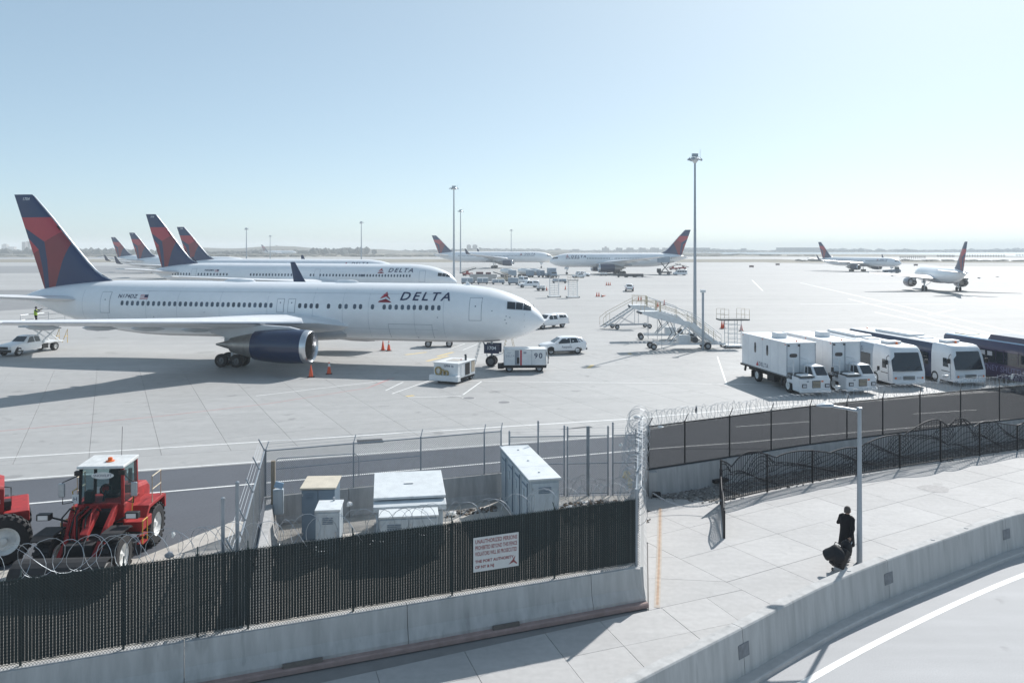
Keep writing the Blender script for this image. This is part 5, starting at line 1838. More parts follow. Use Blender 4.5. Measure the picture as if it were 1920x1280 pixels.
def fittings(t, y, x0, x1, z0, z1, vents=4, hinge=True):
    for i in range(vents):
        MB().box(((x0 + x1) / 2, y, z1 - 0.12 - i * 0.06), ((x1 - x0) * 0.5, 0.018, 0.03)).build('louvre', CABD, t)
    for z in (z0 + 0.15, (z0 + z1) / 2, z1 - 0.15):
        MB().box((x0 + 0.02, y, z), (0.035, 0.02, 0.09)).build('hinge', STEEL, t)
    MB().box((x1 - 0.08, y - 0.01, (z0 + z1) / 2), (0.03, 0.04, 0.16)).build('handle', STEEL, t)
cabs = [o for o in SC.objects if o.get('group') == 'electrical cabinets in the enclosure']
for o in cabs:
    if o.name.startswith('electrical_cabinet') and o['label'].startswith('tall'):
        fittings(o, -0.035, -0.55, -0.02, 0.2, 1.85)
    elif o.name.startswith('electrical_cabinet'):
        fittings(o, -0.035, -0.34, 0.34, 0.2, 1.5)
    elif o.name.startswith('switch_cabinet'):
        fittings(o, -0.035, -0.93, -0.03, 0.2, 1.3)
        fittings(o, -0.035, 0.03, 0.93, 0.2, 1.3, 0)
    elif o.name.startswith('switchgear'):
        fittings(o, -0.035, -0.46, 0.46, 0.2, 2.0)
# ---- warning sign on the slatted fence
u0, u1 = u_of(895), u_of(981)
sw, um = u1 - u0, (u0 + u1) / 2
zt, zb = 2.55, 1.62
sg = thing('warning_sign', 'white warning sign with red letters on the slatted fence', 'sign', tuple(FWo + D1 * um + N1_ * 0.34 + Vector((0, 0, 2.08))), math.atan2(D1.y, D1.x))
SIGNW = M('sign_white', (0.62, 0.62, 0.61), 0.5, 0, 0.05, 5.0)
SIGNR = M('sign_red', (0.27, 0.07, 0.075), 0.5, 0, 0.0)
MB().box((0, 0, 0), (sw, 0.012, 0.92)).build('board', SIGNW, sg)
def sgt(txt, x, z, size, m, bold=0.0):
    o = lettering(txt, size, m, sg, (x, -0.009, z), (rad(90), 0, 0), bold=bold, align='LEFT')
    return o
for i, l in enumerate(('UNAUTHORIZED PERSONS', 'PROHIBITED BEYOND THIS FENCE', 'VIOLATORS WILL BE PROSECUTED')):
    o = sgt(l, -sw / 2 + 0.05, 0.34 - i * 0.165, 0.15, SIGNR, 0.003)
    o.scale = (min(1.0, (sw - 0.10) / max(0.1, o.dimensions.x)) if o.dimensions.x > 0 else 1, 1, 1)
sgt('THE PORT AUTHORITY', -sw / 2 + 0.05, -0.19, 0.105, TXT_NAVY if False else SIGNR, 0.004)
sgt('OF NY & NJ', -sw / 2 + 0.05, -0.34, 0.105, SIGNR, 0.004)
em = MB()
bx, bz = sw / 2 - 0.17, -0.30
for pl in ([(-0.13, -0.09), (0.02, -0.04), (0.11, -0.1), (0.13, -0.08), (0.04, 0.02), (-0.02, 0.02)], [(-0.02, 0.0), (0.04, 0.02), (0.08, 0.14), (0.02, 0.08)]):
    em.add([(bx + x, -0.0085, bz + z) for x, z in pl], [tuple(range(len(pl)))])
em.build('bird_emblem', SIGNR, sg)

# ---- street lamp on the sidewalk
LPM = M('lamp_post_grey', (0.36, 0.40, 0.44), 0.4, 0.35, 0.06, 3.0)
b0 = G(1611.5, 1063)
t = thing('street_lamp', 'grey street lamp post beside the walking person', 'street lamp', (b0.x, b0.y, 0))
MB().tube([(0, 0, 0), (0, 0, 5.12)], [0.09, 0.06], 14).build('post', LPM, t)
MB().lathe([(0, 0.2), (0.05, 0.19), (0.1, 0.13), (0.12, 0.12)], (0, 0, 0), 'z', 14).build('base', LPM, t)
MB().lathe([(5.12, 0.09), (5.17, 0.085), (5.19, 0.001)], (0, 0, 0), 'z', 12).build('cap', LPM, t)
MB().tube([(0, 0, 5.05), (-0.5, 0.05, 5.14), (-0.95, 0.1, 5.2)], [0.05, 0.045, 0.035], 8).build('arm', LPM, t)
hd = MB()
hd.loft([[(x, 0.11 + y * w, 5.2 + z * h_) for y, z in ((-1, 0), (-0.7, 0.8), (0, 1), (0.7, 0.8), (1, 0), (0.6, -0.5), (-0.6, -0.5))] for x, w, h_ in ((-0.8, 0.05, 0.05), (-0.92, 0.13, 0.09), (-1.15, 0.14, 0.08), (-1.35, 0.06, 0.03))])
hd.build('lamp_head', LPM, t)
# ================================================================== vehicles and airfield equipment
def body(stations, mats, name, parent, angle=40, m=0, bevel=0.0):
    """body loft: stations (x, half width, z bottom, z belt, z roof, half width at roof)"""
    rings = []
    for x, w, zb, zl, zr, wr in stations:
        rings.append([(x, -w * 0.94, zb), (x, -w, zb + 0.12), (x, -w, zl), (x, -wr, zr - 0.05), (x, -wr * 0.86, zr), (x, wr * 0.86, zr), (x, wr, zr - 0.05), (x, w, zl), (x, w, zb + 0.12), (x, w * 0.94, zb)])
    return MB().loft(rings, m, True, True).build(name, mats, parent, angle=angle, bevel=bevel)
def side_y(stations, x, z, sd, off=0.012):
    for i in range(len(stations) - 1):
        a, b = stations[i], stations[i + 1]
        lo, hi = (a, b) if a[0] <= b[0] else (b, a)
        if lo[0] - 1e-6 <= x <= hi[0] + 1e-6:
            t = (x - lo[0]) / max(1e-6, hi[0] - lo[0])
            q = [lo[k] + (hi[k] - lo[k]) * t for k in range(6)]
            f = max(0, min(1, (z - q[3]) / max(1e-4, q[4] - 0.05 - q[3])))
            return sd * (q[1] + (q[5] - q[1]) * f + off)
    return sd * stations[0][1]
def side_pane(stations, poly, parent, name='window', mat=None, sides=(-1, 1), off=0.014):
    for sd in sides:
        vs = [(x, side_y(stations, x, z, sd, off), z) for x, z in poly]
        MB().add(vs, [tuple(range(len(vs)))]).build(name, mat or GLASS, parent)
def cross_pane(st_a, st_b, parent, name='windshield', f0=0.08, f1=0.9, wk=0.9, mat=None, off=0.02):
    """pane lying on the sloping top between two stations (cowl -> roof)"""
    def pt(f, s):
        q = [st_a[k] + (st_b[k] - st_a[k]) * f for k in range(6)]
        return Vector((q[0], s * q[5] * wk * 0.93, q[4]))
    vs = [pt(f0, -1), pt(f0, 1), pt(f1, 1), pt(f1, -1)]
    nrm = (vs[1] - vs[0]).cross(vs[3] - vs[0]).normalized()
    if nrm.z < 0:
        nrm = -nrm
    return MB().add([v + nrm * off for v in vs], [(0, 1, 2, 3)]).build(name, mat or GLASS, parent)
def axle_wheels(t, xs, y, R, w, rim=RIM, arches=True, n=18, zc=None):
    for x in xs:
        for sd in (-1, 1):
            add_wheel(t, (x, sd * y, R), R, w, rim, n)
            if arches:
                pts = [(x + (R + 0.09) * math.cos(a), R + (R + 0.09) * math.sin(a)) for a in [math.pi * i / 12 for i in range(13)]]
                MB().prism(pts, sd * (y + w / 2 - 0.10), sd * (y + w / 2 - 0.012), 'y').build('wheel_arch', BLACK, t)

def suv(label, loc, rz, detail=True, group='white cars and vans on the apron', paint=None, text=None):
    t = thing('white_suv', label, 'car', loc, rz, group)
    P_ = paint or WHITE
    S = [(2.25, 0.62, 0.40, 0.72, 0.80, 0.56), (2.18, 0.80, 0.32, 0.78, 0.92, 0.70), (1.75, 0.88, 0.28, 0.90, 1.04, 0.78), (1.05, 0.91, 0.26, 0.98, 1.12, 0.80), (0.30, 0.92, 0.26, 1.02, 1.60, 0.64),
         (-0.2, 0.92, 0.26, 1.04, 1.67, 0.66), (-1.2, 0.92, 0.27, 1.09, 1.66, 0.65), (-1.85, 0.90, 0.32, 1.12, 1.56, 0.62), (-2.22, 0.84, 0.40, 1.10, 1.16, 0.70), (-2.28, 0.72, 0.45, 0.95, 1.0, 0.64)]
    body(S, [P_], 'body', t, angle=50)
    side_pane(S, [(0.80, 1.05), (0.20, 1.50), (-0.55, 1.56), (-0.55, 1.09)], t)
    side_pane(S, [(-0.60, 1.09), (-0.60, 1.56), (-1.25, 1.55), (-1.4, 1.14)], t)
    side_pane(S, [(-1.46, 1.16), (-1.32, 1.54), (-1.62, 1.50), (-1.86, 1.22)], t)
    cross_pane(S[3], S[4], t, 'windshield', 0.06, 0.92)
    cross_pane(S[7], S[8], t, 'rear_window', 0.1, 0.75)
    axle_wheels(t, (1.40, -1.30), 0.80, 0.355, 0.24)
    MB().box((2.18, 0, 0.42), (0.2, 1.62, 0.26)).build('front_bumper', BLACK, t, bevel=0.04)
    MB().box((-2.24, 0, 0.5), (0.2, 1.66, 0.22)).build('rear_bumper', BLACK, t, bevel=0.04)
    MB().box((2.245, 0, 0.70), (0.06, 0.9, 0.18)).build('grille', BLACK, t)
    for sd in (-1, 1):
        MB().box((0, sd * 0.90, 0.30), (2.2, 0.06, 0.12)).build('sill', BLACK, t)
        MB().box((2.12, sd * 0.68, 0.80), (0.22, 0.24, 0.12), rz=-sd * 0.5).build('headlight', LAMPW, t, bevel=0.02)
        MB().box((-2.16, sd * 0.74, 0.98), (0.16, 0.2, 0.16)).build('tail_light', LAMPR, t)
        MB().box((0.72, sd * 1.0, 1.08), (0.12, 0.2, 0.14)).build('mirror', P_, t, bevel=0.03)
        MB().box((-0.55, sd * 0.926, 0.90), (0.16, 0.02, 0.03)).build('door_handle', GREY_LINE, t)
    if text:
        for sd in (-1, 1):
            lettering(text, 0.26, TXT_NAVY, t, (-0.2, sd * 0.928, 0.72), (rad(90), 0, 0 if sd < 0 else rad(180)), bold=0.004)
    return t
def pickup(label, loc, rz, cap=False, bar=False, group='white cars and vans on the apron', rail=None):
    t = thing('white_pickup', label, 'pickup truck', loc, rz, group)
    S = [(2.72, 0.78, 0.52, 0.92, 1.0, 0.72), (2.65, 0.92, 0.42, 1.0, 1.08, 0.84), (1.5, 0.96, 0.40, 1.08, 1.18, 0.86), (0.95, 0.97, 0.40, 1.10, 1.24, 0.84), (0.35, 0.97, 0.40, 1.12, 1.74, 0.68),
         (-0.2, 0.97, 0.40, 1.12, 1.79, 0.69), (-0.85, 0.97, 0.40, 1.12, 1.76, 0.68), (-0.98, 0.97, 0.40, 1.12, 1.66, 0.70)]
    body(S, [WHITE], 'cab', t, angle=50)
    bedm = MB()
    for sd in (-1, 1):
        bedm.box((-1.88, sd * 0.92, 0.82), (1.78, 0.12, 0.62))
    bedm.box((-2.74, 0, 0.82), (0.1, 1.92, 0.62)).box((-1.88, 0, 0.62), (1.78, 1.8, 0.1))
    bedm.build('bed', WHITE, t, bevel=0.02)
    side_pane(S, [(0.78, 1.16), (0.26, 1.66), (-0.12, 1.69), (-0.12, 1.16)], t)
    side_pane(S, [(-0.22, 1.16), (-0.22, 1.69), (-0.80, 1.67), (-0.84, 1.16)], t)
    cross_pane(S[3], S[4], t, 'windshield', 0.06, 0.92)
    MB().box((-0.985, 0, 1.42), (0.02, 1.2, 0.4)).build('rear_window', GLASS, t)
    if cap:
        C = [(-0.99, 0.94, 1.13, 1.2, 1.78, 0.76), (-1.6, 0.94, 1.13, 1.2, 1.82, 0.76), (-2.55, 0.94, 1.13, 1.2, 1.78, 0.74), (-2.78, 0.92, 1.13, 1.2, 1.5, 0.78)]
        body(C, [WHITE], 'bed_cap', t, angle=50)
        side_pane(C, [(-1.2, 1.3), (-1.2, 1.66), (-2.35, 1.64), (-2.5, 1.3)], t, 'cap_window')
    if bar:
        MB().box((-0.3, 0, 1.84), (0.3, 1.1, 0.1)).build('light_bar', LAMPO, t, bevel=0.02)
    axle_wheels(t, (1.72, -1.72), 0.83, 0.40, 0.26)
    MB().box((2.72, 0, 0.55), (0.16, 1.86, 0.24)).build('front_bumper', STEEL, t, bevel=0.03)
    MB().box((-2.84, 0, 0.6), (0.14, 1.9, 0.2)).build('rear_bumper', DARKST, t, bevel=0.03)
    MB().box((2.735, 0, 0.82), (0.05, 1.2, 0.24)).build('grille', BLACK, t)
    for sd in (-1, 1):
        MB().box((2.70, sd * 0.76, 0.86), (0.1, 0.26, 0.2)).build('headlight', LAMPW, t)
        MB().box((-2.80, sd * 0.86, 0.92), (0.05, 0.16, 0.34)).build('tail_light', LAMPR, t)
        MB().box((0.80, sd * 1.08, 1.2), (0.12, 0.24, 0.2)).build('mirror', BLACK if bar else WHITE, t, bevel=0.03)
    return t
def heading(front, rear):
    d = front - rear
    return math.atan2(d.y, d.x)
def mid(a, b, t=0.5):
    return a + (b - a) * t
def place(fpx, rpx, half, base_f):
    """from near-side front/rear wheel contact pixels -> centre and heading; half = track half on the viewer's side (sign = side)"""
    f, r = G(*fpx), G(*rpx)
    h = heading(f, r)
    d = Vector((math.cos(h), math.sin(h), 0))
    left = Vector((-d.y, d.x, 0))
    c = mid(f, r)
    return c + left * half, h
c, h = place((1033, 665), (1084.4, 663.3), -0.82, 0)
suv('white sport utility car with black lower trim in front of the nose', (c.x, c.y, 0), h, text='Panasonic')
c, h = place((1018, 617), (1053, 614), -0.83, 0)
pickup('white pickup with a windowed bed cap just behind the airliner nose', (c.x, c.y, 0), h, cap=True)
g = G(1183, 547)
pickup('white pickup seen from behind, alone in the middle of the apron', (g.x, g.y + 2.7, 0), rad(84), bar=False)
c, h = place((986, 540), (1006, 538), -0.83, 0)
pickup('white pickup with a cart behind it, left of the two tall stands', (c.x, c.y, 0), rad(190), cap=True)
suv('small white car by the utility truck, in front of the left facing airliner', tuple(G(1085, 521)), rad(200))
pickup('white utility pickup behind the small white car', tuple(G(1094, 518)), rad(-25), cap=True)

def van(label, loc, rz, group='white cars and vans on the apron'):
    t = thing('white_van', label, 'van', loc, rz, group)
    S = [(2.6, 0.8, 0.4, 0.8, 0.9, 0.7), (2.5, 0.93, 0.32, 0.95, 1.1, 0.8), (1.9, 0.98, 0.3, 1.12, 1.25, 0.84), (1.1, 1.0, 0.3, 1.15, 1.95, 0.76), (0.5, 1.0, 0.3, 1.15, 2.02, 0.78), (-2.4, 1.0, 0.32, 1.15, 2.0, 0.78), (-2.6, 0.97, 0.4, 1.15, 1.9, 0.76)]
    body(S, [WHITE], 'body', t, angle=50)
    for x0, x1 in ((1.5, 0.6), (0.5, -0.4), (-0.5, -1.4), (-1.5, -2.4)):
        side_pane(S, [(x0, 1.2), (x0 - 0.3 if x0 == 1.5 else x0, 1.8), (x1, 1.82), (x1, 1.2)], t)
    cross_pane(S[2], S[3], t)
    MB().box((-2.61, 0, 1.5), (0.03, 1.3, 0.5)).build('rear_window', GLASS, t)
    axle_wheels(t, (1.7, -1.6), 0.86, 0.37, 0.25)
    MB().box((2.55, 0, 0.45), (0.16, 1.8, 0.2)).build('front_bumper', BLACK, t)
    MB().box((-2.62, 0, 0.5), (0.14, 1.8, 0.2)).build('rear_bumper', BLACK, t)
    return t
van('white van parked beside the lift truck at the far airliner', tuple(G(1275, 516)), rad(188))

# ---- box-bodied lift trucks beside the buses
TRW = M('truck_box_white', (0.80, 0.81, 0.82), 0.4, 0, 0.04, 1.0, var2=0.05, scale2=0.5, coat=0.15)
def box_truck(label, loc, rz, lettered=True):
    t = thing('lift_truck', label, 'truck', loc, rz, 'white box trucks with low cabs')
    # x forward, front bumper at x = 0
    MB().box((-5.35, 0, 2.28), (7.1, 2.3, 2.42)).build('box_body', TRW, t, bevel=0.02)
    MB().box((-5.35, 0, 3.505), (7.2, 2.4, 0.05)).build('roof', TRW, t, bevel=0.01)
    MB().box((-5.35, 0, 0.98), (7.15, 2.1, 0.16)).build('sub_frame', UNDER, t)
    for y in (-0.42, 0.42):
        MB().box((-4.9, y, 0.72), (8.2, 0.16, 0.3)).build('chassis_rail', UNDER, t)
    rm = MB().loft([[(-5.0 + x, y * w, z) for y, z in ((-1, 3.53), (-1, 3.86), (-0.85, 3.92), (0.85, 3.92), (1, 3.86), (1, 3.53))] for x, w in ((-0.45, 0.34), (-0.35, 0.42), (0.4, 0.42), (0.5, 0.3))], 0, True, False)
    rm.build('roof_unit', GWHITE, t, bevel=0.03)
    MB().lathe([(3.53, 0.07), (3.62, 0.06), (3.64, 0.001)], (-2.25, -0.1, 0), 'z', 10).build('beacon', LAMPO, t)
    # low cab on the left-front, platform beside it
    C = [(-0.02, 0.52, 0.55, 1.25, 1.32, 0.46), (-0.10, 0.54, 0.5, 1.3, 1.40, 0.5), (-0.62, 0.55, 0.5, 1.35, 1.98, 0.48), (-1.62, 0.55, 0.5, 1.35, 2.0, 0.48)]
    C = [(a, b, c_, d, e, f_) for a, b, c_, d, e, f_ in C]
    cabo = thing_part = None
    cb = MB()
    rings = []
    for x, w, zb, zl, zr, wr in C:
        rings.append([(x, 0.62 - w, zb), (x, 0.62 - w, zl), (x, 0.62 - wr, zr - 0.05), (x, 0.62 - wr * 0.86, zr), (x, 0.62 + wr * 0.86, zr), (x, 0.62 + wr, zr - 0.05), (x, 0.62 + w, zl), (x, 0.62 + w, zb)])
    cb.loft(rings, 0, True, False)
    cab_o = cb.build('cab', TRW, t, bevel=0.02)
    MB().add([(-0.10 + 0.02, 0.20, 1.42), (-0.10 + 0.02, 1.04, 1.42), (-0.56 + 0.02, 1.02, 1.94), (-0.56 + 0.02, 0.22, 1.94)], [(0, 1, 2, 3)]).build('windshield', GLASS, cab_o)
    for y, s_ in ((0.055, -1), (1.185, 1)):
        MB().add([(-0.35, y + s_ * 0.0, 1.42), (-0.72, y - s_ * 0.06, 1.9), (-1.4, y - s_ * 0.06, 1.9), (-1.4, y, 1.42)], [(0, 1, 2, 3)]).build('side_window', GLASS, cab_o)
    # front apron of the chassis
    MB().prism([(0.05, 0.30), (0.05, 1.18), (-0.2, 1.28), (-1.0, 1.28), (-1.0, 1.0), (-1.75, 1.0), (-1.75, 0.75), (-0.95, 0.75), (-0.9, 0.30)], -1.16, 1.16, 'y').build('front_body', TRW, t, bevel=0.02)
    MB().box((0.08, 0, 0.36), (0.2, 2.36, 0.2)).build('bumper', GWHITE, t, bevel=0.02)
    gm = MB().box((0.07, 0.1, 0.82), (0.03, 0.62, 0.5)).build('grille', DARKST, t)
    for i in range(5):
        MB().box((0.09, 0.1, 0.64 + i * 0.09), (0.02, 0.58, 0.035)).build('grille_bar', CREAM, gm)
    for y in (-0.8, 0.92):
        MB().box((0.07, y, 0.72), (0.05, 0.34, 0.26)).build('headlight_frame', BLACK, t)
        MB().box((0.095, y, 0.72), (0.03, 0.26, 0.18)).build('headlight', LAMPW, t)
    for y in (-0.55, 0.55):
        MB().box((0.07, y, 1.02), (0.02, 0.16, 0.09)).build('number_plate', LAMPO if y > 0 else GREY_LINE, t)
    # folding platform with rails beside the cab
    MB().box((-0.85, -0.56, 1.34), (1.7, 1.1, 0.10)).build('platform', DARKST, t)
    MB().loft([[(x, y, z) for y, z in ((-1.1, 1.40), (-1.0, 1.47), (-0.2, 1.47), (-0.1, 1.40))] for x in (-0.62, 0.12)], 0, True, False).build('platform_flap', GWHITE, t, bevel=0.02)
    for y0, y1 in ((-1.1, -0.75), (0.0, 0.02)):
        MB().tube([(-1.75, y0, 2.4), (-0.95, y0, 2.4), (-0.9, y0, 2.36), (-0.9, y0, 1.4)], 0.025, 6).tube([(-1.75, y0, 1.9), (-0.9, y0, 1.9)], 0.02, 6).build('hand_rail', GWHITE, t)
    MB().box((-0.92, -1.08, 1.75), (0.07, 0.07, 1.3)).build('rail_post', GWHITE, t)
    MB().lathe([(-0.15, 0.14), (-0.15, 0.10), (0.15, 0.10), (0.15, 0.14)], (-1.3, -1.1, 1.2), 'y', 14).build('roller', RIM, t)
    # box front door and windows
    d_ = MB().box((-1.79, -0.62, 2.25), (0.03, 0.92, 2.1)).build('front_door', TRW, t, bevel=0.008)
    wq = [(-1.765, -0.62 + 0.30 * math.copysign(abs(math.cos(a)) ** 0.6, math.cos(a)), 2.6 + 0.14 * math.copysign(abs(math.sin(a)) ** 0.6, math.sin(a))) for a in [2 * math.pi * i / 20 for i in range(20)]]
    MB().add(wq, [tuple(range(20))]).build('door_window', GLASS, d_)
    for y in (-1.12, -0.12, 1.1):
        MB().box((-1.775, y, 2.3), (0.02, 0.035, 2.3)).build('door_seal', GREY_LINE, t)
    for y in (-1.0, -0.2):
        MB().box((-1.74, y, 3.32), (0.1, 0.12, 0.1)).build('work_light', BLACK, t)
    for sd in (-1, 1):
        for x in (-6.6, -4.65):
            wq = [(x + 0.16 * math.copysign(abs(math.cos(a)) ** 0.6, math.cos(a)), sd * 1.158, 2.62 + 0.40 * math.copysign(abs(math.sin(a)) ** 0.5, math.sin(a))) for a in [2 * math.pi * i / 20 for i in range(20)]]
            MB().add(wq, [tuple(range(20))]).build('side_window', GLASS, t)
        if lettered:
            lettering('DELTA', 0.46, TXT_NAVY, t, (-5.25 if sd < 0 else -5.6, sd * 1.162, 1.42), (rad(90), 0, 0 if sd < 0 else rad(180)), spacing=1.15)
            em = MB()
            sx = 1 if sd < 0 else -1
            x0 = -6.45 if sd < 0 else -4.5
            em.add([(x0, sd * 1.162, 1.26), (x0 + sx * 0.42, sd * 1.162, 1.26), (x0 + sx * 0.24, sd * 1.162, 1.62)], [(0, 1, 2)], 0)
            em.build('emblem', [LOGO_RED], t)
    for sd in (-1, 1):
        for x in (-3.0, -4.2, -5.4, -7.8):
            MB().box((x, sd * 1.152, 2.28), (0.02, 0.012, 2.36)).build('panel_seam', PALE_LINE, t)
        MB().box((-5.35, sd * 1.156, 1.12), (7.1, 0.02, 0.07)).build('rub_rail', STEEL, t)
        for x in (-1.95, -5.4, -8.7):
            MB().box((x, sd * 1.158, 3.38), (0.14, 0.02, 0.06)).build('marker_lamp', LAMPO, t)
        MB().box((-7.1, sd * 0.98, 0.5), (0.03, 0.5, 0.55)).build('mud_flap', BLACK, t)
    MB().tube([(-0.3, 1.17, 1.5), (-0.15, 1.4, 1.6), (-0.15, 1.42, 1.9)], 0.02, 5).box((-0.14, 1.44, 1.8), (0.08, 0.16, 0.3)).build('mirror', BLACK, t)
    # rear lift and bumper
    MB().box((-9.15, 0.1, 1.85), (0.5, 1.5, 1.6)).build('rear_platform_box', GWHITE, t, bevel=0.02)
    for y in (-0.62, 0.0, 0.6):
        MB().tube([(-9.42, y, 1.1), (-9.42, y, 2.6)], 0.03, 6).build('rear_rail', CREAM if y == 0 else STEEL, t)
    MB().box((-9.2, 0, 0.95), (0.6, 2.0, 0.14)).build('rear_bumper', UNDER, t)
    MB().box((-9.2, -0.7, 0.65), (0.16, 0.12, 0.5), ry=0.3).build('tow_bracket', UNDER, t)
    for y in (-0.85, 0.85):
        MB().box((-4.3, y, 0.62), (1.1, 0.45, 0.5)).build('side_tank', UNDER, t, bevel=0.03)
        MB().box((-3.0, y, 0.7), (0.12, 0.12, 0.9)).build('jack_leg', DARKST, t)
    for x in (-1.65, -6.4):
        for sd in (-1, 1):
            add_wheel(t, (x, sd * 0.98, 0.50), 0.50, 0.30, RIMW)
    return t
fw, rw_ = G(1480, 735), G(1420, 716)
h = rad(-90 + 9.5)
dv = Vector((math.cos(h), math.sin(h), 0)); lv = Vector((-dv.y, dv.x, 0))
tc = fw + dv * 1.65 + lv * 1.0
box_truck('white box truck with a low cab, nearest to the passenger stairs', (tc.x, tc.y, 0), h)
tc2 = tc + lv * 3.62 + dv * -0.1
box_truck('white box truck with a low cab, between its twin and the white bus', (tc2.x, tc2.y, 0), h)

# ---- apron buses
BUSN = M('bus_navy', (0.018, 0.028, 0.075), 0.3, 0, 0.06, 1.0, coat=0.4)
BUSP = M('bus_dark_purple', (0.035, 0.026, 0.075), 0.3, 0, 0.06, 1.0, coat=0.4)
BUSSIDE = M('bus_silver_side', (0.36, 0.42, 0.48), 0.4, 0.1, 0.06, 1.0)
def apron_bus(label, loc, rz, side, L=13.6, lettered=''):
    t = thing('apron_bus', label, 'bus', loc, rz, 'apron buses parked in a row')
    hw_ = 1.35
    rings = []
    prof = [(-0.02, 0.93, 0.35, 2.75, 0.84), (-0.10, 0.975, 0.3, 2.86, 0.88), (-0.55, 0.98, 0.3, 2.96, 0.9), (-1.3, 1.0, 0.3, 3.0, 0.93), (-2.6, 1.0, 0.3, 3.0, 0.93)]
    def ring(x, k, zb, zr, kr):
        w = hw_ * k
        wr = hw_ * kr
        return [(x, -w, zb), (x, -w, 1.15), (x, -w * 0.995, 2.2), (x, -wr, zr - 0.14), (x, -wr * 0.9, zr), (x, wr * 0.9, zr), (x, wr, zr - 0.14), (x, w * 0.995, 2.2), (x, w, 1.15), (x, w, zb)]
    # front raked: shift upper points back
    rings = []
    for x, k, zb, zr, kr in prof:
        r = ring(x, k, zb, zr, kr)
        r = [(p[0] - max(0, (p[2] - 1.1)) * (0.30 if x > -0.3 else 0.12 if x > -1 else 0), p[1], p[2]) for p in r]
        rings.append(r)
    MB().loft(rings, 0, True, True).build('front_body', TRW, t, angle=45)
    rings = [ring(x, 1.0, 0.3, 3.0, 0.94) for x in (-2.604, -6, -10, -L)]
    MB().loft(rings, 0, True, True).build('body', side, t, angle=45)
    MB().loft([[(x, -1.24, 2.95), (x, -1.14, 3.02), (x, 1.14, 3.02), (x, 1.24, 2.95)] for x in (-2.5, -L + 0.05)], 0, True, False).build('roof', TRW, t)
    # windshield wrapped over the front
    ws_ = []
    for z, xk in ((1.22, 0.0), (1.9, 0.0), (2.55, 0.0)):
        row = []
        for yk in (-1.0, -0.6, 0.0, 0.6, 1.0):
            x = -0.02 - (z - 1.1) * 0.30 - 0.0 + 0.035 - abs(yk) ** 3 * 0.06
            row.append((x, yk * hw_ * (0.935 - (z - 1.22) * 0.055), z))
        ws_.append(row)
    wm = MB()
    wm.loft(ws_, 0, False, True, False)
    wo_ = wm.build('windshield', GLASS, t)
    for y in (-0.35, 0.45):
        MB().tube([(0.0, y, 1.24), (-0.10, y + 0.5, 1.55)], 0.015, 4).build('wiper', BLACK, wo_)
    MB().box((0.0, 0, 0.33), (0.14, 2.2, 0.14)).build('bumper_lip', GWHITE, t, bevel=0.02)
    for i in range(3):
        MB().box((0.0, 0.0, 0.62 + i * 0.1), (0.06, 0.9, 0.05)).build('grille_slot', DARKST, t)
    for sd in (-1, 1):
        hl = MB().box((-0.03, sd * 0.86, 0.72), (0.08, 0.5, 0.17)).build('headlight', LAMPW, t, bevel=0.02)
        MB().box((-0.0, sd * 1.05, 0.72), (0.06, 0.12, 0.14)).build('indicator', LAMPO, hl)
        MB().box((-0.9, sd * 1.365, 1.2), (0.85, 0.02, 1.5)).build('driver_door', TRW, t)
        MB().add([(-0.62, sd * 1.382, 1.35), (-0.85, sd * 1.382, 2.0), (-1.25, sd * 1.382, 2.0), (-1.25, sd * 1.382, 1.35)], [(0, 1, 2, 3)]).build('door_window', GLASS, t)
        MB().box((-0.95, sd * 1.372, 1.02), (0.9, 0.03, 0.05)).build('door_trim', BLACK, t)
        for i in range(6):
            x0 = -2.9 - i * 1.75
            MB().box((x0 - 0.82, sd * 1.352, 1.72), (1.62, 0.02, 0.92)).build('side_window', GLASS, t)
        if lettered:
            MB()
            lettering(lettered, 0.5, TXT_NAVY, t, (-5.0, sd * 1.366, 2.45), (rad(90), 0, 0 if sd < 0 else rad(180)), spacing=1.2)
        MB().tube([(-0.55, sd * 1.25, 2.35), (-0.35, sd * 1.55, 2.25), (-0.35, sd * 1.58, 1.95)], 0.025, 6).box((-0.36, sd * 1.58, 1.85), (0.1, 0.2, 0.34)).build('mirror', BLACK, t)
        for x in (-2.2, -L + 2.6):
            add_wheel(t, (x, sd * 1.2, 0.45), 0.45, 0.3, RIM)
    MB().box((-2.35, 0, 3.12), (0.9, 1.2, 0.2)).build('roof_hatch', GWHITE, t, bevel=0.05)
    MB().box((-5.2, 0, 3.07), (1.1, 0.9, 0.1)).build('roof_hatch', GWHITE, t, bevel=0.03)
    MB().box((-8.5, 0, 3.14), (4.6, 1.5, 0.24)).build('air_conditioner', GWHITE, t, bevel=0.08)
    MB().lathe([(3.0, 0.09), (3.14, 0.08), (3.2, 0.001)], (-1.75, 0.1, 0), 'z', 10).build('beacon', LAMPO, t)
    MB().lathe([(3.0, 0.07), (3.12, 0.06), (3.14, 0.001)], (-L + 0.6, 0.1, 0), 'z', 10).build('beacon', LAMPO, t)
    return t
fb = G(1706, 727)
apron_bus('white apron bus with pale sides, next to the second box truck', (fb.x, fb.y + 0.1, 0), rad(-90 + 6), BUSSIDE, 10.5, 'ACCESS')
fb2 = G(1822, 724)
apron_bus('apron bus with navy sides and white roof, right of the white bus', (fb2.x, fb2.y + 0.1, 0), rad(-90 + 9), BUSN, 13.8)
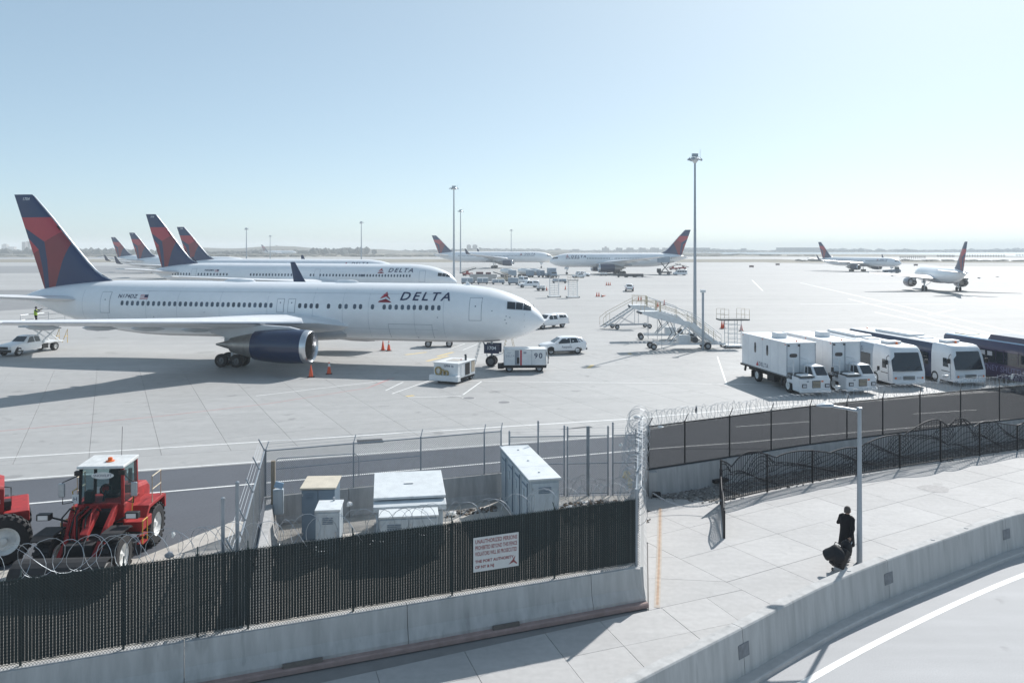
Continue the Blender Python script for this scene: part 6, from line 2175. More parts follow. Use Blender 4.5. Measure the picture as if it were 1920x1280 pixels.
def city_bus():
    rl = PD(1768, 624, (H - 3.15) * F / (624 - HZ))
    h_ = rad(-90 + 9.5)
    d = Vector((math.cos(h_), math.sin(h_), 0)); l = Vector((-d.y, d.x, 0))
    # rear roof corner on its right-hand side is the visible one -> centre of rear face
    c = Vector((rl.x, rl.y, 0)) + l * 1.25
    t = thing('shuttle_bus', 'dark purple shuttle bus with a pale blue roof at the right edge', 'bus', (c.x, c.y, 0), h_)
    sect = lambda x, k=1.0: [(x, -1.27 * k, 0.35), (x, -1.28 * k, 1.2), (x, -1.26 * k, 2.3), (x, -1.2 * k, 2.95), (x, -1.05 * k, 3.12), (x, 1.05 * k, 3.12), (x, 1.2 * k, 2.95), (x, 1.26 * k, 2.3), (x, 1.28 * k, 1.2), (x, 1.27 * k, 0.35)]
    MB().loft([sect(-0.02, 0.95), sect(0.12), sect(6), sect(11.8), sect(12.0, 0.95)], 0, True, True).build('body', BUSP, t, angle=45)
    MB().loft([[(x, -1.1, 3.08), (x, -1.0, 3.17), (x, 1.0, 3.17), (x, 1.1, 3.08)] for x in (0.15, 11.7)], 0, True, False).build('roof', M('bus_roof_pale_blue', (0.42, 0.55, 0.66), 0.5, 0, 0.08, 1.0), t)
    MB().loft([[(x, -1.0 * k, 3.15), (x, -0.95 * k, 3.15 + h2), (x, 0.95 * k, 3.15 + h2), (x, 1.0 * k, 3.15)] for x, k, h2 in ((4.6, 0.9, 0.05), (5.0, 1, 0.42), (8.5, 1, 0.42), (8.9, 0.9, 0.05))], 0, True, False).build('roof_pod', BUSP, t, bevel=0.06)
    MB().box((1.3, 0, 3.2), (1.4, 1.2, 0.1)).build('roof_hatch', CREAM, t, bevel=0.03)
    for sd in (-1, 1):
        MB().box((6.0, sd * 1.27, 1.9), (11.3, 0.03, 0.95)).build('window_band', GLASS, t)
        for x in (1.0, 2.5, 5.9, 6.7, 8.1, 9.5):
            MB().box((x, sd * 1.29, 2.05), (0.05, 0.02, 0.9)).build('window_pillar', BUSP, t)
        for x in (4.55, 5.3):
            MB().box((x, sd * 1.292, 2.12), (0.5, 0.02, 0.34)).build('open_pane', LAMPW, t)
        lettering('JITNEY SHUTTLE', 0.62, M('bus_lettering', (0.16, 0.17, 0.30), 0.5, 0, 0.0), t, (6.6 if sd < 0 else 5.4, sd * 1.292, 1.02), (rad(90), 0, 0 if sd < 0 else rad(180)))
        for x in (2.6, 9.4):
            add_wheel(t, (x, sd * 1.13, 0.48), 0.48, 0.3, RIM)
    return t
city_bus()

# ---- ground power cart and air unit by the nose wheel
t = thing('ground_power_cart', 'low white power cart with coiled hose, its own shadow on the bay lines', 'ground cart', tuple(mid(G(858, 722), G(826, 716)) + Vector((0.35, 1.3, 0))), rad(66), 'white carts by the nose wheel')
MB().box((0, 0, 0.98), (2.9, 2.1, 1.1)).build('housing', GWHITE, t, bevel=0.02)
MB().box((0, 0, 1.56), (3.0, 2.2, 0.07)).build('lid', GWHITE, t, bevel=0.02)
MB().box((0.1, 0.0, 1.605), (1.2, 1.0, 0.02)).build('lid_panel', M('lid_tan_panel', (0.45, 0.42, 0.38), 0.6, 0, 0.1, 3.0), t)
MB().box((-1.62, 0, 0.45), (0.42, 2.5, 0.42)).build('bumper', GWHITE, t, bevel=0.02)
MB().box((0, 0, 0.34), (3.0, 1.9, 0.2)).build('frame', UNDER, t)
MB().box((0.1, -1.06, 1.0), (0.75, 0.03, 0.9)).build('open_hatch', UNDER, t)
MB().box((-0.75, -1.06, 1.0), (0.42, 0.03, 0.8)).build('side_door', GWHITE, t, bevel=0.008)
MB().box((1.05, -1.06, 1.08), (0.55, 0.03, 0.85)).build('side_vent', M('cart_vent_tan', (0.5, 0.42, 0.32), 0.6, 0, 0.1, 6.0), t)
MB().tube([(0.4, -0.75, 1.55), (0.4, -0.75, 1.95), (0.4, -0.7, 2.05)], 0.09, 8).build('exhaust_stack', DARKST, t)
MB().lathe([(1.59, 0.05), (1.68, 0.05), (1.7, 0.001)], (0.3, -0.4, 0), 'z', 8).build('beacon', LAMPR, t)
HOSE = M('hose_ochre', (0.42, 0.31, 0.13), 0.7, 0, 0.15, 9.0)
for yy, zz, rr_ in ((0.62, 0.95, 0.26), (0.25, 0.82, 0.2), (-0.05, 0.8, 0.18)):
    MB().tube([(-1.52 + 0.05 * math.sin(a * 0.5), yy + rr_ * math.cos(a), zz + rr_ * 1.1 * math.sin(a)) for a in [2 * math.pi * i / 16 for i in range(40)]], 0.055, 6).build('hose', HOSE, t)
lettering('GP04 16', 0.24, TXT_NAVY, t, (-1.462, 0.1 - 0.35, 1.35), (rad(90), 0, rad(-90)), bold=0.004)
for x in (-0.9, 1.0):
    for sd in (-1, 1):
        add_wheel(t, (x, sd * 0.86, 0.28), 0.28, 0.18, RIM, 14)
t = thing('air_start_unit', 'white wheeled unit with number 90 and a red stripe', 'ground cart', tuple(mid(G(945, 698), G(1020, 698)) + Vector((0, 0.95, 0))), rad(2), 'white carts by the nose wheel')
MB().box((0.05, 0, 1.22), (3.5, 1.7, 1.28)).build('housing', GWHITE, t, bevel=0.02)
MB().box((0.05, 0, 1.89), (3.55, 1.76, 0.06)).build('roof', GWHITE, t, bevel=0.015)
MB().box((0, 0, 0.46), (3.7, 1.7, 0.22)).build('frame', UNDER, t)
MB().box((-1.95, 0, 0.42), (0.5, 1.3, 0.3)).build('tow_gear', UNDER, t)
MB().box((-0.62, -0.862, 1.22), (0.34, 0.02, 1.2)).build('grey_stripe', M('unit_grey', (0.24, 0.27, 0.31), 0.5, 0, 0.0), t)
MB().box((-0.28, -0.862, 1.22), (0.14, 0.02, 1.26)).build('red_stripe', M('unit_red', (0.5, 0.05, 0.07), 0.5, 0, 0.0), t)
MB().box((-0.52, -0.872, 0.98), (0.2, 0.02, 0.5)).build('inlet', BLACK, t)
for x in (-1.66, 0.62, 1.78):
    MB().box((x, -0.862, 1.22), (0.025, 0.02, 1.22)).build('panel_seam', GREY_LINE, t)
lettering('9', 0.62, TXT_NAVY, t, (0.97, -0.866, 1.35), (rad(90), 0, 0), bold=0.006)
lettering('0', 0.62, TXT_NAVY, t, (1.36, -0.866, 1.35), (rad(90), 0, 0), bold=0.006)
lettering('DELTA', 0.24, GREY_LINE, t, (-1.18, -0.866, 1.35), (rad(90), 0, 0))
lettering('UNIT', 0.16, GREY_LINE, t, (-1.25, -0.866, 1.62), (rad(90), 0, 0))
MB().box((0.05, -0.865, 1.62), (0.24, 0.015, 0.16)).build('badge', GREY_LINE, t)
MB().tube([(1.86, -0.8, 0.5), (1.95, -0.8, 1.0), (1.9, -0.8, 1.9), (1.9, 0.8, 1.9), (1.95, 0.8, 0.5)], 0.03, 6).build('end_rail', GWHITE, t)
MB().tube([(1.9, -0.6, 1.5), (2.05, -0.7, 1.2), (2.0, -0.7, 0.7)], 0.05, 6).build('hose', BLACK, t)
for x in (-1.25, 1.25):
    for sd in (-1, 1):
        add_wheel(t, (x, sd * 0.74, 0.32), 0.32, 0.2, RIM, 14)
# baggage tractor hidden behind the belly (only its wheels show)
t = thing('baggage_cart', 'dark wheeled cart showing only its wheels below the belly', 'ground cart', tuple(G(823, 649)), rad(4))
MB().box((0, 0, 0.72), (3.6, 1.6, 0.16)).build('deck', UNDER, t)
MB().box((-0.6, 0, 1.3), (2.0, 1.5, 1.0)).build('load', GWHITE, t, bevel=0.03)
for x in (-1.1, 1.1):
    for sd in (-1, 1):
        add_wheel(t, (x, sd * 0.75, 0.36), 0.36, 0.24, RIM, 14)

# ---- passenger stairs
STAIR = M('stair_aluminium', (0.55, 0.57, 0.58), 0.45, 0.35, 0.12, 4.0)
def small_stairs(label, loc, rz, n=11, hgt=3.0):
    t = thing('passenger_stairs', label, 'mobile stairs', loc, rz, 'mobile stairs on the apron')
    run_ = 4.6
    for sd in (-1, 1):
        MB().prism([(0, 0.25), (0.35, 0.25), (run_ + 0.3, hgt), (run_ - 0.1, hgt)], sd * 0.62 - 0.04, sd * 0.62 + 0.04, 'y').build('stringer', STAIR, t)
        MB().tube([(0.1, sd * 0.66, 0.5), (0.1, sd * 0.66, 1.5), (0.9, sd * 0.66, 2.1), (run_, sd * 0.66, hgt + 1.0)], 0.03, 6).build('hand_rail', CREAM, t)
        MB().tube([(0.95, sd * 0.66, 0.95), (0.95, sd * 0.66, 2.1)], 0.025, 6).build('rail_post', CREAM, t)
        MB().tube([(run_, sd * 0.66, hgt), (run_, sd * 0.66, hgt + 1.05), (run_ + 1.3, sd * 0.66, hgt + 1.05), (run_ + 1.3, sd * 0.66, hgt)], 0.028, 6).tube([(run_, sd * 0.66, hgt + 0.55), (run_ + 1.3, sd * 0.66, hgt + 0.55)], 0.02, 6).build('landing_rail', CREAM, t)
        MB().tube([(run_ + 0.3, sd * 0.6, hgt - 0.1), (run_ + 0.3, sd * 0.6, 0.5)], 0.035, 6).tube([(run_ + 0.1, sd * 0.6, hgt - 0.2), (2.2, sd * 0.6, 0.55)], 0.03, 6).tube([(2.6, sd * 0.6, 1.5), (4.6, sd * 0.6, 0.55)], 0.03, 6).build('brace', STEEL, t)
        MB().tube([(0.6, sd * 0.6, 0.5), (6.6, sd * 0.55, 0.5)], 0.06, 6).build('chassis_rail', STEEL, t)
        add_wheel(t, (1.9, sd * 0.85, 0.3), 0.3, 0.18, RIM, 14)
        add_wheel(t, (6.4, sd * 0.75, 0.3), 0.3, 0.18, RIM, 14)
    MB().box((run_ + 0.65, 0, hgt), (1.4, 1.3, 0.1)).build('landing', STAIR, t)
    st = MB().box((0, 0, 0), (0.34, 1.2, 0.05)).mesh('step', STAIR)
    for i in range(n):
        f = (i + 0.5) / n
        link('step', st, t, loc=(0.2 + f * (run_ - 0.1), 0, 0.25 + f * (hgt - 0.25)))
    return t
g0 = G(1122, 618)
small_stairs('small grey mobile stairs, left of the large white pair', (g0.x + 0.4, g0.y + 0.8, 0), rad(14), 10, 2.9)
def big_stairs(label, loc, rz):
    t = thing('passenger_stairs', label, 'mobile stairs', loc, rz, 'mobile stairs on the apron')
    # upper end on the left (x = 0), foot at x = 8.6
    hgt, L_ = 3.9, 8.2
    for sd in (-1, 1):
        MB().prism([(0.0, hgt), (1.9, hgt - 0.12), (L_ * 0.62, 2.75), (L_ * 0.66, 2.75), (L_, 0.5), (L_ - 0.5, 0.5), (L_ * 0.62, 2.3), (1.4, hgt - 0.7), (0.2, hgt - 0.28)], sd * 0.78 - 0.04, sd * 0.78 + 0.04, 'y').build('stringer', GWHITE, t)
        MB().tube([(0.35, sd * 0.82, hgt), (0.35, sd * 0.82, hgt + 1.05), (1.9, sd * 0.82, hgt + 1.0), (1.9, sd * 0.82, hgt)], 0.03, 6).tube([(0.35, sd * 0.82, hgt + 0.5), (1.9, sd * 0.82, hgt + 0.5)], 0.022, 6).build('landing_rail', CREAM, t)
        MB().box((1.95, sd * 0.84, hgt + 0.5), (0.16, 0.06, 1.0)).build('rail_panel', CREAM, t)
        for dz in (0.55, 1.0):
            MB().tube([(2.0, sd * 0.82, hgt + dz - 0.12), (L_ * 0.64, sd * 0.82, 2.75 + dz), (L_ + 0.1, sd * 0.82, 0.5 + dz), (L_ + 0.1, sd * 0.82, 0.5)], 0.025, 6).build('hand_rail', CREAM if dz < 0.9 else GWHITE, t)
        for x, z in ((5.25, 2.75), (6.6, 1.7), (7.5, 1.0)):
            MB().tube([(x, sd * 0.82, z - 0.2), (x, sd * 0.82, z + 0.95)], 0.025, 6).build('rail_post', CREAM, t)
        MB().tube([(1.6, sd * 0.7, 0.55), (L_ + 0.6, sd * 0.7, 0.55)], 0.09, 6).build('chassis_rail', GWHITE, t)
        mb = MB().tube([(4.9, sd * 0.74, 2.5), (2.9, sd * 0.74, 0.6)], 0.07, 6).build('brace', GWHITE, t)
        MB().tube([(4.9, sd * 0.74, 2.5), (7.1, sd * 0.74, 0.6)], 0.07, 6).build('brace', GWHITE, t)
        MB().tube([(5.0, sd * 0.74, 2.3), (5.0, sd * 0.74, 0.6)], 0.05, 6).build('brace', GWHITE, t)
        MB().tube([(3.0, sd * 0.74, 2.9), (3.6, sd * 0.74, 1.6), (3.0, sd * 0.74, 0.7)], 0.045, 6).build('hydraulic_ram', DARKST, t)
        MB().tube([(2.1, sd * 0.9, 3.2), (2.1, sd * 0.9, 0.1)], 0.025, 6).build('stabiliser', STEEL, t)
        add_wheel(t, (1.3, sd * 0.8, 0.32), 0.32, 0.22, RIM, 14)
        add_wheel(t, (6.9, sd * 0.85, 0.36), 0.36, 0.24, RIM, 14)
    MB().box((1.0, 0, hgt - 0.05), (2.0, 1.6, 0.1)).build('landing', GWHITE, t)
    MB().lathe([(-0.8, 0.12), (0.8, 0.12)], (-0.02, 0, hgt - 0.15), 'y', 10, cap=True).build('buffer', DARKST, t)
    st = MB().box((0, 0, 0), (0.3, 1.5, 0.05)).mesh('step', STAIR)
    for i in range(8):
        f = (i + 0.5) / 8
        link('step', st, t, loc=(2.0 + f * 3.1, 0, hgt - 0.2 - f * 1.05))
    for i in range(10):
        f = (i + 0.5) / 10
        link('step', st, t, loc=(L_ * 0.65 + f * (L_ * 0.35), 0, 2.7 - f * 2.2))
    MB().box((4.6, 0, 1.0), (1.2, 1.1, 0.8)).build('engine_box', GWHITE, t, bevel=0.03)
    MB().lathe([(-0.5, 0.32), (0.5, 0.32)], (5.7, 0, 0.95), 'y', 14, cap=True).build('fuel_tank', DARKST, t)
    return t
g0 = G(1232, 657)
big_stairs('large white mobile stairs, nearer the tallest lamp mast', (g0.x - 1.6, g0.y + 1.2, 0), rad(4))
g0 = G(1225, 640)
big_stairs('second large white mobile stairs just behind its twin', (g0.x - 2.3, g0.y + 2.6, 0), rad(-6))
# tall maintenance stand
def stand(label, loc, rz, hgt, wid, top, rail=CREAM, grp='tall access stands'):
    t = thing('access_stand', label, 'access stand', loc, rz, grp)
    for sx in (-1, 1):
        for sy in (-1, 1):
            MB().tube([(sx * wid, sy * 0.6, 0.15), (sx * wid, sy * 0.6, hgt)], 0.045, 6).build('leg', GWHITE, t)
            add_wheel(t, (sx * (wid + 0.3), sy * 0.8, 0.16), 0.16, 0.1, RIM, 10)
    n = int(hgt / 0.45)
    rg = MB().tube([(-wid, 0, 0), (wid, 0, 0)], 0.028, 5).mesh('rung', GWHITE)
    for i in range(1, n):
        for sy in (-1, 1):
            link('rung', rg, t, loc=(0, sy * 0.6, hgt * i / n))
    MB().tube([(0, -0.6, 0.4), (0, -0.6, hgt)], 0.03, 5).build('centre_rail', GWHITE, t)
    MB().box((0, 0, hgt + 0.05), (top, 1.5, 0.14)).build('platform', DARKST, t)
    if rail:
        for sx in (-1, 1):
            x0, x1 = sx * top / 2 * 0.98, sx * top / 2 * 0.42
            for sy in (-1, 1):
                MB().tube([(x0, sy * 0.7, hgt + 0.1), (x0, sy * 0.7, hgt + 1.15), (x1, sy * 0.7, hgt + 1.15), (x1, sy * 0.7, hgt + 0.1)], 0.025, 5).tube([(x0, sy * 0.7, hgt + 0.6), (x1, sy * 0.7, hgt + 0.6)], 0.02, 5).build('guard_rail', rail, t)
    MB().box((0, 0, 0.2), (wid * 2 + 0.7, 1.7, 0.12)).build('base', GWHITE, t)
    return t
g0 = G(1377, 652)
stand('tall access stand with split guard rails behind the first box truck', (g0.x, g0.y + 0.6, 0), rad(3), 2.85, 0.68, 3.1)
g0 = G(1039, 557)
stand('left one of two tall pale stands in the middle distance', (g0.x, g0.y, 0), rad(2), 4.4, 0.95, 2.2, None)
g0 = G(1074, 558)
stand('right one of two tall pale stands, with a tan top', (g0.x, g0.y, 0), rad(2), 3.6, 0.95, 2.2, CREAM)
# ladder and small jacks by the nose wheel
g0 = G(905, 684)
t = thing('step_ladder', 'tall wheeled step ladder standing left of the nose wheel', 'ladder', (g0.x, g0.y + 0.5, 0), rad(10))
for sd in (-1, 1):
    MB().tube([(-0.75, sd * 0.35, 0.05), (-0.25, sd * 0.28, 2.0)], 0.03, 6).tube([(0.55, sd * 0.35, 0.05), (0.05, sd * 0.28, 2.0)], 0.03, 6).build('side_rail', GWHITE, t)
    MB().tube([(-0.25, sd * 0.28, 2.0), (-0.3, sd * 0.3, 2.6), (0.1, sd * 0.3, 2.6), (0.05, sd * 0.28, 2.0)], 0.022, 6).build('hand_rail', GWHITE, t)
sm = MB().box((0, 0, 0), (0.22, 0.6, 0.04)).mesh('step', STAIR)
for i in range(6):
    link('step', sm, t, loc=(-0.68 + i * 0.085, 0, 0.35 + i * 0.31))
g0 = G(955, 662)
t = thing('step_ladder', 'cream step ladder behind the nose wheel', 'ladder', (g0.x, g0.y, 0), rad(-10))
for sd in (-1, 1):
    MB().tube([(-0.6, sd * 0.35, 0.05), (-0.15, sd * 0.28, 2.1)], 0.03, 6).tube([(0.6, sd * 0.35, 0.05), (0.1, sd * 0.28, 2.1)], 0.03, 6).build('side_rail', CREAM, t)
for i in range(6):
    link('step', sm, t, loc=(-0.52 + i * 0.075, 0, 0.35 + i * 0.31))
# tow bar between the nose wheel and the units
g0, g1 = G(985, 668), G(1060, 690)

# ---- lamp masts
def mast(label, px, ybase, ytop, Yd=None, r=0.3, heads=8, grp='apron lamp masts'):
    Yd = Yd or (H * F / (ybase - HZ))
    zt = H - (ytop - HZ) * Yd / F
    t = thing('lamp_mast', label, 'lamp mast', ((px - 960) / F * Yd, Yd, 0), 0.2, grp)
    MB().tube([(0, 0, 0), (0, 0, zt - 1.0)], [r, r * 0.5], 12).build('pole', LPM, t)
    MB().lathe([(0, r * 1.5), (0.15, r * 1.45), (0.3, r * 1.1)], (0, 0, 0), 'z', 12).build('base', SIDE, t)
    k = r / 0.3
    MB().lathe([(zt - 1.0, r * 0.6), (zt - 0.7, 0.5 * k), (zt - 0.35, 0.55 * k), (zt - 0.3, 0.2 * k)], (0, 0, 0), 'z', 10).build('head_ring', GWHITE, t)
    MB().box((0, 0, zt - 0.05), (0.95 * k, 0.5 * k, 0.5 * k)).build('winch_box', LPM, t, bevel=0.03)
    MB().tube([(0.9 * k, 0, zt - 0.3), (0.9 * k, 0, zt + 0.6)], 0.025 * k, 5).build('lightning_rod', LPM, t)
    for i in range(heads):
        a = 2 * math.pi * i / heads
        R1 = 0.62 * k if i % 2 else 0.92 * k
        ux, uy = math.cos(a), math.sin(a)
        fl = MB().tube([(ux * 0.2, uy * 0.2, zt - 0.3), (ux * R1, uy * R1, zt - 0.3), (ux * R1, uy * R1, zt - 0.5)], 0.03 * k, 5).build('lamp_arm', LPM, t)
        hd = MB().loft([[(ux * (R1 + o) + -uy * w * q * k, uy * (R1 + o) + ux * w * q * k, zt - 0.5 * 1 - dz * k) for q in (-1, 1)] + [(ux * (R1 + o + h2) - -uy * -w * q * k, uy * (R1 + o + h2) + ux * w * q * k, zt - 0.5 - dz * k + 0.22 * k) for q in (1, -1)] for o, w, dz, h2 in ((-0.05 * k, 0.10, 0.0, 0.04 * k), (0.22 * k, 0.24, 0.28, 0.08 * k))], 0, True, False)
        hd.build('floodlight', LPM, fl)
    return t
mast('tallest lamp mast, beside the stairs near the picture centre right', 1303, 637, 290, r=0.21)
mast('left thicker one of the pair of lamp masts behind the nose', 851, 531, 350, r=0.34)
mast('right thinner one of the pair of lamp masts behind the nose', 863.5, 531, 394, Yd=340, r=0.32)
mast('lamp mast rising behind the middle of the second airliner', 677.5, 520, 416, Yd=420, r=0.34, heads=6)
mast('lamp mast rising left over the roof of the third airliner', 462, 500, 428, Yd=460, r=0.36, heads=6)
mast('small far lamp mast near the block with a chimney tower', 506.5, 495, 442, Yd=620, r=0.36, heads=4)
mast('thin far lamp mast above the wide airliner facing right', 958.5, 500, 431, Yd=560, r=0.34, heads=4)
g0 = G(1318, 655)
t = thing('short_lamp_post', 'short lamp post just right of the tallest mast', 'lamp mast', (g0.x, g0.y, 0), 0, 'apron lamp masts')
zt = H - (543 - HZ) * g0.y / F
MB().tube([(0, 0, 0), (0, 0, zt - 0.3)], 0.12, 10).build('pole', LPM, t)
MB().box((0, 0, zt - 0.15), (0.5, 0.4, 0.3)).build('lamp_head', GWHITE, t, bevel=0.04)

# ---- traffic cones
CONEW = M('cone_collar', (0.7, 0.7, 0.68), 0.5, 0, 0.1, 6.0)
def cone_proto(tall=True):
    h_ = 1.0 if tall else 0.75
    t = thing('traffic_cone', 'orange cone', 'traffic cone', (0, 0, 0), 0, 'orange cones on the apron')
    MB().lathe([(0.04, 0.19), (h_ * 0.98, 0.035), (h_, 0.02)], (0, 0, 0), 'z', 14).build('cone', ORANGE, t)
    MB().prism([(-0.26, -0.2), (-0.2, -0.26), (0.2, -0.26), (0.26, -0.2), (0.26, 0.2), (0.2, 0.26), (-0.2, 0.26), (-0.26, 0.2)], 0.005, 0.05, 'z').build('base', BLACK if tall else ORANGE, t)
    return t
cp0 = cone_proto(True)
def put_cone(first, px, py, label, collar=False):
    g = G(px, py)
    if first:
        c = cp0
        c.location = (g.x, g.y, 0)
        c['label'] = label
    else:
        c = dup(cp0, (g.x, g.y, 0), R_.random(), label)
        ln = c.children
    if collar:
        MB().lathe([(0.62, 0.108), (0.86, 0.068)], (0, 0, 0), 'z', 14).build('collar', CONEW, c)
    return c
CONES = [(583, 707, 'plain orange cone in front of the engine intake, nearer one', False), (617, 701, 'orange cone with a white collar right of the engine', True), (718, 657, 'left cone of two under the front belly', False), (729, 657.5, 'right cone of two under the front belly', True),
         (1119, 556, 'left cone of the pair beside the fallen cone', False), (1123, 556, 'right cone of the pair beside the fallen cone', False), (1137, 535, 'first cone of three in a row behind the lone pickup', False), (1140.5, 535, 'middle cone of three in a row behind the lone pickup', False), (1144, 535, 'last cone of three in a row behind the lone pickup', False),
         (1197, 564, 'left cone of the pair above the small stairs', False), (1202, 564, 'right cone of the pair above the small stairs', False), (1231, 577, 'front cone of two touching behind the large stairs', False), (1233.5, 575, 'rear cone of two touching behind the large stairs', False), (1245.5, 572, 'single cone right of the two touching ones', False),
         (1353.5, 616, 'left cone of two beside the tall access stand', False), (1357.5, 616, 'right cone of two beside the tall access stand', False), (1390, 620, 'cone half hidden behind the right leg of the tall access stand', False),
         (1025, 545, 'cone left of the two tall pale stands', False), (1060, 543, 'cone between the two tall pale stands', False)]
for i, (px, py, l, co) in enumerate(CONES):
    put_cone(i == 0, px, py, l, co)
g0 = G(1128, 557)
fc = dup(cp0, (g0.x, g0.y, 0.2), 0, 'orange cone lying on its side in the middle distance')
fc.rotation_euler = (0, rad(80), 0.2)

# ---- manholes and a grate in the apron
MH = M('manhole_iron', (0.20, 0.20, 0.205), 0.6, 0.3, 0.2, 8.0, bump=0.4, bscale=30)
for px, py, l in ((879, 746, 'round iron cover left of its twin on the apron'), (945, 754, 'round iron cover right of its twin on the apron')):
    g0 = G(px, py)
    t = thing('manhole_cover', l, 'manhole', (g0.x, g0.y, 0), 0, 'round covers in the apron')
    MB().lathe([(0.001, 0.48), (0.008, 0.47), (0.008, 0.4), (0.004, 0.39)], (0, 0, 0), 'z', 24).build('frame_ring', SIDE, t)
    MB().lathe([(0.006, 0.385), (0.007, 0.001)], (0, 0, 0), 'z', 24).build('cover', MH, t)
g0 = G(694, 827)
t = thing('drain_grate', 'dark rectangular drain grate in the service road shoulder', 'grate', (g0.x, g0.y, 0), rad(15))
MB().box((0, 0, 0.003), (1.35, 0.9, 0.006)).build('pit', BLACK, t)
bm_ = MB().box((0, 0, 0), (0.03, 0.86, 0.008)).mesh('bar', DARKST)
for i in range(16):
    link('bar', bm_, t, loc=(-0.62 + i * 0.083, 0, 0.008))
# ================================================================== red loaders
LRED = M('loader_red', (0.34, 0.020, 0.020), 0.6, 0, 0.18, 3.0, var2=0.2, scale2=9.0, spots=(0.45, 3.5, 0.62))
LROOF = M('loader_roof_white', (0.62, 0.63, 0.62), 0.55, 0, 0.16, 4.0)
CABG_ = M('loader_cab_glass', (0.03, 0.055, 0.062), 0.08, 0, 0.1, 2.0, spec=0.6)
h = rad(-90 + 4)
lo = thing('wheel_loader', 'red wheel loader with a white cab roof and broom arms, behind the slatted fence', 'loader', (-13.52, 26.3, 0), h, 'red wheel loaders')
# x forward; front axle x = 1.35, rear axle x = -1.4
for x, rr_ in ((1.35, 0.66), (-1.45, 0.70)):
    for sd in (-1, 1):
        add_wheel(lo, (x, sd * 1.02, rr_), rr_, 0.46, RIMW, 26)
# tread lugs
lug = MB().box((0, 0, 0), (0.09, 0.4, 0.05)).mesh('tread_lug', TYRE)
for wv in [o for o in lo.children if o.name.startswith('wheel') and o.data]:
    R1 = 0.68 if wv.location.x > 0 else 0.72
    mb = MB()
    for q in range(22):
        a = 2 * math.pi * q / 22
        for sd in (-1, 1):
            mb.box((R1 * math.cos(a + sd * 0.06) * 0.985, sd * 0.11, R1 * math.sin(a + sd * 0.06) * 0.985), (0.05, 0.24, 0.10), ry=-a, rz=0)
    mb.build('tread', TYRE, wv, kind='stuff')
MB().box((-1.35, 0, 0.95), (2.4, 1.1, 0.5)).build('rear_frame', LRED, lo, bevel=0.03)
MB().box((0.8, 0, 0.9), (1.9, 0.9, 0.5)).build('front_frame', UNDER, lo, bevel=0.03)
MB().loft([[(x, y * w, z) for y, z in ((-1, 1.2), (-1, zt_ - 0.12), (-0.88, zt_), (0.88, zt_), (1, zt_ - 0.12), (1, 1.2))] for x, w, zt_ in ((-1.25, 0.62, 2.15), (-2.3, 0.60, 2.0), (-2.55, 0.56, 1.85))], 0, True, False).build('engine_hood', LRED, lo, bevel=0.03)
MB().box((-2.62, 0, 0.95), (0.3, 1.9, 0.7)).build('counterweight', LRED, lo, bevel=0.05)
MB().tube([(-1.7, 0.3, 2.0), (-1.7, 0.3, 2.6)], 0.06, 8).build('exhaust_pipe', DARKST, lo)
for sd in (-1, 1):
    MB().prism([(-2.15, 1.1), (-2.15, 1.55), (-1.95, 1.62), (-0.6, 1.62), (-0.35, 1.3), (-0.35, 1.2), (-0.7, 1.5), (-2.0, 1.5), (-2.05, 1.1)], sd * 0.62, sd * 1.28, 'y').build('fender', LRED, lo, bevel=0.02)
    MB().box((-0.35, sd * 0.98, 1.12), (0.9, 0.62, 0.34)).build('side_tank', LRED, lo, bevel=0.03)
    MB().box((0.0, sd * 1.0, 1.0), (0.2, 0.5, 0.2)).build('work_light_box', BLACK, lo)
    for z in (0.55, 0.8):
        MB().box((-0.15, sd * 1.22, z), (0.42, 0.2, 0.04)).build('step', LRED, lo)
    MB().tube([(-0.35, sd * 1.3, 0.55), (-0.35, sd * 1.3, 1.3), (0.05, sd * 1.3, 1.3), (0.05, sd * 1.3, 0.55)], 0.02, 6).build('step_rail', YELLOW, lo)
    MB().tube([(-0.95, sd * 1.24, 1.62), (-0.95, sd * 1.24, 2.5), (-1.75, sd * 1.24, 2.5), (-1.75, sd * 1.24, 1.62)], 0.022, 6).tube([(-0.95, sd * 1.24, 2.05), (-1.75, sd * 1.24, 2.05)], 0.018, 6).build('guard_rail', CREAM, lo)
    MB().tube([(-0.05, sd * 0.9, 1.45), (-0.05, sd * 0.98, 2.3), (-0.2, sd * 0.9, 2.35)], 0.02, 6).build('grab_rail', YELLOW, lo)
# front fenders and dark plates
for sd in (-1, 1):
    MB().prism([(0.85, 1.42), (1.0, 1.5), (1.75, 1.5), (1.95, 1.38), (1.95, 1.34), (1.72, 1.44), (1.02, 1.44), (0.88, 1.38)], sd * 0.7, sd * 1.3, 'y').build('front_fender', UNDER, lo)
    MB().tube([(0.5, sd * 0.55, 1.4), (0.9, sd * 1.15, 1.75), (0.95, sd * 1.3, 1.78)], 0.03, 6).build('lamp_bracket', UNDER, lo)
    hb_ = MB().box((1.0, sd * 1.35, 1.82), (0.22, 0.42, 0.2)).build('headlight', BLACK, lo, bevel=0.02)
    MB().box((1.115, sd * 1.35, 1.82), (0.02, 0.3, 0.14)).build('lens', LAMPW, hb_)
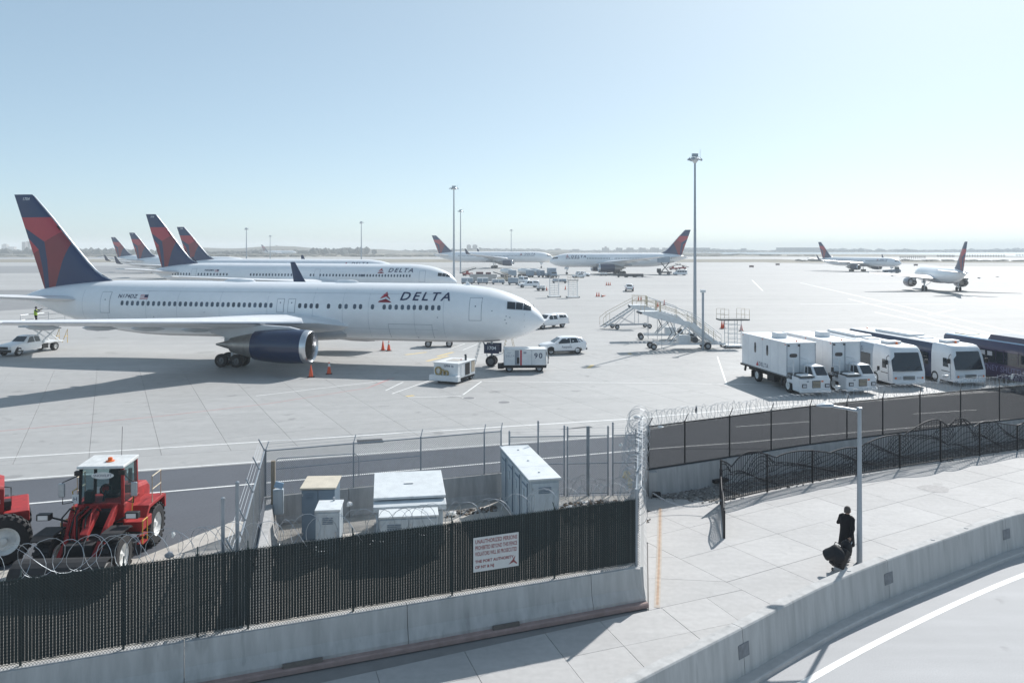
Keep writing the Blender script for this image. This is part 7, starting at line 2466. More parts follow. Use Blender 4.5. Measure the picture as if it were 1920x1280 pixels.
# cab: frame, glass, roof
cx0, cx1, cw = -1.05, 0.05, 0.70
for x, y0 in ((cx1, 1), (cx1, -1), (cx0, 1), (cx0, -1)):
    MB().tube([(x + (0.05 if x > -1 else 0), y0 * cw, 1.35), (x, y0 * (cw - 0.04), 3.10)], 0.055, 6).build('cab_pillar', LRED if y0 > 0 else UNDER, lo)
MB().box(((cx0 + cx1) / 2, 0, 1.6), (1.3, 1.5, 0.62)).build('cab_base', LRED, lo, bevel=0.03)
MB().box((cx1 + 0.06, 0, 1.55), (0.06, 1.4, 0.7)).build('cab_front_panel', UNDER, lo)
MB().prism([(cx0 - 0.08, 3.10), (cx1 + 0.16, 3.08), (cx1 + 0.14, 3.17), (cx0 - 0.04, 3.23)], -0.75, 0.75, 'y').build('cab_roof', LROOF, lo, bevel=0.03)
TG = bpy.data.materials.new('clear_cab_glass')
TG.use_nodes = True
tb = TG.node_tree.nodes['Principled BSDF']
tb.inputs['Base Color'].default_value = (0.30, 0.42, 0.44, 1)
tb.inputs['Transmission Weight'].default_value = 0.92
tb.inputs['Roughness'].default_value = 0.02
tb.inputs['IOR'].default_value = 1.02
MATS['clear_cab_glass'] = TG
for nm, vs in (('windshield', [(cx1 + 0.07, -0.64, 1.95), (cx1 + 0.07, 0.64, 1.95), (cx1 + 0.03, 0.62, 3.06), (cx1 + 0.03, -0.62, 3.06)]),
               ('side_glass', [(cx0 + 0.06, 0.73, 1.95), (cx1, 0.74, 1.95), (cx1 - 0.02, 0.70, 3.06), (cx0 + 0.06, 0.70, 3.06)]),
               ('side_glass', [(cx0 + 0.06, -0.73, 1.95), (cx1, -0.74, 1.95), (cx1 - 0.02, -0.70, 3.06), (cx0 + 0.06, -0.70, 3.06)]),
               ('rear_glass', [(cx0, -0.66, 2.15), (cx0, 0.66, 2.15), (cx0, 0.62, 3.06), (cx0, -0.62, 3.06)])):
    MB().add(vs, [(0, 1, 2, 3)]).build(nm, TG, lo)
st_ = MB().box((-0.75, 0.05, 2.0), (0.5, 0.5, 0.16)).box((-1.0, 0.05, 2.4), (0.16, 0.48, 0.75)).build('seat', BLACK, lo, bevel=0.05)
MB().tube([(-0.05, 0.0, 1.95), (-0.25, 0.0, 2.25)], 0.04, 6).build('steering_column', BLACK, lo)
MB().lathe([(-0.02, 0.19), (0.02, 0.19), (0.02, 0.15), (-0.02, 0.15), (-0.02, 0.19)], (-0.28, 0, 2.28), 'x', 16).build('steering_wheel', BLACK, lo)
MB().box((-0.1, -0.45, 2.1), (0.3, 0.25, 0.4)).build('console', BLACK, lo, bevel=0.03)
# oval badge at the top of the windshield
MB().add([(cx1 + 0.065, 0.05 + 0.36 * math.cos(a), 2.84 + 0.11 * math.sin(a)) for a in [2 * math.pi * i / 24 for i in range(24)]], [tuple(range(24))]).build('oval_badge', GWHITE, lo)
lettering('SNOWLIFT', 0.12, TXT_NAVY, lo, (cx1 + 0.07, 0.05, 2.84), (rad(90), 0, rad(90)))
MB().box((cx1 + 0.09, -0.80, 2.1), (0.02, 0.2, 0.3)).build('number_plate', GWHITE, lo)
lettering('H', 0.18, TXT_NAVY, lo, (cx1 + 0.105, -0.80, 2.1), (rad(90), 0, rad(90)))
MB().lathe([(3.19, 0.14), (3.22, 0.14), (3.23, 0.08), (3.32, 0.07), (3.34, 0.001)], (-0.35, 0.1, 0), 'z', 12).build('beacon', LAMPO, lo)
for sd in (-1, 1):
    MB().tube([(cx1, sd * 0.72, 2.85), (0.3, sd * 1.0, 2.75), (0.32, sd * 1.12, 2.7), (0.32, sd * 1.12, 2.0), (0.05, sd * 0.75, 2.0)], 0.018, 6).build('mirror_arm', BLACK, lo)
    MB().box((0.33, sd * 1.14, 2.45), (0.08, 0.2, 0.46)).build('mirror', STEEL, lo, bevel=0.03)
    MB().box((0.15, sd * 0.7, 2.95), (0.16, 0.2, 0.14)).build('work_light', BLACK, lo)
MB().tube([(-1.0, 0.2, 3.1), (-1.02, 0.22, 4.2)], 0.008, 4).build('antenna', BLACK, lo)
# lift arms running forward and down to the broom
for sd in (-1, 1):
    MB().prism([(0.05, 1.82), (0.25, 1.95), (0.9, 1.55), (1.75, 0.95), (2.35, 0.42), (2.25, 0.3), (1.5, 0.72), (0.7, 1.28)], sd * 0.52 - 0.06, sd * 0.52 + 0.06, 'y').build('lift_arm', LRED, lo, bevel=0.015)
    MB().tube([(0.35, sd * 0.3, 1.2), (1.5, sd * 0.36, 0.85)], 0.07, 8).tube([(1.5, sd * 0.36, 0.85), (2.0, sd * 0.4, 0.65)], 0.04, 8).build('hydraulic_ram', METAL, lo)
MB().box((0.35, 0, 1.55), (0.3, 1.0, 0.5)).build('front_tower', UNDER, lo, bevel=0.03)
MB().prism([(0.4, 1.75), (0.6, 1.85), (1.4, 1.35), (1.3, 1.2)], -0.12, 0.12, 'y').build('tilt_lever', LRED, lo, bevel=0.02)
rnd = random.Random(3)
for i in range(11):
    y = -0.6 + i * 0.075
    MB().tube([(0.35, y, 1.7), (0.6, y - 0.1 + rnd.uniform(-0.1, 0.1), 1.95 + rnd.uniform(-0.1, 0.05)), (0.95, y - 0.2 + rnd.uniform(-0.15, 0.15), 1.75 + rnd.uniform(-0.15, 0.1)), (1.25, y - 0.1, 1.3 + rnd.uniform(-0.2, 0.1)), (1.4, y, 1.0)], 0.028, 6).build('hydraulic_hose', LRED if i % 3 else UNDER, lo)
MB().box((2.25, 0, 0.62), (0.3, 2.2, 0.5)).build('broom_frame', UNDER, lo, bevel=0.03)
br = MB()
br.lathe([(-1.3, 0.1), (-1.3, 0.44), (1.3, 0.44), (1.3, 0.1)], (2.65, 0, 0.48), 'y', 20)
for i in range(16):
    br.lathe([(-1.28 + i * 0.165, 0.44), (-1.24 + i * 0.165, 0.49), (-1.18 + i * 0.165, 0.44)], (2.65, 0, 0.48), 'y', 20)
br.build('broom', BLACK, lo)
MB().loft([[(2.65 + r_ * math.cos(a), y, 0.48 + r_ * math.sin(a)) for a in [rad(20 + i * 17) for i in range(9)]] + [(2.65 + (r_ + 0.03) * math.cos(a), y, 0.48 + (r_ + 0.03) * math.sin(a)) for a in [rad(156 - i * 17) for i in range(9)]] for y, r_ in ((-1.34, 0.58), (1.34, 0.58))], 0, True, False).build('broom_hood', UNDER, lo)
# second loader cut by the left edge of the picture
l2 = thing('wheel_loader', 'rear corner of another red loader at the left picture edge', 'loader', (-18.4, 26.35, 0), rad(212), 'red wheel loaders')
for x, y in ((-1.35, 1.15), (-1.35, -1.05), (1.5, 1.15), (1.5, -1.05)):
    w_ = add_wheel(l2, (x, y, 0.78), 0.78, 0.55, RIMW, 26)
    mb = MB()
    for q in range(22):
        a = 2 * math.pi * q / 22
        for sd in (-1, 1):
            mb.box((0.785 * math.cos(a + sd * 0.06), sd * 0.13, 0.785 * math.sin(a + sd * 0.06)), (0.06, 0.28, 0.11), ry=-a)
    mb.build('tread', TYRE, w_, kind='stuff')
MB().loft([[(x, y * w, z) for y, z in ((-1, 1.35), (-1, zt_ - 0.1), (-0.9, zt_), (0.9, zt_), (1, zt_ - 0.1), (1, 1.35))] for x, w, zt_ in ((1.0, 0.86, 2.6), (-1.1, 0.86, 2.52), (-1.35, 0.82, 2.42))], 0, True, False).build('engine_hood', LRED, l2, bevel=0.03)
MB().box((0, 0, 1.15), (3.0, 1.5, 0.4)).build('frame', UNDER, l2)
MB().box((-1.7, 0, 1.42), (0.75, 2.1, 0.36)).build('counterweight', LRED, l2, bevel=0.04)
MB().box((-1.4, 0.55, 1.75), (0.3, 0.4, 0.3)).build('filter_box', BLACK, l2, bevel=0.03)
MB().tube([(-1.38, 0.75, 1.7), (-1.55, 0.75, 1.75), (-1.55, 0.75, 2.35), (-1.36, 0.75, 2.4)], 0.02, 6).build('grab_rail', BLACK, l2)
MB().box((-0.95, 0.868, 1.95), (0.02, 0.012, 1.1)).build('panel_seam', UNDER, l2)
lettering('88', 0.26, GWHITE, l2, (-1.12, 0.872, 1.95), (rad(90), 0, rad(180)), bold=0.004)
MB().add([(-0.55 + 0.34 * math.cos(a), 0.872, 1.82 + 0.2 * math.sin(a)) for a in [2 * math.pi * i / 20 for i in range(20)]], [tuple(range(20))]).build('oval_badge', GWHITE, l2)
MB().box((1.9, 0, 2.4), (1.4, 1.5, 1.6)).build('cab', CABG_, l2, bevel=0.05)
MB().box((1.9, 0, 3.25), (1.6, 1.7, 0.12)).build('cab_roof', LROOF, l2, bevel=0.03)

# ================================================================== people
SKIN = M('skin', (0.42, 0.26, 0.19), 0.6, 0, 0.05, 9.0)
COAT = M('black_coat', (0.012, 0.012, 0.015), 0.85, 0, 0.25, 9.0, spec=0.25)
TROU = M('dark_trousers', (0.013, 0.013, 0.017), 0.85, 0, 0.2, 9.0, spec=0.25)
SHOE = M('dark_shoe', (0.03, 0.028, 0.028), 0.4, 0, 0.1, 9.0)
HAIRG = M('grey_brown_hair', (0.075, 0.062, 0.055), 0.8, 0, 0.3, 40.0)
VEST = M('hi_vis_vest', (0.42, 0.62, 0.05), 0.7, 0, 0.1, 9.0)
def hand(parent, p, fwd, side_, curl=0.6):
    """palm with four unequal fingers and a thumb"""
    f = Vector(fwd).normalized()
    s = Vector(side_).normalized()
    n = f.cross(s).normalized()
    mb = MB()
    p = Vector(p)
    mb.loft([[p + f * t + s * (w * a) + n * (h_ * b) for a, b in ((-1, -0.6), (-0.7, 1), (0.7, 1), (1, -0.6), (0.6, -1), (-0.6, -1))] for t, w, h_ in ((-0.01, 0.026, 0.02), (0.04, 0.042, 0.02), (0.09, 0.04, 0.016))])
    for i, (o, l) in enumerate(((-0.032, 0.07), (-0.011, 0.082), (0.011, 0.077), (0.031, 0.06))):
        b0 = p + f * 0.08 + s * o
        b1 = b0 + f * l * 0.45 - n * l * 0.15 * curl
        b2_ = b1 + f * l * 0.3 * (1 - curl * 0.5) - n * l * 0.4 * curl
        b3 = b2_ + f * l * 0.1 - n * l * 0.35 * curl
        mb.tube([b0, b1, b2_, b3], [0.010, 0.0095, 0.0085, 0.007], 6)
    t0 = p + f * 0.025 + s * 0.035
    mb.tube([t0, t0 + s * 0.03 + f * 0.02 - n * 0.01, t0 + s * 0.035 + f * 0.05 - n * 0.03], [0.013, 0.011, 0.008], 6)
    return mb.build('hand', SKIN, parent)
def person(label, loc, rz, pose, style, scale=1.0):
    t = thing('person', label, 'person', loc, rz)
    t.scale = (scale, scale, scale)
    J = dict(pelvis=(0, 0, 0.95), waist=(0, 0, 1.08), chest=(0.0, 0, 1.30), neck=(0.01, 0, 1.47), throat=(0.03, 0, 1.54), head=(0.045, 0, 1.63), crown=(0.035, 0, 1.70),
             shL=(0, 0.17, 1.42), shR=(0, -0.17, 1.42), hipL=(0, 0.09, 0.90), hipR=(0, -0.09, 0.90))
    J.update(pose)
    Rd = dict(pelvis=0.135, waist=0.125, chest=0.15, neck=0.07, throat=0.055, head=0.095, crown=0.075, shL=0.075, shR=0.075, hipL=0.095, hipR=0.095,
              elL=0.045, elR=0.045, wrL=0.032, wrR=0.032, knL=0.06, knR=0.06, anL=0.042, anR=0.042, toL=0.035, toR=0.035)
    names = list(Rd)
    idx = {n: i for i, n in enumerate(names)}
    E_ = [('pelvis', 'waist'), ('waist', 'chest'), ('chest', 'neck'), ('neck', 'throat'), ('throat', 'head'), ('head', 'crown'), ('chest', 'shL'), ('chest', 'shR'), ('shL', 'elL'), ('elL', 'wrL'), ('shR', 'elR'), ('elR', 'wrR'),
          ('pelvis', 'hipL'), ('pelvis', 'hipR'), ('hipL', 'knL'), ('knL', 'anL'), ('anL', 'toL'), ('hipR', 'knR'), ('knR', 'anR'), ('anR', 'toR')]
    me = bpy.data.meshes.new('body')
    me.from_pydata([J[n] for n in names], [(idx[a], idx[b]) for a, b in E_], [])
    me.materials.append(SKIN)
    o = link('body', me, t)
    md = o.modifiers.new('skin', 'SKIN')
    sv_ = me.skin_vertices[0].data if me.skin_vertices else None
    if sv_ is None:
        bm = bmesh.new(); bm.from_mesh(me); bm.verts.layers.skin.verify(); bm.to_mesh(me); bm.free()
        sv_ = me.skin_vertices[0].data
    for n in names:
        sv_[idx[n]].radius = (Rd[n], Rd[n])
    sv_[idx['pelvis']].use_root = True
    md.use_smooth_shade = True
    ss = o.modifiers.new('smooth', 'SUBSURF'); ss.levels = 1; ss.render_levels = 2
    V3 = lambda n: Vector(J[n])
    # hair, ears, nose, eyes
    hd = V3('head') + Vector((-0.012, 0, 0.035))
    mb = MB()
    rings = []
    for i in range(7):
        a = math.pi / 2 * i / 6
        rings.append([(hd.x + 0.112 * math.cos(b) * math.cos(a) - 0.012, hd.y + 0.098 * math.sin(b) * math.cos(a), hd.z + (0.118 * math.sin(a)) - (0.085 if math.cos(b) < 0.25 and i == 0 else 0)) for b in [2 * math.pi * j / 16 for j in range(16)]])
    mb.loft(rings)
    mb.build('hair', style.get('hair', HAIRG), t, angle=80)
    for sd in (-1, 1):
        MB().lathe([(-0.008, 0.004), (-0.004, 0.028), (0.006, 0.026), (0.008, 0.004)], (hd.x + 0.01, sd * 0.098, hd.z - 0.04), 'y', 10, cap=True).build('ear', SKIN, t)
        MB().lathe([(0.0, 0.012), (0.006, 0.009), (0.008, 0.001)], (hd.x + 0.104, sd * 0.034, hd.z - 0.03), 'x', 8).build('eye', BLACK, t)
    MB().loft([[(hd.x + 0.10, -0.012, hd.z - 0.03), (hd.x + 0.10, 0.012, hd.z - 0.03), (hd.x + 0.10, 0.0, hd.z - 0.025)], [(hd.x + 0.112, -0.02, hd.z - 0.075), (hd.x + 0.112, 0.02, hd.z - 0.075), (hd.x + 0.132, 0, hd.z - 0.068)]]).build('nose', SKIN, t)
    MB().box((hd.x + 0.1, 0, hd.z - 0.105), (0.02, 0.05, 0.012)).build('mouth', M('lips', (0.3, 0.12, 0.10), 0.6, 0, 0.0), t)
    # clothes
    top = style['top']
    zs = style['coat']
    mb = MB()
    rings = []
    for z, rx, ry, dx in zs:
        rings.append([(dx + rx * math.cos(b) * (1 + 0.04 * math.sin(5 * b + z * 7)), ry * math.sin(b) * (1 + 0.03 * math.sin(4 * b + z * 5)), z) for b in [2 * math.pi * j / 20 for j in range(20)]])
    mb.loft(rings)
    mb.build(style['topname'], top, t, angle=70)
    slv = style.get('sleeve', top)
    for s_ in 'LR':
        sh, el, wr = V3('sh' + s_), V3('el' + s_), V3('wr' + s_)
        MB().tube([Vector((sh.x, sh.y * 0.35, sh.z + 0.03)), Vector((sh.x, sh.y * 0.8, sh.z + 0.02)), sh + (el - sh) * 0.06 + Vector((0, sh.y * 0.12, 0)), sh.lerp(el, 0.5), el, el.lerp(wr, 0.5), wr], [0.06, 0.085, 0.088, 0.077, 0.066, 0.058, 0.05], 12).build('sleeve', slv, t, angle=80)
        kn, an, hp, to = V3('kn' + s_), V3('an' + s_), V3('hip' + s_), V3('to' + s_)
        MB().tube([hp + Vector((0, 0, 0.05)), hp, hp.lerp(kn, 0.5), kn, kn.lerp(an, 0.5), an + Vector((0, 0, 0.01))], [0.11, 0.112, 0.095, 0.078, 0.07, 0.066], 12).build('trouser_leg', style['legs'], t, angle=80)
        d = (to - an); d.z = 0; d.normalize()
        q = Vector((-d.y, d.x, 0))
        base = Vector((an.x, an.y, min(an.z, to.z + 0.05) - 0.045))
        MB().loft([[base + d * x + q * (w * a) + Vector((0, 0, z * b + lift)) for a, b in ((-1, 0), (-1, 0.5), (-0.5, 1), (0.5, 1), (1, 0.5), (1, 0))] for x, w, z, lift in ((-0.09, 0.035, 0.08, 0), (-0.03, 0.042, 0.1, 0), (0.07, 0.048, 0.075, 0), (0.15, 0.044, 0.05, 0), (0.19, 0.02, 0.03, 0.005))]).build('shoe', SHOE, t, angle=70)
        f = (wr - el).normalized()
        hand(t, wr + f * 0.015, f, Vector((0.3, -1 if s_ == 'L' else 1, 0.2)), 0.8)
    return t
coat = [(1.53, 0.062, 0.07, 0.015), (1.50, 0.09, 0.10, 0.01), (1.465, 0.115, 0.17, 0), (1.42, 0.135, 0.225, 0), (1.30, 0.155, 0.235, -0.01), (1.10, 0.155, 0.215, -0.01), (0.95, 0.18, 0.22, -0.01), (0.75, 0.215, 0.24, -0.015), (0.56, 0.25, 0.255, -0.02), (0.555, 0.19, 0.2, -0.02)]
walk_pose = dict(elL=(0.02, 0.33, 1.17), wrL=(0.22, 0.20, 1.22), elR=(-0.08, -0.27, 1.14), wrR=(-0.20, -0.27, 0.90), knL=(0.12, 0.10, 0.50), anL=(0.14, 0.10, 0.085), toL=(0.30, 0.11, 0.04), knR=(0.02, -0.10, 0.50), anR=(-0.24, -0.10, 0.12), toR=(-0.12, -0.11, 0.045))
gp = G(1588, 1053)
walk_dir = math.atan2(0.52, 0.85)
per = person('person in a long black coat walking away, pulling a suitcase', (gp.x, gp.y, 0.003), walk_dir, walk_pose, dict(top=COAT, topname='coat', coat=coat, legs=TROU), 1.03)
# suitcase with a bag strapped on it
cd = Vector((math.cos(walk_dir), math.sin(walk_dir), 0))
cr = Vector((cd.y, -cd.x, 0))
LUG = M('black_luggage', (0.016, 0.016, 0.019), 0.55, 0, 0.2, 9.0, spec=0.3)
sc = gp - cd * 0.92 + cr * 0.36
su = thing('suitcase', 'black wheeled suitcase tilted behind the walking person', 'suitcase', (sc.x, sc.y, 0.0), walk_dir)
tl = rad(38)
def TS(x, y, z):     # suitcase frame tilted forward about its wheels
    return (x * math.cos(tl) + z * math.sin(tl) - 0.16, y, 0.06 + z * math.cos(tl) - x * math.sin(tl) + 0.17 * 0.6)
mb = MB()
mb.add([TS(x, y, z) for z in (0.04, 0.66) for x, y in ((-0.14, -0.22), (0.14, -0.22), (0.14, 0.22), (-0.14, 0.22))], [(0, 3, 2, 1), (4, 5, 6, 7), (0, 1, 5, 4), (1, 2, 6, 5), (2, 3, 7, 6), (3, 0, 4, 7)])
mb.build('shell', LUG, su, bevel=0.05)
for sd in (-1, 1):
    add_wheel(su, (TS(0.12, 0, 0.0)[0], sd * 0.18, 0.045), 0.045, 0.03, RIM, 12)
    MB().tube([TS(0.10, sd * 0.11, 0.64), TS(0.10, sd * 0.11, 1.0)], 0.010, 6).build('handle_rod', METAL, su)
MB().tube([TS(0.10, -0.13, 1.0), TS(0.10, 0.13, 1.0)], 0.016, 6).build('handle_grip', BLACK, su)
bag = thing('shoulder_bag', 'black shoulder bag strapped on top of the tilted suitcase', 'bag', (sc.x, sc.y, 0), walk_dir)
mb = MB()
rings = []
for i, (z, k) in enumerate(((0.08, 0.45), (0.10, 0.7), (0.16, 0.92), (0.24, 1.03), (0.33, 1.06), (0.42, 1.0), (0.50, 0.86), (0.55, 0.66), (0.57, 0.4))):
    rings.append([TS(-0.31 + 0.17 * k * math.cos(b) * (1 + 0.16 * math.sin(3 * b + z * 9)), 0.33 * k * math.sin(b) * (1 + 0.14 * math.sin(2 * b + z * 13)), z + 0.05 * math.sin(2 * b + 1)) for b in [2 * math.pi * j / 24 for j in range(24)]])
mb.loft(rings)
mb.build('bag_body', LUG, bag, angle=70)
MB().tube([TS(-0.28, -0.16, 0.52), TS(-0.36, -0.1, 0.68), TS(-0.36, 0.1, 0.68), TS(-0.28, 0.16, 0.52)], 0.014, 6).build('strap', LUG, bag)
# bundle hanging between handle and person
bg2 = thing('backpack', 'black backpack resting against the suitcase handle behind the person', 'bag', (sc.x + cd.x * 0.34, sc.y + cd.y * 0.34, 0.0), walk_dir)
rings = []
for z, k in ((0.42, 0.5), (0.48, 0.85), (0.65, 1.0), (0.82, 0.9), (0.9, 0.5)):
    rings.append([(0.05 + 0.14 * k * math.cos(b), 0.20 * k * math.sin(b), z) for b in [2 * math.pi * j / 14 for j in range(14)]])
MB().loft(rings).build('bag_body', LUG, bg2, angle=70)
MB().tube([(0.05, -0.05, 0.88), (0.08, 0, 0.95), (0.05, 0.05, 0.88)], 0.01, 5).build('grab_loop', LUG, bg2)

# ================================================================== lift pickup under the tail with a worker
fw_, rw2 = G(35, 667), G(103, 656)
hh = heading(fw_, rw2)
dv = Vector((math.cos(hh), math.sin(hh), 0)); lv = Vector((-dv.y, dv.x, 0))
c0 = fw_ - lv * 0.85 - dv * 1.72
lt = thing('lift_pickup', 'white pickup carrying a raised scissor platform under the near tail', 'lift truck', (c0.x, c0.y, 0), hh)
S = [(2.72, 0.78, 0.52, 0.92, 1.0, 0.72), (2.65, 0.92, 0.42, 1.0, 1.08, 0.84), (1.5, 0.96, 0.40, 1.08, 1.18, 0.86), (0.95, 0.97, 0.40, 1.10, 1.24, 0.84), (0.35, 0.97, 0.40, 1.12, 1.74, 0.68), (-0.2, 0.97, 0.40, 1.12, 1.79, 0.69), (-0.85, 0.97, 0.40, 1.12, 1.76, 0.68), (-0.98, 0.97, 0.40, 1.12, 1.66, 0.70)]
body(S, [WHITE], 'cab', lt, angle=50)
side_pane(S, [(0.78, 1.16), (0.26, 1.66), (-0.12, 1.69), (-0.12, 1.16)], lt)
side_pane(S, [(-0.22, 1.16), (-0.22, 1.69), (-0.80, 1.67), (-0.84, 1.16)], lt)
cross_pane(S[3], S[4], lt, 'windshield', 0.06, 0.92)
axle_wheels(lt, (1.72,), 0.83, 0.42, 0.26)
for sd in (-1, 1):
    add_wheel(lt, (-2.75, sd * 0.83, 0.42), 0.42, 0.4, RIMW)
    MB().box((2.70, sd * 0.76, 0.86), (0.1, 0.26, 0.2)).build('headlight', LAMPW, lt)
    MB().tube([(-1.0, sd * 0.45, 0.72), (-4.2, sd * 0.45, 0.72)], 0.09, 6).build('chassis_rail', GWHITE, lt)
    MB().tube([(-1.2, sd * 0.7, 0.95), (-3.6, sd * 0.7, 2.45)], 0.07, 6).build('scissor_arm', GWHITE, lt)
    MB().tube([(-3.6, sd * 0.6, 0.95), (-1.2, sd * 0.6, 2.45)], 0.07, 6).build('scissor_arm', GWHITE, lt)
    MB().tube([(-0.4, sd * 0.98, 2.68), (-0.4, sd * 0.98, 3.7), (-4.0, sd * 0.98, 3.7), (-4.0, sd * 0.98, 2.68)], 0.025, 6).tube([(-0.4, sd * 0.98, 3.2), (-4.0, sd * 0.98, 3.2)], 0.02, 6).build('guard_rail', STEEL, lt)
    MB().tube([(-4.2, sd * 0.5, 0.6), (-4.9, sd * 0.5, 1.9), (-4.9, sd * 0.5, 0.5)], 0.03, 6).tube([(-4.55, sd * 0.5, 1.2), (-4.9, sd * 0.5, 1.2)], 0.03, 6).build('ladder_rail', YELLOW, lt)
MB().box((2.72, 0, 0.55), (0.16, 1.86, 0.26)).build('front_bumper', BLACK, lt, bevel=0.03)
MB().box((2.735, 0, 0.84), (0.05, 1.2, 0.24)).build('grille', BLACK, lt)
MB().box((-2.4, 0, 0.85), (3.2, 1.7, 0.12)).build('bed', GWHITE, lt)
MB().box((-1.6, 0.6, 0.6), (0.7, 0.5, 0.5)).build('battery_box', BLACK, lt)
MB().box((-2.2, 0, 2.58), (4.0, 2.1, 0.16)).build('platform', STEEL, lt)
wp = c0 - dv * 2.3 + lv * 0.1
wp = Vector(((67 - 960) / F * wp.y, wp.y, 2.663))
vest = [(1.50, 0.075, 0.085, 0.012), (1.465, 0.115, 0.165, 0), (1.42, 0.13, 0.215, 0), (1.30, 0.15, 0.22, -0.01), (1.10, 0.15, 0.205, -0.01), (0.95, 0.16, 0.205, -0.01), (0.90, 0.15, 0.19, -0.01)]
person('worker in a lime vest on the scissor platform, one arm raised', tuple(wp), rad(20), dict(elL=(0.26, 0.22, 1.42), wrL=(0.50, 0.18, 1.50), elR=(0.18, -0.24, 1.25), wrR=(0.40, -0.15, 1.30), knL=(0.03, 0.10, 0.50), anL=(0.0, 0.11, 0.085), toL=(0.14, 0.12, 0.04), knR=(0.03, -0.10, 0.50), anR=(0.0, -0.11, 0.085), toR=(0.14, -0.12, 0.04)),
       dict(top=VEST, topname='vest', coat=vest, legs=TROU, sleeve=M('dark_sleeve', (0.03, 0.035, 0.05), 0.8, 0, 0.1, 9.0), hair=M('dark_cap', (0.02, 0.02, 0.03), 0.8, 0, 0.1, 9.0)), 1.0)

# ================================================================== far ground equipment
TANKW = M('tank_white', (0.78, 0.78, 0.77), 0.4, 0, 0.05, 1.0)
CABB = M('truck_cab_blue_grey', (0.30, 0.36, 0.42), 0.45, 0, 0.08, 1.0)
def tanker(label, px, py, rz):
    g = G(px, py)
    t = thing('tank_truck', label, 'tank truck', (g.x, g.y, 0), rz, 'vehicles crowded beyond the nose')
    MB().loft([[(x, 1.15 * k * math.cos(a), 2.1 + 1.0 * k * math.sin(a)) for a in [2 * math.pi * j / 14 for j in range(14)]] for x, k in ((-1.2, 0.85), (-1.5, 1), (-7.5, 1), (-7.8, 0.85))]).build('tank', TANKW, t, angle=50)
    MB().loft([[(x, -1.2, 0.6), (x, -1.2, zz - 0.1), (x, -1.05, zz), (x, 1.05, zz), (x, 1.2, zz - 0.1), (x, 1.2, 0.6)] for x, zz in ((0.9, 1.5), (0.7, 2.55), (-0.9, 2.6))], 0, True, False).build('cab', CABB, t, bevel=0.05)
    MB().add([(0.88, -1.0, 1.55), (0.88, 1.0, 1.55), (0.72, 0.95, 2.4), (0.72, -0.95, 2.4)], [(0, 1, 2, 3)]).build('windshield', GLASS, t)
    MB().box((-3.4, 0, 0.85), (8.4, 1.6, 0.3)).build('chassis', UNDER, t)
    MB().box((-4.5, 0, 3.12), (4.0, 0.7, 0.1)).build('walkway', STEEL, t)
    for x in (0.0, -5.6, -6.8):
        for sd in (-1, 1):
            add_wheel(t, (x, sd * 0.95, 0.5), 0.5, 0.4, RIM, 12)
    return t
tanker('left white tank truck of the row beyond the nose', 961, 520, rad(-62))
tanker('middle white tank truck of the row beyond the nose', 994, 520, rad(-62))
tanker('right white tank truck of the row beyond the nose', 1014, 520, rad(-50))
def cart(label, px, py, rz, L=3.2, h_=1.9, col=None, cat='baggage cart', open_=False, name='baggage_cart'):
    g = G(px, py)
    t = thing(name, label, cat, (g.x, g.y, 0), rz, 'vehicles crowded beyond the nose')
    MB().box((0, 0, 0.5), (L, 1.6, 0.16)).build('deck', UNDER, t)
    if not open_:
        MB().prism([(-L / 2, 0.6), (L / 2, 0.6), (L / 2, h_ - 0.1), (L / 2 - 0.15, h_), (-L / 2 + 0.15, h_), (-L / 2, h_ - 0.1)], -0.8, 0.8, 'y').build('cover', col or GWHITE, t, bevel=0.03)
        for x in (-L / 4, L / 4):
            MB().box((x, -0.815, h_ * 0.6), (L / 2 - 0.2, 0.03, h_ * 0.5)).build('curtain', CABB, t)
    else:
        for x in (-L / 3, 0, L / 3):
            MB().box((x, 0, 0.95), (L / 3 - 0.2, 1.3, 0.72)).build('load_box', col or CABB, t, bevel=0.03)
    MB().tube([(L / 2, 0, 0.4), (L / 2 + 0.9, 0, 0.3)], 0.05, 5).build('tow_bar', DARKST, t)
    for x in (-L / 2 + 0.4, L / 2 - 0.4):
        for sd in (-1, 1):
            add_wheel(t, (x, sd * 0.7, 0.24), 0.24, 0.16, RIM, 10)
    return t
cart('white cart farthest left in front of the grey loader', 876, 533, rad(4), 3.4, 2.0)
cart('boxy pale cart in front of the long grey loader', 905, 533, rad(2), 3.2, 2.0, TANKW)
cart('low cart with a sloped pale cover, right of the grey loader', 934, 533, rad(8), 3.6, 1.5, TANKW)
cart('blue grey covered cart left of the small truck', 962, 534, rad(6), 2.8, 2.0, CABB)
cart('flat cart with three boxes above the left tall stand', 1049, 531, rad(4), 4.2, 1.2, CABB, open_=True, name='flat_cart')
cart('small trailer behind the pickup left of the tall stands', 1014, 545, rad(8), 2.0, 1.3, GWHITE, open_=True, name='flat_cart')
cart('small cart below the engine of the left facing airliner', 1132, 517, rad(0), 2.6, 1.0, GWHITE, open_=True, name='flat_cart')
for i, (px, l) in enumerate(((1166, 'left flat dolly of the train under the left facing airliner'), (1182, 'middle flat dolly of the train under the left facing airliner'), (1198, 'right flat dolly of the train under the left facing airliner'))):
    cart(l, px, 520, rad(1), 3.2, 0.9, DARKST, open_=True, name='flat_cart')
cart('cart behind the box truck near the far lamp masts', 1030, 520, rad(20), 2.8, 1.6, GWHITE)
g0 = G(906, 531)
t = thing('container_loader', 'long grey container loader behind the pale carts', 'loader', (g0.x, g0.y + 4, 0), rad(2), 'vehicles crowded beyond the nose')
GL_ = M('loader_warm_grey', (0.42, 0.41, 0.40), 0.6, 0, 0.1, 1.0)
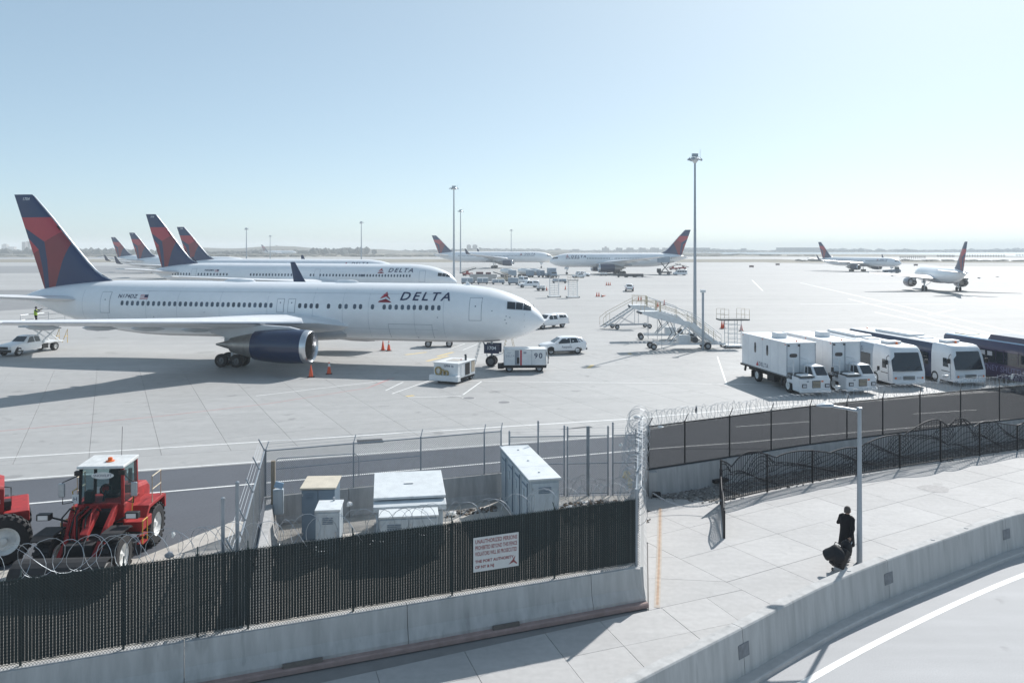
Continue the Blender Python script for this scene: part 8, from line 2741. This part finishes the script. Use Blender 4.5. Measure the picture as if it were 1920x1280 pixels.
MB().prism([(-4.2, 0.5), (3.4, 0.5), (4.0, 2.0), (4.0, 2.6), (-4.2, 2.6)], -1.6, 1.6, 'y').build('body', GL_, t, bevel=0.05)
MB().box((-1.2, 0, 2.95), (2.2, 1.6, 0.6)).build('cab', M('cab_maroon', (0.12, 0.04, 0.05), 0.5, 0, 0.1, 2.0), t, bevel=0.05)
MB().box((1.4, 0, 2.9), (1.6, 1.6, 0.5)).build('control_box', M('cab_maroon', (0.12, 0.04, 0.05)), t, bevel=0.05)
MB().tube([(-3.8, 1.4, 2.6), (-3.8, 1.4, 3.6), (3.0, 1.4, 3.6), (3.0, 1.4, 2.6)], 0.05, 5).build('guard_rail', GWHITE, t)
for x in (-3, 0, 3):
    for sd in (-1, 1):
        add_wheel(t, (x, sd * 1.3, 0.4), 0.4, 0.3, RIM, 12)
def belt_loader(label, px, py, rz, col, Y=None):
    g = G(px, py)
    t = thing('belt_loader', label, 'belt loader', (g.x, g.y, 0), rz, 'vehicles crowded beyond the nose')
    MB().box((0, 0, 0.75), (3.8, 1.7, 0.7)).build('chassis', col, t, bevel=0.05)
    MB().prism([(-3.2, 0.9), (3.4, 2.7), (3.4, 3.0), (-3.2, 1.2)], -0.5, 0.5, 'y').build('belt', DARKST, t)
    MB().box((-0.6, -0.75, 1.4), (0.9, 0.6, 0.9)).build('seat_box', col, t, bevel=0.05)
    for sd in (-1, 1):
        MB().tube([(-3.0, sd * 0.55, 1.7), (3.3, sd * 0.55, 3.5)], 0.035, 5).build('hand_rail', CREAM, t)
        for x in (-1.3, 1.3):
            add_wheel(t, (x, sd * 0.75, 0.38), 0.38, 0.26, RIM, 12)
    return t
belt_loader('red belt loader by the two thin lamp masts', 877, 517, rad(30), LRED)
belt_loader('tan belt loader sloping down beside the tank trucks', 944, 527, rad(160), CREAM)
belt_loader('red belt loader under the tail of the left facing airliner', 1263, 506, rad(5), LRED)
belt_loader('second red belt loader under the tail of the left facing airliner', 1279, 505, rad(175), LRED)
g0 = G(1038, 521)
t = thing('box_truck', 'blue grey box truck facing the viewer near the far airliner nose', 'truck', (g0.x, g0.y, 0), rad(-80), 'vehicles crowded beyond the nose')
MB().box((-3.2, 0, 2.2), (4.6, 2.4, 2.5)).build('box_body', CABB, t, bevel=0.04)
MB().loft([[(x, -1.1, 0.6), (x, -1.1, zz - 0.1), (x, -0.95, zz), (x, 0.95, zz), (x, 1.1, zz - 0.1), (x, 1.1, 0.6)] for x, zz in ((0.9, 1.2), (0.7, 1.4), (0.3, 2.2), (-0.8, 2.25))], 0, True, False).build('cab', CABB, t, bevel=0.04)
MB().add([(0.66, -0.9, 1.5), (0.66, 0.9, 1.5), (0.36, 0.85, 2.1), (0.36, -0.85, 2.1)], [(0, 1, 2, 3)]).build('windshield', GLASS, t)
MB().box((-2, 0, 0.7), (6.0, 1.8, 0.4)).build('chassis', UNDER, t)
for x in (0.0, -4.0):
    for sd in (-1, 1):
        add_wheel(t, (x, sd * 0.9, 0.45), 0.45, 0.3, RIM, 12)
van('small dark windowed van behind the blue grey cart', tuple(G(983, 531)), rad(-70), 'vehicles crowded beyond the nose')
# catering lift at the rear door of the left facing wide-body
g0 = G(1246, 515)
t = thing('lift_truck', 'dark lift truck with its box raised to the far airliner rear door', 'truck', (g0.x, g0.y, 0), rad(178))
MB().box((0.4, 0, 6.0), (4.6, 2.4, 2.3)).build('box_body', CABB, t, bevel=0.04)
MB().box((-2.6, 0, 5.2), (2.2, 2.2, 0.2)).build('platform', DARKST, t)
MB().tube([(-1.8, 0, 4.8), (1.2, 0, 1.2)], 0.2, 6).build('scissor_arm', DARKST, t)
MB().tube([(1.4, 0, 4.8), (-1.6, 0, 1.2)], 0.2, 6).build('scissor_arm', DARKST, t)
MB().box((0, 0, 0.95), (5.4, 2.2, 0.5)).build('chassis', UNDER, t)
MB().box((2.2, 0, 1.7), (1.4, 2.2, 1.4)).build('cab', UNDER, t, bevel=0.1)
for x in (1.8, -1.6):
    for sd in (-1, 1):
        add_wheel(t, (x, sd * 0.95, 0.5), 0.5, 0.35, RIM, 12)
# push-back tug at the towed airliner
g0 = G(1672, 512)
t = thing('aircraft_tug', 'low dark tug pulling the distant airliner at right', 'tug', (g0.x, g0.y, 0), rad(-20))
TUGB = M('tug_blue_grey', (0.10, 0.16, 0.22), 0.5, 0, 0.1, 1.0)
MB().prism([(-3.5, 0.4), (3.2, 0.4), (3.4, 0.9), (3.2, 1.5), (0.8, 1.6), (-3.4, 1.3)], -1.5, 1.5, 'y').build('body', TUGB, t, bevel=0.08)
MB().prism([(1.0, 1.6), (2.9, 1.5), (2.6, 2.7), (1.2, 2.7)], -1.2, 1.2, 'y').build('cab', CABG_, t, bevel=0.08)
for x in (-2.2, 2.0):
    for sd in (-1, 1):
        add_wheel(t, (x, sd * 1.35, 0.6), 0.6, 0.45, RIM, 12)
MB().tube([(-3.4, 0, 0.6), (-7.5, 0.4, 0.6)], 0.09, 6).build('tow_bar', DARKST, t)
# low signs on the far taxiway
for px, py, l in ((1409, 502, 'left small taxiway sign beyond the tallest mast'), (1458, 498, 'right small taxiway sign beyond the tallest mast'), (1717, 499, 'small taxiway sign between the two moving airliners')):
    g = G(px, py)
    t = thing('taxiway_sign', l, 'sign', (g.x, g.y, 0), 0, 'taxiway signs')
    MB().box((0, 0, 0.8), (2.4, 0.25, 1.0)).build('panel', M('sign_dark_red', (0.16, 0.09, 0.08), 0.6, 0, 0.1, 2.0), t)
    for x in (-0.9, 0.9):
        MB().tube([(x, 0, 0), (x, 0, 0.4)], 0.08, 5).build('leg', DARKST, t)
for px, py, l in ((1301, 494, 'red and white equipment hut by the far runway'),):
    pass

# ================================================================== litter caught in the wire
BAGW = M('plastic_bag_white', (0.72, 0.71, 0.69), 0.5, 0, 0.1, 20.0)
BAGG = M('plastic_bag_grey', (0.34, 0.34, 0.36), 0.35, 0, 0.15, 20.0)
BAGC = M('cloth_cream', (0.62, 0.54, 0.38), 0.7, 0, 0.1, 12.0)
def litter(px, py, Y, s, m, label, seed, name='plastic_bag', cat='plastic bag', st=(1, 0.7, 0.8)):
    rnd = random.Random(seed)
    p = PD(px, py, Y)
    bm = bmesh.new()
    bmesh.ops.create_icosphere(bm, subdivisions=2, radius=1.0)
    for v in bm.verts:
        k = 0.55 + 0.75 * rnd.random()
        v.co = Vector((v.co.x * st[0] * k, v.co.y * st[1] * k, v.co.z * st[2] * k)) * s
    me = bpy.data.meshes.new(name)
    bm.to_mesh(me)
    bm.free()
    me.materials.append(m)
    o = link(name, me, None, loc=p)
    return tag(o, label, cat, 'litter caught in the razor wire')
litter(655, 945, 27.2, 0.1, BAGW, 'white bag in the wire right of the small pale cabinet', 1)
litter(848, 962, 28.6, 0.12, BAGW, 'white bag on the ground left of the long tall cabinet', 2, st=(1.3, 0.7, 0.6))
litter(1570, 726, 45.0, 0.16, BAGW, 'large white bag in the coil in front of the second box truck', 3, st=(1.0, 0.7, 0.9))
litter(1588, 742, 44.9, 0.14, BAGW, 'small white scrap hanging below the large white bag', 31, st=(0.5, 0.4, 1.2))
litter(1772, 705, 47.5, 0.17, BAGW, 'white bag between the two bus fronts', 4, st=(1.2, 0.7, 0.6))
litter(1760, 714, 47.5, 0.13, BAGW, 'ragged white strip just left of the bag between the buses', 41, st=(0.5, 0.4, 1.3))
litter(1898, 706, 48.5, 0.14, BAGW, 'pale scrap in the coil in front of the dark purple bus', 42, st=(0.6, 0.4, 1.3))
litter(1305, 768, 35.6, 0.09, BLACK, 'small black scrap high in the coil right of the corner', 43, st=(0.5, 0.5, 1.8))
litter(1238, 800, 33.0, 0.1, BAGW, 'white scrap in the coil near the fence corner', 44, st=(1.2, 0.6, 0.6))
litter(1195, 782, 33.2, 0.15, BAGW, 'pale tattered bag crowning the tall coil at the corner', 45, st=(1.3, 0.7, 0.45))
litter(1174, 890, 30.5, 0.19, BAGC, 'cream cloth top snagged in the coil beside the gates', 5, 'cloth_scrap', 'cloth', (0.8, 0.5, 0.9))
litter(1182, 906, 30.4, 0.15, BAGC, 'cream cloth tail hanging under the snagged cream cloth', 51, 'cloth_scrap', 'cloth', (0.6, 0.4, 1.3))
litter(1164, 835, 32.0, 0.12, BAGW, 'white bag on the mesh left of the tall coil', 52, st=(0.7, 0.5, 1.0))
litter(318, 1040, 18.9, 0.1, BAGG, 'grey bag in the wire right of the loader wheel', 6, st=(1.1, 0.6, 0.8))
litter(325, 1002, 19.2, 0.07, BAGW, 'translucent pale bag high in the wire right of the loader', 81, st=(0.6, 0.5, 1.3))
# rubble heap in front of the second bus
rnd = random.Random(77)
mb = MB()
cR = Vector((37.6, 58.2, 0))
for i in range(260):
    a, r_ = rnd.random() * 6.28, rnd.random() ** 0.6
    h_ = 0.55 * (1 - r_)
    s = rnd.uniform(0.08, 0.25)
    clump(mb, (cR.x + 3.6 * r_ * math.cos(a), cR.y + 1.6 * r_ * math.sin(a), h_ * rnd.uniform(0.5, 1)), (s, s, s * 0.6), rnd)
mb.build('pale_rubble_heap', M('pale_rubble', (0.48, 0.47, 0.45), 0.9, 0, 0.15, 5.0), kind='stuff')
# ------------------------------------------------------------------ air between here and the far shore
hz = bpy.data.materials.new('haze_air')
hz.use_nodes = True
hn = hz.node_tree
for n in list(hn.nodes):
    hn.nodes.remove(n)
ho = hn.nodes.new('ShaderNodeOutputMaterial')
hv = hn.nodes.new('ShaderNodeVolumePrincipled')
hv.inputs['Color'].default_value = (0.92, 0.97, 1.0, 1)
hv.inputs['Density'].default_value = 0.00036
hv.inputs['Anisotropy'].default_value = 0.0
hn.links.new(hv.outputs[0], ho.inputs['Volume'])
mb = MB()
mb.box((0, 2450, 19.5), (10200, 5300, 43))
hb = mb.build('haze', hz)
hb['kind'] = 'stuff'
SC.cycles.volume_bounces = 1
SC.cycles.max_bounces = 8
SC.cycles.diffuse_bounces = 3
